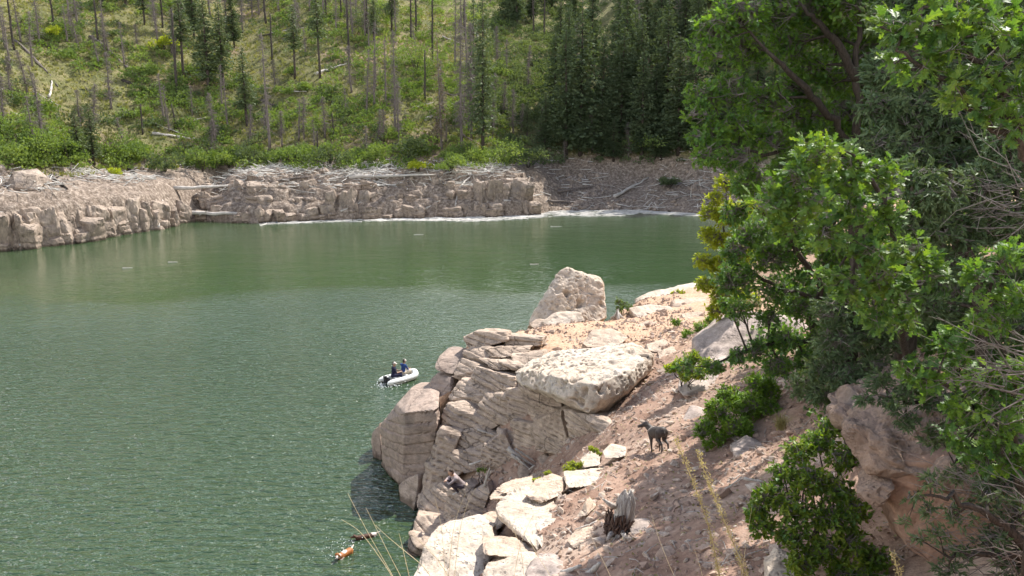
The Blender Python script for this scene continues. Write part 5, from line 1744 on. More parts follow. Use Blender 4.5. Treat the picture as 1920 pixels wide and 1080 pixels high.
# near oaks with large lobed leaves
b = foot(1720, 720, 10.8)
leafy('oak_tree', 'young oak close by with large bright lobed leaves in the middle of the thicket', 'tree',
      [([b, *P3((1700, 650, 9.8), (1685, 575, 8.8), (1680, 531, 7.8), (1670, 430, 7.6), (1640, 340, 7.5), (1600, 290, 7.4))], [0.06, 0.05, 0.045, 0.04, 0.03, 0.022, 0.012]),
       (P3((1692, 612, 9.2), (1651, 571, 8.4), (1620, 500, 7.6), (1560, 440, 7.4), (1500, 380, 7.3)), [0.04, 0.035, 0.03, 0.02, 0.012])],
      cl((1535, 285, 48, 7.3), (1590, 310, 50, 7.5), (1650, 330, 46, 7.8), (1480, 330, 44, 7.2), (1440, 385, 40, 7.1), (1520, 370, 52, 7.2), (1590, 385, 50, 7.4), (1660, 400, 46, 7.6), (1480, 420, 42, 7.1), (1550, 440, 46, 7.2), (1630, 470, 46, 7.3), (1700, 470, 42, 7.6), (1650, 520, 46, 7.3),
         (1700, 545, 44, 7.3), (1600, 560, 40, 7.3), (1640, 590, 38, 7.4), (1560, 520, 38, 7.3), (1740, 500, 36, 7.5), (1690, 600, 36, 7.5)),
      'oak_leaf_near', 0.12, 6, 0.72, seed=3, extra_mat='oak_leaf_dark', extra_share=0.4, limb_r=0.016, twig_r=0.003)
b = foot(2010, 560, 5.4)
leafy('oak_tree', 'oak bough with large lobed leaves hanging in from the upper right corner', 'tree',
      [([b, *P3((1990, 420, 5.2), (1930, 290, 5.0), (1895, 215, 4.9), (1868, 165, 4.8), (1830, 110, 4.8), (1790, 70, 4.8))], [0.06, 0.05, 0.04, 0.03, 0.025, 0.018, 0.01]),
       (P3((1920, 280, 5.0), (1860, 230, 4.9), (1780, 170, 4.8), (1700, 90, 4.8), (1650, 50, 4.9)), [0.025, 0.02, 0.016, 0.01, 0.005])],
      cl((1668, 40, 40, 4.9), (1715, 55, 44, 4.8), (1690, 110, 36, 4.9), (1760, 40, 44, 4.8), (1740, 125, 40, 4.8), (1800, 100, 46, 4.7), (1790, 170, 40, 4.7), (1850, 60, 44, 4.8), (1860, 130, 44, 4.7), (1840, 200, 40, 4.8), (1905, 100, 40, 4.9), (1900, 180, 44, 4.8), (1890, 245, 36, 4.8), (1820, 0, 44, 5.0), (1740, -20, 44, 5.0), (1940, 40, 50, 5.0), (1960, 160, 50, 5)),
      'oak_leaf_near', 0.115, 6, 0.56, seed=4, extra_mat='oak_leaf_dark', extra_share=0.35, limb_r=0.012, twig_r=0.0025)
b = foot(1960, 960, 7.2)
leafy('oak_tree', 'low oak with lobed leaves at the right edge above the overhanging boulder', 'tree',
      [([b, *P3((1905, 870, 7.2), (1850, 790, 7.0), (1790, 730, 6.9), (1740, 690, 6.8))], [0.05, 0.04, 0.03, 0.02, 0.012]), (P3((1900, 860, 7.2), (1900, 760, 7.1), (1880, 640, 7.0), (1870, 560, 7.0)), [0.03, 0.025, 0.02, 0.01])],
      cl((1705, 690, 34, 6.9), (1745, 720, 38, 6.8), (1800, 690, 42, 6.9), (1850, 730, 44, 6.9), (1810, 770, 42, 6.8), (1870, 800, 46, 6.8), (1800, 830, 36, 6.8), (1890, 860, 42, 6.8), (1840, 860, 36, 6.8), (1900, 700, 44, 6.9), (1780, 640, 38, 6.9), (1850, 600, 42, 6.9), (1900, 560, 46, 6.9), (1830, 520, 38, 7.0), (1890, 480, 40, 7.0), (1920, 780, 44, 6.9)),
      'oak_leaf', 0.115, 6, 0.68, seed=5, extra_mat='oak_leaf_dark', extra_share=0.4, limb_r=0.016, twig_r=0.003)


# junipers
def juniper(label, stems, clumps, seed, dens=1.0, leaf=0.10):
    return leafy('juniper_tree', label, 'tree', stems, clumps, 'juniper_leaf', leaf, 5, dens, 'tuft', 'bark', 0.004, 0.5, None, seed, 0.03, inner=0.1)


b = foot(1720, 620, 12.0)
juniper('tall juniper behind the near oaks, dark and finely leaved', [([b, *P3((1720, 450, 11.8), (1715, 280, 11.5), (1720, 120, 11.4), (1725, -60, 11.4))], [0.1, 0.09, 0.07, 0.05, 0.03])],
        cl((1660, 130, 50, 11.2), (1720, 120, 60, 11.6), (1780, 140, 60, 11.8), (1650, 200, 50, 11), (1710, 210, 62, 11.2), (1780, 230, 64, 11.4), (1640, 270, 48, 10.8), (1700, 290, 60, 11), (1770, 310, 64, 11.2), (1840, 260, 60, 11.6), (1850, 150, 60, 11.8), (1700, 20, 70, 12), (1790, 30, 70, 12), (1880, 60, 70, 12), (1740, -80, 90, 12), (1860, -60, 90, 12), (1910, 220, 70, 12), (1640, 350, 44, 10.8)), 6, 0.72, 0.145)
b = foot(1850, 720, 9.4)
juniper('spreading juniper with grey bare twigs at the right edge', [([b, *P3((1840, 620, 9.4), (1830, 520, 9.2), (1800, 420, 9.1), (1780, 320, 9.1))], [0.08, 0.07, 0.06, 0.04, 0.02]), (P3((1835, 610, 9.4), (1880, 500, 9.2), (1910, 380, 9.1)), [0.08, 0.05, 0.03])],
        cl((1760, 360, 50, 9.0), (1820, 350, 56, 9.2), (1880, 340, 56, 9.3), (1740, 430, 50, 9.0), (1800, 430, 56, 9.1), (1870, 420, 56, 9.2), (1920, 440, 56, 9.3), (1700, 400, 44, 9.2), (1760, 500, 48, 9.2), (1830, 510, 46, 9.3), (1900, 520, 50, 9.4), (1720, 330, 46, 9.2), (1890, 270, 50, 9.4), (1730, 570, 44, 9.4), (1800, 590, 44, 9.5), (1880, 610, 50, 9.6)), 7, 0.75, 0.125)
b = foot(1600, 760, 11.5)
juniper('grey-green juniper between the dark oak and the overhanging boulder', [([b, *P3((1600, 660, 11.3), (1590, 560, 11.2), (1600, 470, 11.2))], [0.1, 0.08, 0.06, 0.03])],
        cl((1570, 640, 46, 11), (1620, 620, 46, 11.2), (1580, 700, 46, 10.8), (1640, 690, 44, 11), (1540, 690, 40, 11), (1560, 580, 42, 11.2), (1620, 540, 46, 11.4), (1510, 720, 36, 11.2), (1540, 740, 36, 11), (1600, 730, 36, 10.6), (1660, 640, 40, 11.2)), 8, 0.75, 0.11)
b = foot(1960, 1100, 6.2)
juniper('juniper sprays hanging in front of the pink boulder at lower right', [([b, *P3((1930, 1040, 6.2), (1860, 960, 6.1), (1780, 930, 6.0), (1720, 930, 6.0))], [0.06, 0.05, 0.03, 0.018, 0.008]), (P3((1930, 1050, 6.2), (1850, 1040, 6.1), (1770, 1040, 6.0)), [0.04, 0.025, 0.01])],
        cl((1712, 930, 22, 6), (1745, 905, 26, 6), (1740, 955, 24, 6), (1760, 1000, 28, 6), (1800, 960, 34, 6.1), (1720, 1010, 18, 6), (1800, 1040, 36, 6.1), (1850, 930, 40, 6.2), (1860, 1010, 44, 6.2), (1905, 960, 46, 6.3), (1900, 1060, 46, 6.3), (1780, 1075, 30, 6.1), (1700, 985, 14, 6.0)), 9, 0.36, 0.075)

b = foot(1880, 760, 9.6)
juniper('juniper boughs drooping over the top of the overhanging boulder', [([b, *P3((1860, 720, 8.9), (1800, 740, 8.2), (1720, 760, 7.7), (1650, 740, 7.6))], [0.06, 0.05, 0.035, 0.02, 0.01]), (P3((1830, 725, 8.5), (1820, 800, 7.8), (1790, 870, 7.5)), [0.03, 0.02, 0.01])],
        cl((1650, 715, 26, 7.8), (1700, 730, 30, 7.7), (1755, 750, 34, 7.7), (1700, 790, 24, 7.6), (1760, 815, 30, 7.5), (1815, 790, 36, 7.6), (1830, 850, 36, 7.4), (1790, 890, 26, 7.4), (1880, 830, 40, 7.6), (1870, 900, 40, 7.4), (1920, 760, 44, 7.8), (1910, 880, 44, 7.6), (1735, 700, 30, 7.9), (1620, 745, 20, 7.7), (1670, 755, 26, 7.6)), 10, 0.8, 0.085)

# bare dead twigs along the right edge
for (c, k, lab) in (((1850, 660, 6.6), 46, 'tangle of bare grey twigs below the juniper at the right edge'), ((1860, 960, 6.1), 60, 'tangle of bare dark twigs at the lower right corner'), ((1850, 350, 8.6), 34, 'spray of bare pale twigs in the juniper at the right edge')):
    g = Geo()
    p0 = np.array(at(c[0] + 90, c[1] + 40, Y=c[2] + 0.2))
    for _ in range(k):
        a = p0 + rng.normal(0, 0.16, 3)
        d = unit(np.array((-1, rng.normal(0, 0.35), rng.normal(0.12, 0.38))))
        L = rng.uniform(0.35, 1.1)
        m = a + d * L * 0.5 + rng.normal(0, 0.06, 3)
        e = a + d * L + np.array((0, 0, rng.normal(0.05, 0.12)))
        g.tube(np.array([a, m, e]), [0.008, 0.005, 0.002], 3, False)
        for _k in range(3):
            s = m + (e - m) * rng.random()
            g.tube(np.array([s, s + unit(d + rng.normal(0, 0.6, 3)) * rng.uniform(0.1, 0.3)]), [0.003, 0.0012], 3, False)
    o = part('dead_branch', *g.get(), MAT['twig'], None, p0)
    tag(o, lab, 'branch')

# more of the same wood, added behind to shade the slope and close gaps
for src, dx, dy, lab in ((0, 4.2, 5.0, 'oak standing behind the tall oak, up the slope to the right'), (0, 8.5, 1.5, 'oak at the right edge behind the spreading juniper'), (5, 1.2, 4.6, 'juniper behind the dark low oak'), (5, 4.5, 2.5, 'juniper at the right edge behind the tall juniper'), (6, 1.4, 3.2, 'juniper behind the spreading juniper at the right edge'), (7, 1.6, 2.2, 'small juniper behind the overhanging boulder'), (6, 1.3, 0.5, 'juniper cut by the right edge below the spreading one'), (7, 3.0, 0.3, 'small juniper low at the right edge')):
    c = copy_tree(TREES[src])
    q = np.array(TREES[src].location) + (dx, dy, 0)
    c.location = gz(q, -0.15)
    c.rotation_euler = (0, 0, 0.35 + 0.8 * src + dx)
    c['label'] = lab

# the sunlit bush beyond the oak
b = foot(1365, 600, 27.0)
leafy('bush', 'tall bush with sunlit yellow-green leaves beyond the dark oak at the water', 'bush', [([b, *P3((1362, 520, 26.8), (1358, 440, 26.6), (1362, 370, 26.6))], [0.07, 0.05, 0.035, 0.015])],
      cl((1340, 372, 20, 26.4), (1362, 345, 24, 26.6), (1330, 400, 20, 26.4), (1362, 405, 30, 26.6), (1326, 440, 20, 26.4), (1350, 450, 28, 26.6), (1322, 490, 20, 26.4), (1348, 500, 28, 26.5), (1324, 535, 22, 26.4), (1355, 550, 28, 26.5), (1390, 480, 34, 27), (1390, 400, 34, 27), (1345, 580, 24, 26.5), (1395, 560, 30, 27)),
      'yellow_leaf', 0.13, 7, 0.8, 'leaf', seed=11, limb_r=0.025)


def shrub(label, u, v, Y, clumps, mat, leaf, dens, seed, tmpl='leaf', name='shrub', up=0.7, **kw):
    b = foot(u, v, Y)
    st = []
    for c, r in clumps[:6]:
        st.append(([b + rng.normal(0, 0.06, 3) * (1, 1, 0), (b + c) / 2 + rng.normal(0, 0.08, 3), c], [0.02, 0.014, 0.006]))
    return leafy(name, label, 'shrub', st, clumps, mat, leaf, 6, dens, tmpl, 'bark', 0.003, up, None, seed, 0.012, **kw)


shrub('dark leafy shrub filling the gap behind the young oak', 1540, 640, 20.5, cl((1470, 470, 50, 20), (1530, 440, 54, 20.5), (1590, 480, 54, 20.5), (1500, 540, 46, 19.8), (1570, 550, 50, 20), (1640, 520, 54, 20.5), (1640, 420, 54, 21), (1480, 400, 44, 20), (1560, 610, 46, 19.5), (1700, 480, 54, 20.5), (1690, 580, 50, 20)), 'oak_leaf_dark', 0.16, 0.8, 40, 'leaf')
shrub('dark leafy shrub at the right edge behind the spreading juniper', 1850, 640, 12.5, cl((1800, 560, 60, 12), (1870, 540, 60, 12.2), (1920, 600, 60, 12), (1840, 640, 56, 11.6), (1900, 680, 56, 11.5), (1780, 640, 50, 11.8)), 'oak_leaf_dark', 0.13, 0.6, 41, 'leaf')
shrub('bright green leafy shrub on the right of the path beside the dog', 1390, 800, 16.6, cl((1320, 805, 26, 16.0), (1345, 770, 30, 16.4), (1375, 800, 28, 16.0), (1365, 745, 30, 17.0), (1400, 760, 34, 16.6), (1420, 720, 30, 17.2), (1440, 770, 30, 16.6), (1395, 805, 22, 15.9), (1440, 735, 28, 17.2), (1350, 822, 16, 15.8), (1330, 835, 12, 15.7)), 'shrub_leaf', 0.085, 0.9, 21)
shrub('dark green shrub with sunlight painted as yellow leaves, left of the grey boulder', 1285, 715, 21.0, cl((1255, 690, 12, 20.8), (1275, 685, 18, 20.8), (1300, 670, 18, 21.2), (1310, 700, 18, 20.6), (1285, 706, 14, 20.6), (1325, 685, 18, 21.0)), 'shrub_leaf', 0.08, 1.0, 22, extra_mat='yellow_leaf', extra_share=0.45)  # the yellow share of leaves stands in for sun on the shrub
shrub('broad-leaved vine bush in the foreground left of the overhanging boulder', 1520, 1040, 9.0, cl((1500, 850, 34, 9.4), (1540, 830, 38, 9.6), (1580, 860, 36, 9.2), (1470, 890, 32, 9.2), (1520, 900, 40, 9.0), (1570, 920, 40, 8.9), (1440, 930, 34, 9.0), (1490, 950, 40, 8.8), (1550, 970, 42, 8.7), (1600, 960, 36, 8.7), (1430, 980, 32, 8.8), (1480, 1000, 38, 8.6), (1540, 1030, 40, 8.5), (1600, 1020, 38, 8.5), (1500, 1060, 36, 8.4), (1580, 1080, 40, 8.4), (1640, 1050, 34, 8.4), (1420, 960, 26, 8.9), (1560, 800, 28, 9.8), (1615, 1080, 36, 8.3)), 'vine_leaf', 0.075, 0.82, 23, extra_mat='oak_leaf_dark', extra_share=0.15)
shrub('low green ground bush under the oak behind the grey boulder', 1315, 630, 30.0, cl((1290, 628, 14, 30), (1315, 615, 16, 30.4), (1335, 600, 16, 31), (1300, 640, 12, 29.6), (1268, 604, 10, 34), (1330, 625, 16, 30)), 'shrub_leaf', 0.10, 0.8, 24)
shrub('thin grey-green shrub at the brink right of the peaked boulder', 1168, 585, 41.0, cl((1158, 566, 9, 40.8), (1170, 572, 10, 41), (1180, 576, 8, 41), (1162, 578, 9, 40.6)), 'far_shrub', 0.10, 0.5, 25)
shrub('small yellow plant on top of the long ledge at the right edge of the point', 1270, 555, 43.5, cl((1262, 550, 6, 43.4), (1272, 549, 7, 43.4), (1280, 548, 5, 43.6)), 'yellow_leaf', 0.10, 0.7, 26)
shrub('bright yellow-green plant among the white rocks above the gully', 1075, 884, 17.2, cl((1062, 878, 9, 17.1), (1075, 872, 12, 17.2), (1088, 872, 8, 17.2), (1072, 882, 9, 17)), 'yellow_leaf', 0.05, 0.9, 27)
shrub('small yellow plant between the two white rounded rocks', 1118, 850, 17.8, cl((1108, 840, 6, 17.8), (1116, 845, 7, 17.8), (1124, 850, 5, 17.7)), 'yellow_leaf', 0.045, 0.9, 28)
shrub('tiny yellow sprig nearest the crouching person', 1004, 902, 17.4, cl((1003, 899, 5, 17.4), (1010, 897, 4, 17.4)), 'yellow_leaf', 0.045, 0.8, 29)
shrub('tiny yellow sprig on the ledge left of the bright plant', 1026, 892, 17.4, cl((1024, 888, 5, 17.4), (1030, 886, 4, 17.4)), 'yellow_leaf', 0.045, 0.8, 30)
shrub('sparse yellow plant growing on the huge pocked boulder, right one', 1068, 710, 25.4, cl((1062, 705, 6, 25.4), (1072, 703, 6, 25.4)), 'seed_head', 0.06, 0.35, 31)
shrub('sparse yellow plant growing on the huge pocked boulder, left one', 1018, 697, 26.6, cl((1012, 694, 5, 26.6), (1024, 692, 5, 26.6)), 'seed_head', 0.06, 0.35, 32)
shrub('small green plant in the gully rubble behind the crouching person', 904, 884, 27.0, cl((898, 880, 6, 26.8), (908, 881, 6, 26.8)), 'shrub_leaf', 0.06, 0.5, 33)


def grass_tuft(label, base, n, L, spread, mat, droop=0.8, w=0.008, name='grass_tuft', cat='grass'):
    base = np.array(base, float)
    g = Geo()
    for _ in range(n):
        a = rng.uniform(0, 6.283)
        d = np.array((math.cos(a), math.sin(a), 0)) * rng.uniform(0.1, 1) * spread
        l = L * rng.uniform(0.6, 1.1)
        t = np.linspace(0, 1, 6)[:, None]
        pts = base + rng.normal(0, 0.04, 3) * (1, 1, 0.2) + d * l * t + np.array((0, 0, 1)) * l * (t - droop * t * t)
        s = np.array((-d[1], d[0], 0))
        s = unit(s) * w * rng.uniform(0.6, 1.2)
        k = (1 - t) * 0.9 + 0.1
        V = np.concatenate([pts - s * k, pts + s * k])
        F = np.array([(i, i + 1, i + 7, i + 6) for i in range(5)])
        g.add(V, F)
    o = part(name, *g.get(), MAT[mat], None, base, smooth=False)
    return tag(o, label, cat)


grass_tuft('drooping dry-leaved beargrass clump on top of the grey boulder', at(1418, 575, Y=23.8), 170, 0.85, 0.7, 'tuft', 1.15, 0.012)
grass_tuft('dry yellow grass tuft behind the vine bush', at(1465, 795, Y=13.5) - (0, 0, 0.1), 110, 0.7, 0.6, 'tuft', 0.7, 0.007)
# ------------------------------------------------------------------ stones, gravel, litter and wood on the near ground
rng = np.random.default_rng(37)
_S1, _F1 = icosphere(1)


def lowrock(seed, lv=None):
    rg = np.random.default_rng(seed)
    S, F = (_S1, _F1) if lv is None else ICO[lv]
    N = rg.normal(0, 1, (11, 3))
    N /= np.linalg.norm(N, axis=1)[:, None]
    D = rg.uniform(0.55, 1.0, 11)
    q = np.maximum(S @ (N / D[:, None]).T, 0.35).max(1)
    V = S / q[:, None] * np.array((0.5, 0.42, 0.3)) * (1 + rg.normal(0, 0.03, (len(S), 1)))
    return V, F


MAT['gravel'] = rock_mat('gravel', (0.31, 0.205, 0.155), (0.42, 0.305, 0.24), (0.57, 0.47, 0.39), stain=0.15, fine=40)
MAT['loose_stone'] = rock_mat('loose_stone', (0.42, 0.30, 0.235), (0.53, 0.43, 0.35), (0.63, 0.55, 0.48), stain=0.15, fine=30, bumpd=0.015)
STONE_VAR = []
for i in range(10):
    V, F = lowrock(300 + i, 2)
    STONE_VAR.append(new_mesh('stone', V, F, False, [MAT['loose_stone']]))
AREAS = [  # photo area, how many, pixel size, label
    ((1180, 1440), (870, 1075), 72, (7, 20), 'loose stone lying on the footpath below the dog', 'stones on the footpath below the dog'),
    ((1040, 1190), (915, 1070), 60, (7, 22), 'loose stone in the rubble around the bleached stump', 'stones around the bleached stump'),
    ((1140, 1300), (690, 850), 44, (6, 15), 'loose stone on the footpath beyond the dog', 'stones on the footpath beyond the dog'),
    ((880, 1000), (872, 925), 40, (7, 18), 'broken stone in the gully at the foot of the cliff', 'stones in the gully'),
    ((990, 1290), (600, 660), 22, (6, 15), 'small stone on the sandy top of the point', 'stones on the sandy top of the point'),
    ((1380, 1480), (850, 960), 22, (8, 20), 'loose stone on the slope under the vine bush', 'stones under the vine bush'),
    ((900, 1010), (1000, 1060), 14, (7, 16), 'rubble stone in the hollow under the long white slab', 'stones in the hollow'),
]
for (u0, u1), (v0, v1), n, (s0, s1), lab, grp in AREAS:
    k = 0
    for _ in range(n * 3):
        if k >= n:
            break
        p = near_hit(rng.uniform(u0, u1), rng.uniform(v0, v1))
        if p is None:
            continue
        if p[2] < 0.2:
            continue
        w = (s0 + (s1 - s0) * rng.random() ** 2.2) * p[1] / FPX * 1.15
        o = link('stone', STONE_VAR[rng.integers(10)])
        o.location = p + (0, 0, w * 0.08)
        o.scale = (w, w * rng.uniform(0.8, 1.1), w * rng.uniform(0.7, 1.1))
        o.rotation_euler = (rng.normal(0, 0.35), rng.normal(0, 0.35), rng.uniform(0, 6.28))
        tag(o, lab, 'stone', grp)
        k += 1


def ground_scatter(n, x0, x1, y0, y1, pred=None):
    x, y = rng.uniform(x0, x1, n), y0 + (y1 - y0) * rng.random(n) ** 1.35
    z = near_h(x, y)
    ok = z > 0.15
    if pred is not None:
        ok &= pred(x, y, z)
    return np.c_[x, y, z][ok]


dens = lambda x, y, z: fbm(np.c_[x * 0.7, y * 0.7, z * 0], 3, 0.5, 71) + rng.uniform(-0.35, 0.35, len(x)) > -0.12
gv = Geo()
OCT_V = np.array([(1, 0, 0), (-1, 0, 0), (0, 1, 0), (0, -1, 0), (0, 0, 1), (0, 0, -1)], float)
OCT_F = np.array([(0, 2, 4), (2, 1, 4), (1, 3, 4), (3, 0, 4), (2, 0, 5), (1, 2, 5), (3, 1, 5), (0, 3, 5)])
for i in range(6):
    V, F = OCT_V * (0.5, 0.4, 0.3) * rng.uniform(0.6, 1.2, (6, 1)) + rng.normal(0, 0.08, (6, 3)), OCT_F
    P = ground_scatter(5600, -4, 9, 8.5, 44, dens)
    s = np.exp(rng.normal(-2.95, 0.55, len(P))) * (0.75 + P[:, 1] / 40)
    Vs, Fs = scatter(V, F, P + np.c_[np.zeros(len(P)), np.zeros(len(P)), s * 0.08], frames(np.c_[rng.normal(0, 0.35, len(P)), rng.normal(0, 0.35, len(P)), np.ones(len(P))], rng=rng), s)
    gv.add(Vs, Fs)
for i in range(2):
    V, F = lowrock(420 + i)
    P = ground_scatter(1500, -3.5, 7.5, 8.5, 30, lambda x, y, z: fbm(np.c_[x * 0.6, y * 0.6, z * 0], 2, 0.5, 75) > -0.05)
    s = np.exp(rng.normal(-2.1, 0.35, len(P)))
    Vs, Fs = scatter(V, F, P, frames(np.c_[rng.normal(0, 0.35, len(P)), rng.normal(0, 0.35, len(P)), np.ones(len(P))], rng=rng), s)
    gv.add(Vs, Fs)
tag(part('gravel', *gv.get(), MAT['gravel'], smooth=False), 'reddish gravel strewn over the footpath and slope', 'gravel', kind='stuff')
# fallen twigs and dead leaves
P = ground_scatter(1500, -3.5, 10, 8.5, 34)
n = len(P)
a = rng.uniform(0, 6.283, n)
L = rng.uniform(0.08, 0.45, n)
d = np.c_[np.cos(a) * L, np.sin(a) * L, rng.normal(0, 0.02, n)]
g = Geo()
g.tubes(np.stack([P - d / 2 + (0, 0, 0.02), P + rng.normal(0, 0.015, (n, 3)) + (0, 0, 0.035), P + d / 2 + (0, 0, 0.02)], 1), [0.008, 0.007, 0.004])
P = ground_scatter(5200, 1.5, 12, 8.5, 34)
V, F = scatter(LV * 2.6, LF, P + (0, 0, 0.015), frames(rng.normal(0, 1, (len(P), 3)) * (1, 1, 0.25), rng.normal(0, 0.4, len(P))), rng.uniform(0.03, 0.075, len(P)))
g2 = Geo()
g2.add(V, F)
tag(part('fallen_twigs', *g.get(), MAT['driftwood']), 'small dead twigs scattered over the near slope', 'twigs', kind='stuff')
tag(part('leaf_litter', *g2.get(), MAT['tuft'], smooth=False), 'dry fallen leaves scattered under the trees', 'leaf litter', kind='stuff')
# understorey that closes the slope behind the right-hand trees
P = ground_scatter(1500, 5.0, 22, 4, 46, lambda x, y, z: (x > 4.6 + 0.10 * y + rng.uniform(-0.4, 0.4, len(x))) & (x > 0.42 * y - 2.5))
Ps, Ds = [], []
for b in P[:640]:
    r = rng.uniform(0.3, 0.75)
    p, dd = leafcloud(rng, 64, np.array((r, r, r * 0.9)), 0.05)
    Ps.append(p + b)
    Ds.append(dd)
Ps, Ds = np.concatenate(Ps), np.concatenate(Ds)
V, F = scatter(LV, LF, Ps, frames(Ds, rng.normal(0, 0.6, len(Ds))), rng.uniform(0.3, 0.5, len(Ps)))
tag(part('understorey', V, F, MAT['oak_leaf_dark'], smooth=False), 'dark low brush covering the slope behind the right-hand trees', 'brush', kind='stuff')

# driftwood caught in the gully
for i, (a, b, Y, r, lab) in enumerate([((952, 840), (1002, 874), 25.9, 0.075, 'thickest grey log of the driftwood pile in the gully'), ((958, 852), (992, 878), 25.7, 0.06, 'lower grey log of the driftwood pile in the gully'), ((966, 842), (1004, 866), 26.0, 0.05, 'upper thin log of the driftwood pile in the gully'), ((980, 888), (1003, 872), 25.5, 0.045, 'short forked log at the end of the driftwood pile'), ((968, 856), (1000, 884), 25.6, 0.03, 'thin stick on the driftwood pile in the gully'),
                                       ((908, 912), (918, 878), 26.0, 0.06, 'pale bent log standing in the gully rubble behind the crouching person'), ((880, 872), (905, 862), 27.4, 0.05, 'grey stick lying above the crouching person'), ((895, 806), (925, 815), 28.6, 0.045, 'twisted root lying on the ledge in the middle of the cliff'), ((1020, 888), (1042, 868), 24.4, 0.03, 'thin stick leaning in the head of the gully'),
                                       ((1120, 978), (1078, 992), 13.2, 0.02, 'dead stick lying left of the stump'), ((1160, 1062), (1205, 1045), 11.4, 0.03, 'dead branch lying across the path below the stump'), ((1340, 930), (1390, 895), 13.2, 0.025, 'grey branch lying on the right of the path under the pair of rocks'), ((1395, 897), (1432, 903), 12.8, 0.03, 'short dead log beside the vine bush'),
                                       ((1055, 1075), (1090, 1060), 11.3, 0.05, 'dark rotten chunk of wood at the bottom edge, left one'), ((1098, 1082), (1125, 1056), 11.0, 0.06, 'grey rotten chunk of wood at the bottom edge, right one')]):
    log_obj('driftwood_log' if Y > 20 else 'dead_branch', at(*a, Y=Y), at(*b, Y=Y - 0.15), r, 'driftwood', lab, 'log' if Y > 20 else 'branch', stubs=3, bend=0.08)

# the bleached stump
p = near_hit(1160, 1003)
if p is None:
    p = at(1160, 1005, Y=13)
st = empty('tree_stump', tuple(p), 'split upright stump, bleached white on top and dark and fibrous below, beside the path', 'stump')
H = 104 * p[1] / FPX
sc = H / 1.05
nz, na = 40, 60
tz = np.linspace(0, 1, nz)
ang = np.linspace(0, 2 * math.pi, na, endpoint=False)
T, A = np.meshgrid(tz, ang, indexing='ij')
groove = fbm(np.c_[np.cos(A.ravel()) * 3.2, np.sin(A.ravel()) * 3.2, T.ravel() * 1.1], 4, 0.6, 90).reshape(T.shape)
fine_ = fbm(np.c_[np.cos(A.ravel()) * 9, np.sin(A.ravel()) * 9, T.ravel() * 2.5], 3, 0.6, 91).reshape(T.shape)
rad = (0.215 - 0.03 * T - 0.13 * T ** 7 + 0.09 * np.exp(-T * 7)) * np.maximum(1 + 0.5 * groove + 0.25 * fine_, 0.45)
hgt = T * 0.95 * (1 + 0.05 * np.sin(A * 2 + 1) * T)
X = p[0] + sc * (rad * np.cos(A) + 0.06 + 0.12 * T ** 1.5)
Yy = p[1] + sc * (rad * np.sin(A) * 0.8 + 0.1 * T)
Z = p[2] + sc * (hgt - 0.05)
V = np.c_[X.ravel(), Yy.ravel(), Z.ravel()]
i, j = np.meshgrid(np.arange(nz - 1), np.arange(na), indexing='ij')
j2 = (j + 1) % na
Q = np.stack([i * na + j, i * na + j2, (i + 1) * na + j2, (i + 1) * na + j], -1).reshape(-1, 4)
V = np.r_[V, V[-na:].mean(0)[None] - (0, 0, 0.12)]
cap = np.stack([(nz - 1) * na + np.arange(na), (nz - 1) * na + (np.arange(na) + 1) % na, np.full(na, nz * na)], 1)
MAT['bleached'] = wood_mat('bleached', (0.17, 0.13, 0.11), (0.62, 0.57, 0.51), (16, 16, 1.5))
part('trunk_shell', V, [cap, Q], MAT['bleached'], st)
g = Geo()
n = 120
a = rng.uniform(2.2, 5.9, n)
r0 = rng.uniform(0.17, 0.27, n) * sc
b0 = np.c_[p[0] - 0.03 + np.cos(a) * r0, p[1] + np.sin(a) * r0 * 0.8, p[2] + rng.uniform(-0.02, 0.25, n) * sc]
up_ = np.c_[rng.normal(0.05, 0.06, n), rng.normal(0, 0.05, n), rng.uniform(0.06, 0.42, n) * rng.uniform(0.4, 1, n)] * sc
g.tubes(np.stack([b0, b0 + up_ * 0.5 + rng.normal(0, 0.015, (n, 3)), b0 + up_], 1), np.array([0.026, 0.024, 0.012]) * sc, 5)
MAT['rotten'] = wood_mat('rotten', (0.05, 0.033, 0.026), (0.17, 0.11, 0.085))
tag(part('rotten_fibres', *g.get(), MAT['rotten'], st), 'dark brown rotten wood fibres on the shaded side of the stump', kind='stuff')
for dx, dy, dz, L in ((-0.9, -0.3, 0.75, 0.34), (0.8, -0.5, -0.25, 0.4), (0.3, -0.9, -0.15, 0.35), (0.75, 0.4, 0.9, 0.36), (-0.6, -0.8, -0.2, 0.36)):
    g = Geo()
    d = unit(np.array((dx, dy, dz)))
    c0 = p + np.array((dx * 0.12, dy * 0.1, 0.12 if dz < 0 else 0.62)) * sc
    g.tube(np.array([c0, c0 + d * L * 0.5 * sc + rng.normal(0, 0.02, 3), c0 + d * L * sc]), np.array([0.07, 0.05, 0.02]) * sc, 7)
    part('root', *g.get(), MAT['bleached'], st)
p = near_hit(1158, 598)
if p is not None:
    g = Geo()
    for _ in range(7):
        a = rng.uniform(0, 6.28)
        d = np.array((math.cos(a) * 0.35, math.sin(a) * 0.35, 0))
        g.tube(np.array([p + d, p + d * 0.4 + (0, 0, 0.12), p + d * 0.15 + (0, 0, rng.uniform(0.3, 0.5))]), [0.05, 0.07, 0.03], 6)
    tag(part('tree_stump', *g.get(), MAT['driftwood'], None, p), 'small grey splayed stump on the sand right of the peaked boulder', 'stump')


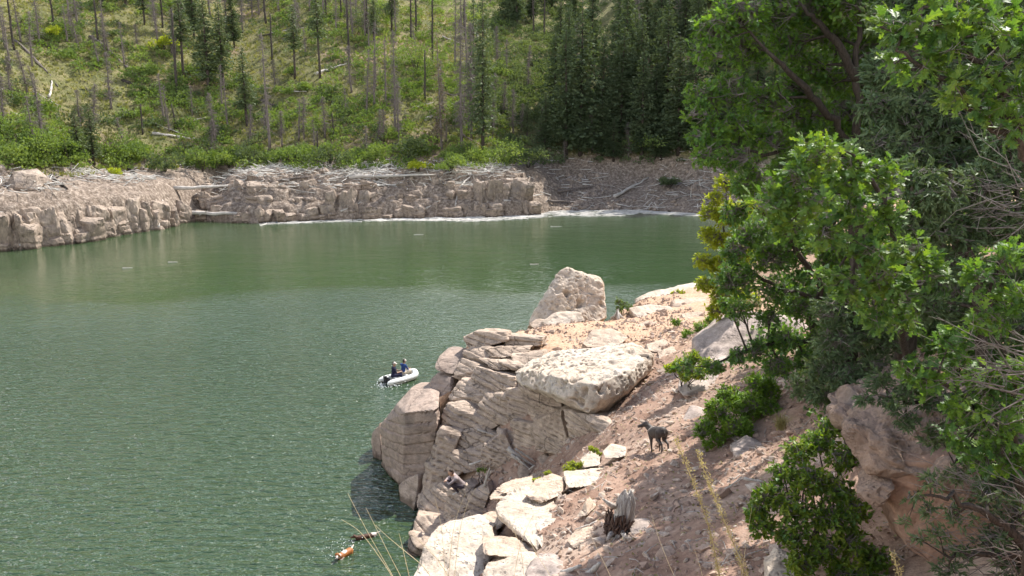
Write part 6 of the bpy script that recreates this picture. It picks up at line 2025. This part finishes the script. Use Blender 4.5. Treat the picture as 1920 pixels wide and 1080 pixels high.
# dry grass stalks close to the camera
def stalk(px, Y, r, label, seeds=0, mat='dry_grass', name='grass_stalk'):
    P = np.array([at(u, v, Y=Y) for u, v in px])
    d = unit(P[0] - P[1])
    bx = P[0] + d * 0.15
    gzv = float(near_h(np.array([bx[0]]), np.array([bx[1]]))[0])
    if gzv < P[0][2]:
        P = np.r_[[np.array((P[0][0] + d[0] * 0.25, P[0][1] + d[1] * 0.25, gzv - 0.03))], P]
    t = np.linspace(0, 1, len(P))
    tt = np.linspace(0, 1, 24)
    Q = np.c_[[np.interp(tt, t, P[:, k]) for k in range(3)]].T
    for _ in range(3):
        Q[1:-1] = (Q[:-2] + Q[1:-1] * 2 + Q[2:]) / 4
    g = Geo()
    g.tube(Q, np.linspace(r, r * 0.35, 24), 5, False)
    if not seeds:
        o = part(name, *g.get(), MAT[mat], None, Q[0])
        return tag(o, label, 'grass')
    e = empty(name, tuple(Q[0]), label, 'grass')
    part('stem', *g.get(), MAT[mat], e)
    k = rng.uniform(0.18, 1.0, seeds)
    pos = np.c_[[np.interp(k, tt, Q[:, i]) for i in range(3)]].T
    a = rng.uniform(0, 6.28, seeds)
    off = np.c_[np.cos(a), np.sin(a), rng.normal(0.6, 0.4, seeds)]
    wid = 0.014 * (0.35 + 0.75 * np.sin(np.clip(k, 0, 1) * 2.9) + 0.35 * np.sin(k * 40) ** 2)
    pos = pos + off * (wid * rng.uniform(0.2, 1, seeds))[:, None]
    V, F = scatter(LEAF_V, LEAF_F, pos, frames(off + rng.normal(0, 0.5, (seeds, 3)), rng=rng), rng.uniform(0.005, 0.011, seeds))
    tag(part('seed_head', V, F, MAT['seed_head'], e, smooth=False), kind='stuff')
    return e


STALKS = [([(742, 1092), (735, 1077), (690, 1000), (652, 925)], 'dry grass stalk reaching farthest up and left over the water'),
          ([(756, 1092), (750, 1078), (730, 1040), (705, 990), (686, 952)], 'dry grass stalk second from the left over the water'),
          ([(740, 1092), (732, 1075), (712, 1045), (685, 1008), (668, 990), (640, 974)], 'dry grass stalk bending left over the swimming dogs'),
          ([(815, 1092), (795, 1062), (755, 1030), (725, 1005), (704, 985)], 'dry grass stalk crossing the shore rocks low down'),
          ([(770, 1092), (760, 1050), (752, 1015), (748, 1000)], 'short dry grass stalk upright at the shore'),
          ([(850, 1092), (815, 1042), (790, 1018), (766, 996)], 'dry grass stalk leaning left in front of the broad ledge'),
          ([(836, 1092), (830, 1010), (824, 965), (814, 930)], 'thin dry stalk rising below the crouching person, left one'),
          ([(840, 1092), (848, 1000), (860, 955), (873, 925)], 'thin dry stalk rising below the crouching person, middle one'),
          ([(850, 1092), (862, 990), (876, 945), (892, 915)], 'thin dry stalk rising below the crouching person, right one'),
          ([(985, 1092), (975, 1020), (958, 985), (952, 960)], 'thin stalk over the hollow under the long slab, left one'),
          ([(962, 1092), (972, 1035), (985, 995), (1000, 965)], 'thin stalk over the hollow under the long slab, middle one'),
          ([(1040, 1092), (1010, 1045), (985, 1000), (972, 980)], 'thin stalk over the hollow under the long slab, right one'),
          ([(1150, 1092), (1135, 1060), (1110, 1010), (1100, 985)], 'thin dry stalk in front of the stump'),
          ([(1270, 1092), (1255, 1060), (1235, 1010), (1220, 960)], 'thin dry stalk on the path left of the seeded stalks'),
          ([(1390, 1092), (1397, 1030), (1405, 980), (1410, 950)], 'thin dry stalk right of the seeded stalks'),
          ([(1320, 1092), (1312, 1060), (1302, 1030)], 'short thin stalk between the path and the seeded stalks')]
for px, lab in STALKS:
    stalk(px, 3.3, 0.0021 if 'thin' not in lab else 0.0014, lab)
stalk([(1352, 1092), (1345, 1060), (1330, 985), (1298, 900), (1266, 822)], 3.4, 0.0045, 'tall dry stalk crowded with yellow seed heads, left of two', 900, 'seed_head', 'seeded_stalk')
stalk([(1400, 1092), (1392, 1062), (1366, 995), (1332, 915), (1308, 846)], 3.3, 0.0045, 'tall dry stalk crowded with yellow seed heads, right of two', 900, 'seed_head', 'seeded_stalk')
stalk([(1688, 1092), (1682, 1062), (1672, 1035)], 3.3, 0.003, 'short tan seed head at the bottom edge before the pink boulder', 200, 'seed_head', 'seeded_stalk')
# ------------------------------------------------------------------ people, dogs and the boat
MAT['skin'] = plain_mat('skin', (0.50, 0.30, 0.21), 0.55, 0.1, 20, 0.001)
MAT['cap_grey'] = plain_mat('cap_grey', (0.55, 0.52, 0.48), 0.8, 0.15, 30)
MAT['hair'] = plain_mat('hair', (0.06, 0.04, 0.03), 0.6, 0.3, 60)
MAT['navy'] = plain_mat('navy', (0.018, 0.02, 0.05), 0.85, 0.2, 30)
MAT['blue_shirt'] = plain_mat('blue_shirt', (0.025, 0.06, 0.20), 0.85, 0.2, 30)
MAT['khaki'] = plain_mat('khaki', (0.48, 0.42, 0.33), 0.85, 0.15, 30)
MAT['mauve'] = plain_mat('mauve', (0.33, 0.27, 0.265), 0.85, 0.2, 25)
MAT['dark_cloth'] = plain_mat('dark_cloth', (0.07, 0.055, 0.07), 0.85, 0.2, 25)
MAT['shoe'] = plain_mat('shoe', (0.6, 0.57, 0.53), 0.7, 0.15, 30)
MAT['eye'] = plain_mat('eye', (0.02, 0.015, 0.01), 0.2, 0.0, 5)
MAT['dog_grey'] = plain_mat('dog_grey', (0.06, 0.047, 0.043), 0.6, 0.35, 9, 0.003)
MAT['dog_light'] = plain_mat('dog_light', (0.36, 0.31, 0.27), 0.8, 0.25, 12)
MAT['dog_brown'] = plain_mat('dog_brown', (0.075, 0.032, 0.018), 0.5, 0.4, 14, 0.004)
MAT['dog_orange'] = plain_mat('dog_orange', (0.36, 0.13, 0.035), 0.55, 0.4, 14, 0.004)
MAT['dog_white'] = plain_mat('dog_white', (0.68, 0.58, 0.52), 0.6, 0.25, 14, 0.004)
MAT['pvc'] = plain_mat('pvc', (0.74, 0.75, 0.72), 0.45, 0.06, 6, 0.002)
MAT['pvc_grey'] = plain_mat('pvc_grey', (0.42, 0.46, 0.50), 0.5, 0.1, 6, 0.002)
MAT['rubber'] = plain_mat('rubber', (0.03, 0.03, 0.033), 0.5, 0.2, 10)
k = NT('splash')
MAT['splash'] = k.fin((0.8, 0.83, 0.82), 0.15, None, 0.6)


def figure(name, caps, mats, rot=0.0, loc=(0, 0, 0), scale=1.0, voxel=0.012, parent=None, smooth=5):
    """One continuous body grown from tapered limbs: caps = [(p0, r0, p1, r1, material key)]."""
    g = Geo()
    S, F = ICO[3]
    for p0, r0, p1, r1, m in caps:
        p0, p1 = np.array(p0, float), np.array(p1, float)
        g.add(S * r0 + p0, F)
        if np.linalg.norm(p1 - p0) > 1e-4:
            g.add(S * r1 + p1, F)
            g.tube(np.array([p0, p1]), [r0, r1], 20, True)
    V, Fl = g.get()
    me = new_mesh('tmp', V, Fl)
    o = bpy.data.objects.new('tmp', me)
    COL.objects.link(o)
    md = o.modifiers.new('r', 'REMESH')
    md.mode = 'VOXEL'
    md.voxel_size = voxel
    sm = o.modifiers.new('s', 'SMOOTH')
    sm.factor = 0.5
    sm.iterations = smooth
    dg = bpy.context.evaluated_depsgraph_get()
    ev = o.evaluated_get(dg)
    m2 = bpy.data.meshes.new_from_object(ev)
    bpy.data.objects.remove(o, do_unlink=True)
    bpy.data.meshes.remove(me)
    n = len(m2.vertices)
    co = np.empty(n * 3, np.float32)
    m2.vertices.foreach_get('co', co)
    co = co.reshape(-1, 3)
    keys = []
    best = np.full(len(m2.polygons), 1e9)
    idx = np.zeros(len(m2.polygons), np.int32)
    ctr = np.empty(len(m2.polygons) * 3, np.float32)
    m2.polygons.foreach_get('center', ctr)
    ctr = ctr.reshape(-1, 3)
    for p0, r0, p1, r1, m in caps:
        if m not in keys:
            keys.append(m)
        p0, p1 = np.array(p0, float), np.array(p1, float)
        ab = p1 - p0
        t = np.clip(((ctr - p0) @ ab) / (ab @ ab + 1e-9), 0, 1)
        d = np.linalg.norm(ctr - (p0 + t[:, None] * ab), axis=1) - (r0 + (r1 - r0) * t)
        w = d < best
        best[w] = d[w]
        idx[w] = keys.index(m)
    m2.materials.clear()
    for m in keys:
        m2.materials.append(MAT[m])
    m2.polygons.foreach_set('material_index', idx)
    m2.polygons.foreach_set('use_smooth', np.ones(len(m2.polygons), bool))
    m2.name = name
    m2.update()
    ob = link(name, m2, parent)
    if parent is None:
        ob.location = loc
        ob.rotation_euler = (0, 0, rot)
        ob.scale = (scale,) * 3
    return ob


def hand(p, d, side, m='skin', curl=0.5):
    """Palm and five fingers at wrist p, pointing along d."""
    d = unit(np.array(d, float))
    s = unit(np.cross(d, (0, 0, 1.0)) + 1e-4) * side
    n = unit(np.cross(s, d))
    p = np.array(p, float)
    out = [(p, 0.027, p + d * 0.07, 0.033, m), (p + d * 0.05 - s * 0.02, 0.022, p + d * 0.075 + s * 0.02, 0.022, m)]
    for i, L in enumerate((0.055, 0.07, 0.075, 0.068)):
        b = p + d * 0.085 + s * (-0.03 + 0.02 * i)
        m1 = b + d * L * 0.5 - n * curl * 0.012
        out += [(b, 0.0095, m1, 0.009, m), (m1, 0.009, m1 + d * L * 0.4 - n * curl * 0.03, 0.0075, m)]
    t0 = p + d * 0.02 + s * 0.03
    t1 = t0 + (d * 0.6 + s * 0.8) * 0.04
    out += [(t0, 0.012, t1, 0.0105, m), (t1, 0.0105, t1 + d * 0.032, 0.008, m)]
    return out


def head(c, f, hairm='hair'):
    """Head centred at c facing f."""
    c, f = np.array(c, float), unit(np.array(f, float))
    s = unit(np.cross(f, (0, 0, 1.0)))
    u = unit(np.cross(s, f))
    out = [(c + u * 0.025 - f * 0.01, 0.092, c + u * 0.02 + f * 0.012, 0.088, 'skin'), (c - u * 0.06 + f * 0.03, 0.058, c - u * 0.085 + f * 0.055, 0.035, 'skin'),
           (c + f * 0.092 + u * 0.0, 0.012, c + f * 0.112 - u * 0.03, 0.016, 'skin'), (c + u * 0.05 - f * 0.035, 0.083, c - u * 0.02 - f * 0.045, 0.07, hairm),
           (c + f * 0.085 - u * 0.062 - s * 0.02, 0.009, c + f * 0.085 - u * 0.062 + s * 0.02, 0.009, 'skin')]
    for k in (-1, 1):
        out.append((c + s * k * 0.088 - u * 0.005, 0.018, c + s * k * 0.09 - u * 0.03, 0.012, 'skin'))
        out.append((c + f * 0.084 + s * k * 0.033 + u * 0.012, 0.011, c + f * 0.085 + s * k * 0.034 + u * 0.012, 0.011, 'eye'))
    return out


def cap_mesh(c, f, parent, mat, name='cap'):
    c, f = np.array(c, float), unit(np.array(f, float))
    s = unit(np.cross(f, (0, 0, 1.0)))
    u = unit(np.cross(s, f))
    S, F = ICO[3]
    keep = S[:, 2] > -0.05
    Vd = S * np.array((0.108, 0.104, 0.095)) * np.where(keep, 1, 1)[:, None]
    fk = keep[F].all(1)
    V = c + u * 0.03 + Vd[:, :1] * f + Vd[:, 1:2] * s + Vd[:, 2:] * u
    g = Geo()
    g.add(V, F[fk])
    a = np.linspace(-1.0, 1.0, 9)
    inner = np.c_[np.cos(a) * 0.10, np.sin(a) * 0.095]
    outer = np.c_[np.cos(a) * 0.10 + 0.075 * np.cos(a * 1.3), np.sin(a) * 0.095]
    for dz in (0.030, 0.022):
        P = np.r_[inner, outer]
        Vb = c + P[:, :1] * f + P[:, 1:2] * s + dz * u
        g.add(Vb, np.array([(i, i + 1, i + 10, i + 9) for i in range(8)]))
    me = new_mesh(name, *g.get(), True, [MAT[mat]])
    return link(name, me, parent)


def person(label, pel, chest, headc, face, shoulders, elbows, wrists, knees, ankles, toes, top, bottom, shoe, loc, rot, cap=None, shorts=False, sleeves='long', hair='hair'):
    """A seated or crouching figure; coordinates are local, facing +x."""
    pel, chest, headc = map(lambda q: np.array(q, float), (pel, chest, headc))
    neck = chest + (headc - chest) * 0.42
    caps = [(pel, 0.135, pel + (chest - pel) * 0.45, 0.125, top), (pel + (chest - pel) * 0.45, 0.125, chest, 0.135, top), (chest, 0.075, neck + (headc - neck) * 0.4, 0.05, 'skin'),
            (pel, 0.14, pel - (0.03, 0, 0.02), 0.14, bottom)]
    lower = 'skin' if shorts else bottom
    fore = 'skin' if sleeves == 'short' else top
    for i, k in enumerate((-1, 1)):
        sh, el, wr, kn, an, to = (np.array(q[i], float) for q in (shoulders, elbows, wrists, knees, ankles, toes))
        hip = pel + np.array((0.02, 0.09 * k, -0.02))
        caps += [(chest + (sh - chest) * 0.3, 0.10, sh, 0.072, top), (sh, 0.062, el, 0.046, top), (el, 0.043, wr, 0.029, fore)]
        caps += [(hip, 0.098, kn, 0.066, bottom), (kn, 0.062, kn + (an - kn) * 0.3, 0.06, lower), (kn + (an - kn) * 0.3, 0.06, an, 0.04, lower), (an, 0.045, to, 0.036, shoe)]
        caps += hand(wr, unit(wr - el), k)
    caps += head(headc, face, hair)
    o = figure('person', caps, None, rot, loc, 1.0, 0.016)
    tag(o, label, 'person')
    if cap:
        cap_mesh(headc, face, o, cap)
    return o


# crouching person on the rocks
_p = at(857, 925, Y=26.55)
person('person in a pale mauve shirt crouching on a rock by the water, arms on knees', (-0.22, 0, 0.27), (0.07, 0, 0.60), (0.22, 0.02, 0.83), (0.85, -0.1, -0.5), [(0.06, -0.19, 0.64), (0.06, 0.19, 0.64)], [(0.30, -0.23, 0.50), (0.30, 0.23, 0.50)], [(0.40, -0.03, 0.53), (0.40, 0.05, 0.50)],
       [(0.24, -0.14, 0.46), (0.24, 0.14, 0.46)], [(-0.02, -0.13, 0.09), (-0.02, 0.13, 0.09)], [(0.17, -0.14, 0.045), (0.17, 0.14, 0.045)], 'mauve', 'dark_cloth', 'shoe', _p, R(195))

# the inflatable boat
bs, bb = at(728, 719, z=0.0), at(774, 707, z=0.0)
ax = bb - bs
BL = float(np.linalg.norm(ax))
BR = math.atan2(ax[1], ax[0])
boat = empty('inflatable_boat', tuple((bs + bb) / 2), 'small white inflatable boat with two people aboard on the green lake', 'boat')
boat.rotation_euler = (0, 0, BR)
boat.scale = (0.82, 0.82, 0.82)
hl = max(BL / 2 - 0.1, 1.15)


def bpart(name, g, mat, parent=boat):
    me = new_mesh(name, *g.get(), True, [MAT[mat]])
    return link(name, me, parent)


for sd in (-1, 1):
    g = Geo()
    P = [(-hl - 0.28, sd * 0.52, 0.20), (-hl - 0.18, sd * 0.52, 0.20), (-hl + 0.1, sd * 0.52, 0.20), (0, sd * 0.54, 0.20), (hl * 0.5, sd * 0.52, 0.22)]
    for q in np.linspace(0.15, 1, 8):
        a = q * math.pi / 2
        P.append((hl * 0.5 + math.sin(a) * hl * 0.5, sd * 0.52 * math.cos(a), 0.22 + 0.16 * q))
    P = np.array(P)
    r = np.r_[[0.05, 0.13, 0.20], np.full(len(P) - 3, 0.21)]
    g.tube(P, r, 16)
    tb = bpart('side_tube', g, 'pvc')
    g = Geo()
    g.tube(P[2:] + (0, sd * 0.0, 0.19), 0.012, 6)
    bpart('grab_line', g, 'rubber', tb)
    g = Geo()
    g.tube(P[2:9] + (0, sd * 0.20, -0.03), 0.022, 6)
    bpart('rubbing_strake', g, 'rubber', tb)


def slab(g, lo, hi):
    lo, hi = np.array(lo, float), np.array(hi, float)
    V = np.array([(lo[0] if i & 1 == 0 else hi[0], lo[1] if i & 2 == 0 else hi[1], lo[2] if i & 4 == 0 else hi[2]) for i in range(8)])
    g.add(V, np.array([(0, 2, 3, 1), (4, 5, 7, 6), (0, 1, 5, 4), (2, 6, 7, 3), (0, 4, 6, 2), (1, 3, 7, 5)]))


g = Geo()
slab(g, (-hl + 0.06, -0.46, 0.02), (hl * 0.75, 0.46, 0.06))
bpart('floor', g, 'pvc_grey')
g = Geo()
slab(g, (-hl + 0.0, -0.40, 0.03), (-hl + 0.05, 0.40, 0.46))
bpart('transom', g, 'rubber')
for xx in (-0.55, 0.25):
    g = Geo()
    slab(g, (xx - 0.12, -0.5, 0.36), (xx + 0.12, 0.5, 0.40))
    bpart('bench', g, 'pvc')
g = Geo()
slab(g, (-hl - 0.15, -0.08, 0.40), (-hl - 0.02, 0.08, 0.56))
mo = bpart('outboard_motor', g, 'rubber')
g = Geo()
g.tube(np.array([(-hl - 0.08, 0, 0.42), (-hl - 0.08, 0, -0.3)]), [0.05, 0.04], 10)
bpart('shaft', g, 'rubber', mo)
g = Geo()
g.tube(np.array([(-hl - 0.03, 0.04, 0.5), (-hl + 0.25, 0.12, 0.54)]), [0.02, 0.02], 8)
bpart('tiller', g, 'rubber', mo)


def boat_pt(x, y, z=0.0):
    c, s = math.cos(BR), math.sin(BR)
    m = (bs + bb) / 2
    return (m[0] + c * x - s * y, m[1] + s * x + c * y, m[2] + z)


person('person in a dark navy top and cap sitting at the stern of the boat', (-0.02, 0, 0.13), (0.0, 0, 0.52), (0.03, 0, 0.78), (1, -0.15, -0.1), [(0.0, -0.19, 0.56), (0.0, 0.19, 0.56)], [(0.12, -0.24, 0.33), (0.14, 0.24, 0.34)], [(0.32, -0.17, 0.34), (0.34, 0.17, 0.33)],
       [(0.40, -0.15, 0.16), (0.40, 0.15, 0.16)], [(0.45, -0.16, -0.24), (0.45, 0.16, -0.24)], [(0.62, -0.17, -0.28), (0.62, 0.17, -0.28)], 'navy', 'navy', 'shoe', boat_pt(-0.45, -0.02, 0.28), BR - R(30), cap='cap_grey', sleeves='short')
person('person in a bright blue shirt and pale cap sitting forward in the boat', (-0.02, 0, 0.13), (0.04, 0, 0.52), (0.10, 0, 0.78), (1, 0.1, -0.25), [(0.03, -0.19, 0.56), (0.03, 0.19, 0.56)], [(0.16, -0.24, 0.34), (0.16, 0.24, 0.34)], [(0.36, -0.14, 0.30), (0.36, 0.14, 0.30)],
       [(0.40, -0.15, 0.16), (0.40, 0.15, 0.16)], [(0.45, -0.16, -0.24), (0.45, 0.16, -0.24)], [(0.62, -0.17, -0.28), (0.62, 0.17, -0.28)], 'blue_shirt', 'khaki', 'shoe', boat_pt(0.205, 0.02, 0.28), BR + R(5), cap='cap_grey', sleeves='short')


# ---- dogs
def dog_caps(c, lt=None, turn=1.0, legs=True):
    lt = lt or c
    q = [((0.24, 0, 0.455), 0.125, (0.08, 0, 0.46), 0.15, c), ((0.08, 0, 0.46), 0.15, (-0.14, 0, 0.475), 0.125, c), ((-0.14, 0, 0.475), 0.12, (-0.33, 0, 0.47), 0.125, c),
         ((0.27, 0, 0.50), 0.10, (0.38, 0.06 * turn, 0.64), 0.075, c), ((0.40, 0.08 * turn, 0.69), 0.07, (0.42, 0.12 * turn, 0.68), 0.066, c), ((0.42, 0.15 * turn, 0.67), 0.052, (0.45, 0.26 * turn, 0.645), 0.042, c), ((0.45, 0.28 * turn, 0.655), 0.016, (0.452, 0.295 * turn, 0.655), 0.015, 'rubber'),
         ((-0.41, 0, 0.50), 0.022, (-0.49, 0, 0.40), 0.014, c), ((-0.49, 0, 0.40), 0.014, (-0.51, 0, 0.31), 0.009, c)]
    for k in (-1, 1):
        q += [((0.40 + 0.055 * k, 0.07 * turn, 0.735), 0.02, (0.40 + 0.085 * k, 0.10 * turn, 0.66), 0.026, c), ((0.42 + 0.035 * k, 0.15 * turn, 0.70), 0.009, (0.42 + 0.035 * k, 0.152 * turn, 0.70), 0.009, 'eye')]
        if legs:
            s = 0.03 * k
            q += [((0.20, 0.085 * k, 0.44), 0.065, (0.15 + s, 0.095 * k, 0.29), 0.042, c), ((0.15 + s, 0.095 * k, 0.29), 0.04, (0.19 + s, 0.095 * k, 0.13), 0.026, c), ((0.19 + s, 0.095 * k, 0.13), 0.025, (0.19 + s, 0.095 * k, 0.03), 0.024, c), ((0.19 + s, 0.095 * k, 0.022), 0.027, (0.235 + s, 0.095 * k, 0.016), 0.022, c),
                  ((-0.29, 0.075 * k, 0.45), 0.09, (-0.20 - s, 0.095 * k, 0.29), 0.058, c), ((-0.20 - s, 0.095 * k, 0.29), 0.05, (-0.39 - s, 0.095 * k, 0.17), 0.027, c), ((-0.39 - s, 0.095 * k, 0.17), 0.026, (-0.37 - s, 0.095 * k, 0.03), 0.024, c), ((-0.37 - s, 0.095 * k, 0.022), 0.027, (-0.32 - s, 0.095 * k, 0.016), 0.022, c)]
    return q


_p = near_hit(1236, 848)
dog = figure('dog', dog_caps('dog_grey'), None, R(104), _p, 0.90, 0.015)
_h = [float(near_h(np.array([_p[0] + q * math.cos(R(104))]), np.array([_p[1] + q * math.sin(R(104))]))[0]) for q in (-0.36, 0.20)]
dog.rotation_euler = (0, -math.atan2(_h[1] - _h[0], 0.56), R(104))
dog.location = (_p[0], _p[1], _h[0] + (_h[1] - _h[0]) * 0.64 + 0.01)
tag(dog, 'dark grey-brown dog with a pale collar standing on the footpath looking left', 'dog')
g = Geo()
a = np.linspace(0, 2 * math.pi, 21)
nd = unit(np.array((0.10, 0.05, 0.15)))
e1 = unit(np.cross(nd, (0, 1, 0)))
e2 = np.cross(nd, e1)
g.tube(np.array([(0.285, 0.01, 0.53)]) + 0.105 * (np.cos(a)[:, None] * e1 + np.sin(a)[:, None] * e2), 0.024, 8, False)
link('collar', new_mesh('collar', *g.get(), True, [MAT['dog_light']]), dog)

sw = [((0.30, 0, 0.02), 0.12, (-0.30, 0, 0.0), 0.125, 'dog_brown'), ((-0.30, 0, 0.01), 0.12, (-0.42, 0, 0.02), 0.10, 'dog_white'), ((0.30, 0, 0.04), 0.08, (0.44, 0, 0.12), 0.065, 'dog_brown'), ((0.47, 0, 0.15), 0.07, (0.50, 0, 0.14), 0.062, 'dog_brown'), ((0.53, 0, 0.13), 0.042, (0.63, 0, 0.11), 0.032, 'dog_brown'), ((-0.42, 0, 0.06), 0.035, (-0.64, 0.05, 0.14), 0.022, 'dog_white'),
      ((0.46, 0.075, 0.19), 0.02, (0.43, 0.10, 0.12), 0.028, 'dog_brown'), ((0.46, -0.075, 0.19), 0.02, (0.43, -0.10, 0.12), 0.028, 'dog_brown'), ((0.22, 0.09, -0.02), 0.05, (0.34, 0.10, -0.22), 0.03, 'dog_brown'), ((0.22, -0.09, -0.02), 0.05, (0.30, -0.10, -0.24), 0.03, 'dog_brown'), ((-0.28, 0.09, -0.05), 0.06, (-0.36, 0.1, -0.26), 0.03, 'dog_brown'), ((-0.28, -0.09, -0.05), 0.06, (-0.32, -0.1, -0.26), 0.03, 'dog_brown'),
      ((0.51, 0.04, 0.17), 0.01, (0.512, 0.04, 0.17), 0.01, 'eye'), ((0.51, -0.04, 0.17), 0.01, (0.512, -0.04, 0.17), 0.01, 'eye')]
dog2 = figure('dog', sw, None, R(205), at(685, 1007, z=0.02), 0.82, 0.016)
tag(dog2, 'dark brown dog with a pale rump swimming near the shore rocks', 'dog')
sw2 = [((0.20, 0, 0.02), 0.14, (-0.28, 0, 0.02), 0.145, 'dog_orange'), ((0.26, 0, 0.06), 0.10, (0.36, 0.03, 0.16), 0.075, 'dog_white'), ((0.40, 0.05, 0.21), 0.075, (0.42, 0.07, 0.20), 0.068, 'dog_orange'), ((0.45, 0.09, 0.19), 0.045, (0.54, 0.15, 0.17), 0.034, 'dog_white'), ((0.40, 0.13, 0.24), 0.022, (0.36, 0.15, 0.15), 0.03, 'dog_orange'), ((0.44, -0.02, 0.24), 0.022, (0.42, -0.05, 0.15), 0.03, 'dog_orange'),
       ((-0.36, 0, 0.06), 0.04, (-0.56, -0.08, 0.13), 0.025, 'dog_white'), ((0.18, 0.1, 0), 0.055, (0.34, 0.13, -0.1), 0.035, 'dog_white'), ((0.18, -0.1, 0), 0.055, (0.34, -0.13, 0.04), 0.035, 'dog_white'), ((-0.26, 0.1, -0.05), 0.06, (-0.36, 0.1, -0.26), 0.03, 'dog_orange'), ((-0.26, -0.1, -0.05), 0.06, (-0.32, -0.1, -0.26), 0.03, 'dog_orange'), ((0.06, 0, 0.07), 0.115, (-0.04, 0, 0.07), 0.11, 'dog_white'),
       ((0.455, 0.055, 0.235), 0.01, (0.457, 0.056, 0.235), 0.01, 'eye'), ((0.43, 0.12, 0.235), 0.01, (0.432, 0.121, 0.235), 0.01, 'eye')]
dog3 = figure('dog', sw2, None, R(235), at(646, 1040, z=0.03), 0.86, 0.016)
tag(dog3, 'orange and white dog splashing in the water at the bottom of the lake', 'dog')
g = Geo()
c0 = at(640, 1035, z=0.0)
S, F = _S1, _F1
n = 90
pos = c0 + np.c_[rng.normal(-0.1, 0.42, n), rng.normal(0.1, 0.42, n), np.abs(rng.normal(0, 0.10, n))]
V, F2 = scatter(S, F, pos, frames(rng.normal(0, 1, (n, 3)), rng=rng), rng.uniform(0.006, 0.022, n))
g.add(V, F2)
c1 = at(726, 722, z=0.0)
n = 120
pos = c1 + np.c_[rng.normal(0.1, 0.42, n), rng.normal(-0.1, 0.3, n), np.abs(rng.normal(0, 0.04, n))]
tag(part('water_splash', *g.get(), MAT['splash'], None, c0), 'white drops thrown up around the splashing dog', 'splash', kind='stuff')
g = Geo()
V, F2 = scatter(S, F, pos, frames(rng.normal(0, 1, (n, 3)), rng=rng), rng.uniform(0.01, 0.04, n))
g.add(V, F2)
tag(part('boat_wash', *g.get(), MAT['splash'], None, c1), 'bubbles of wash behind the boat', 'splash', kind='stuff')
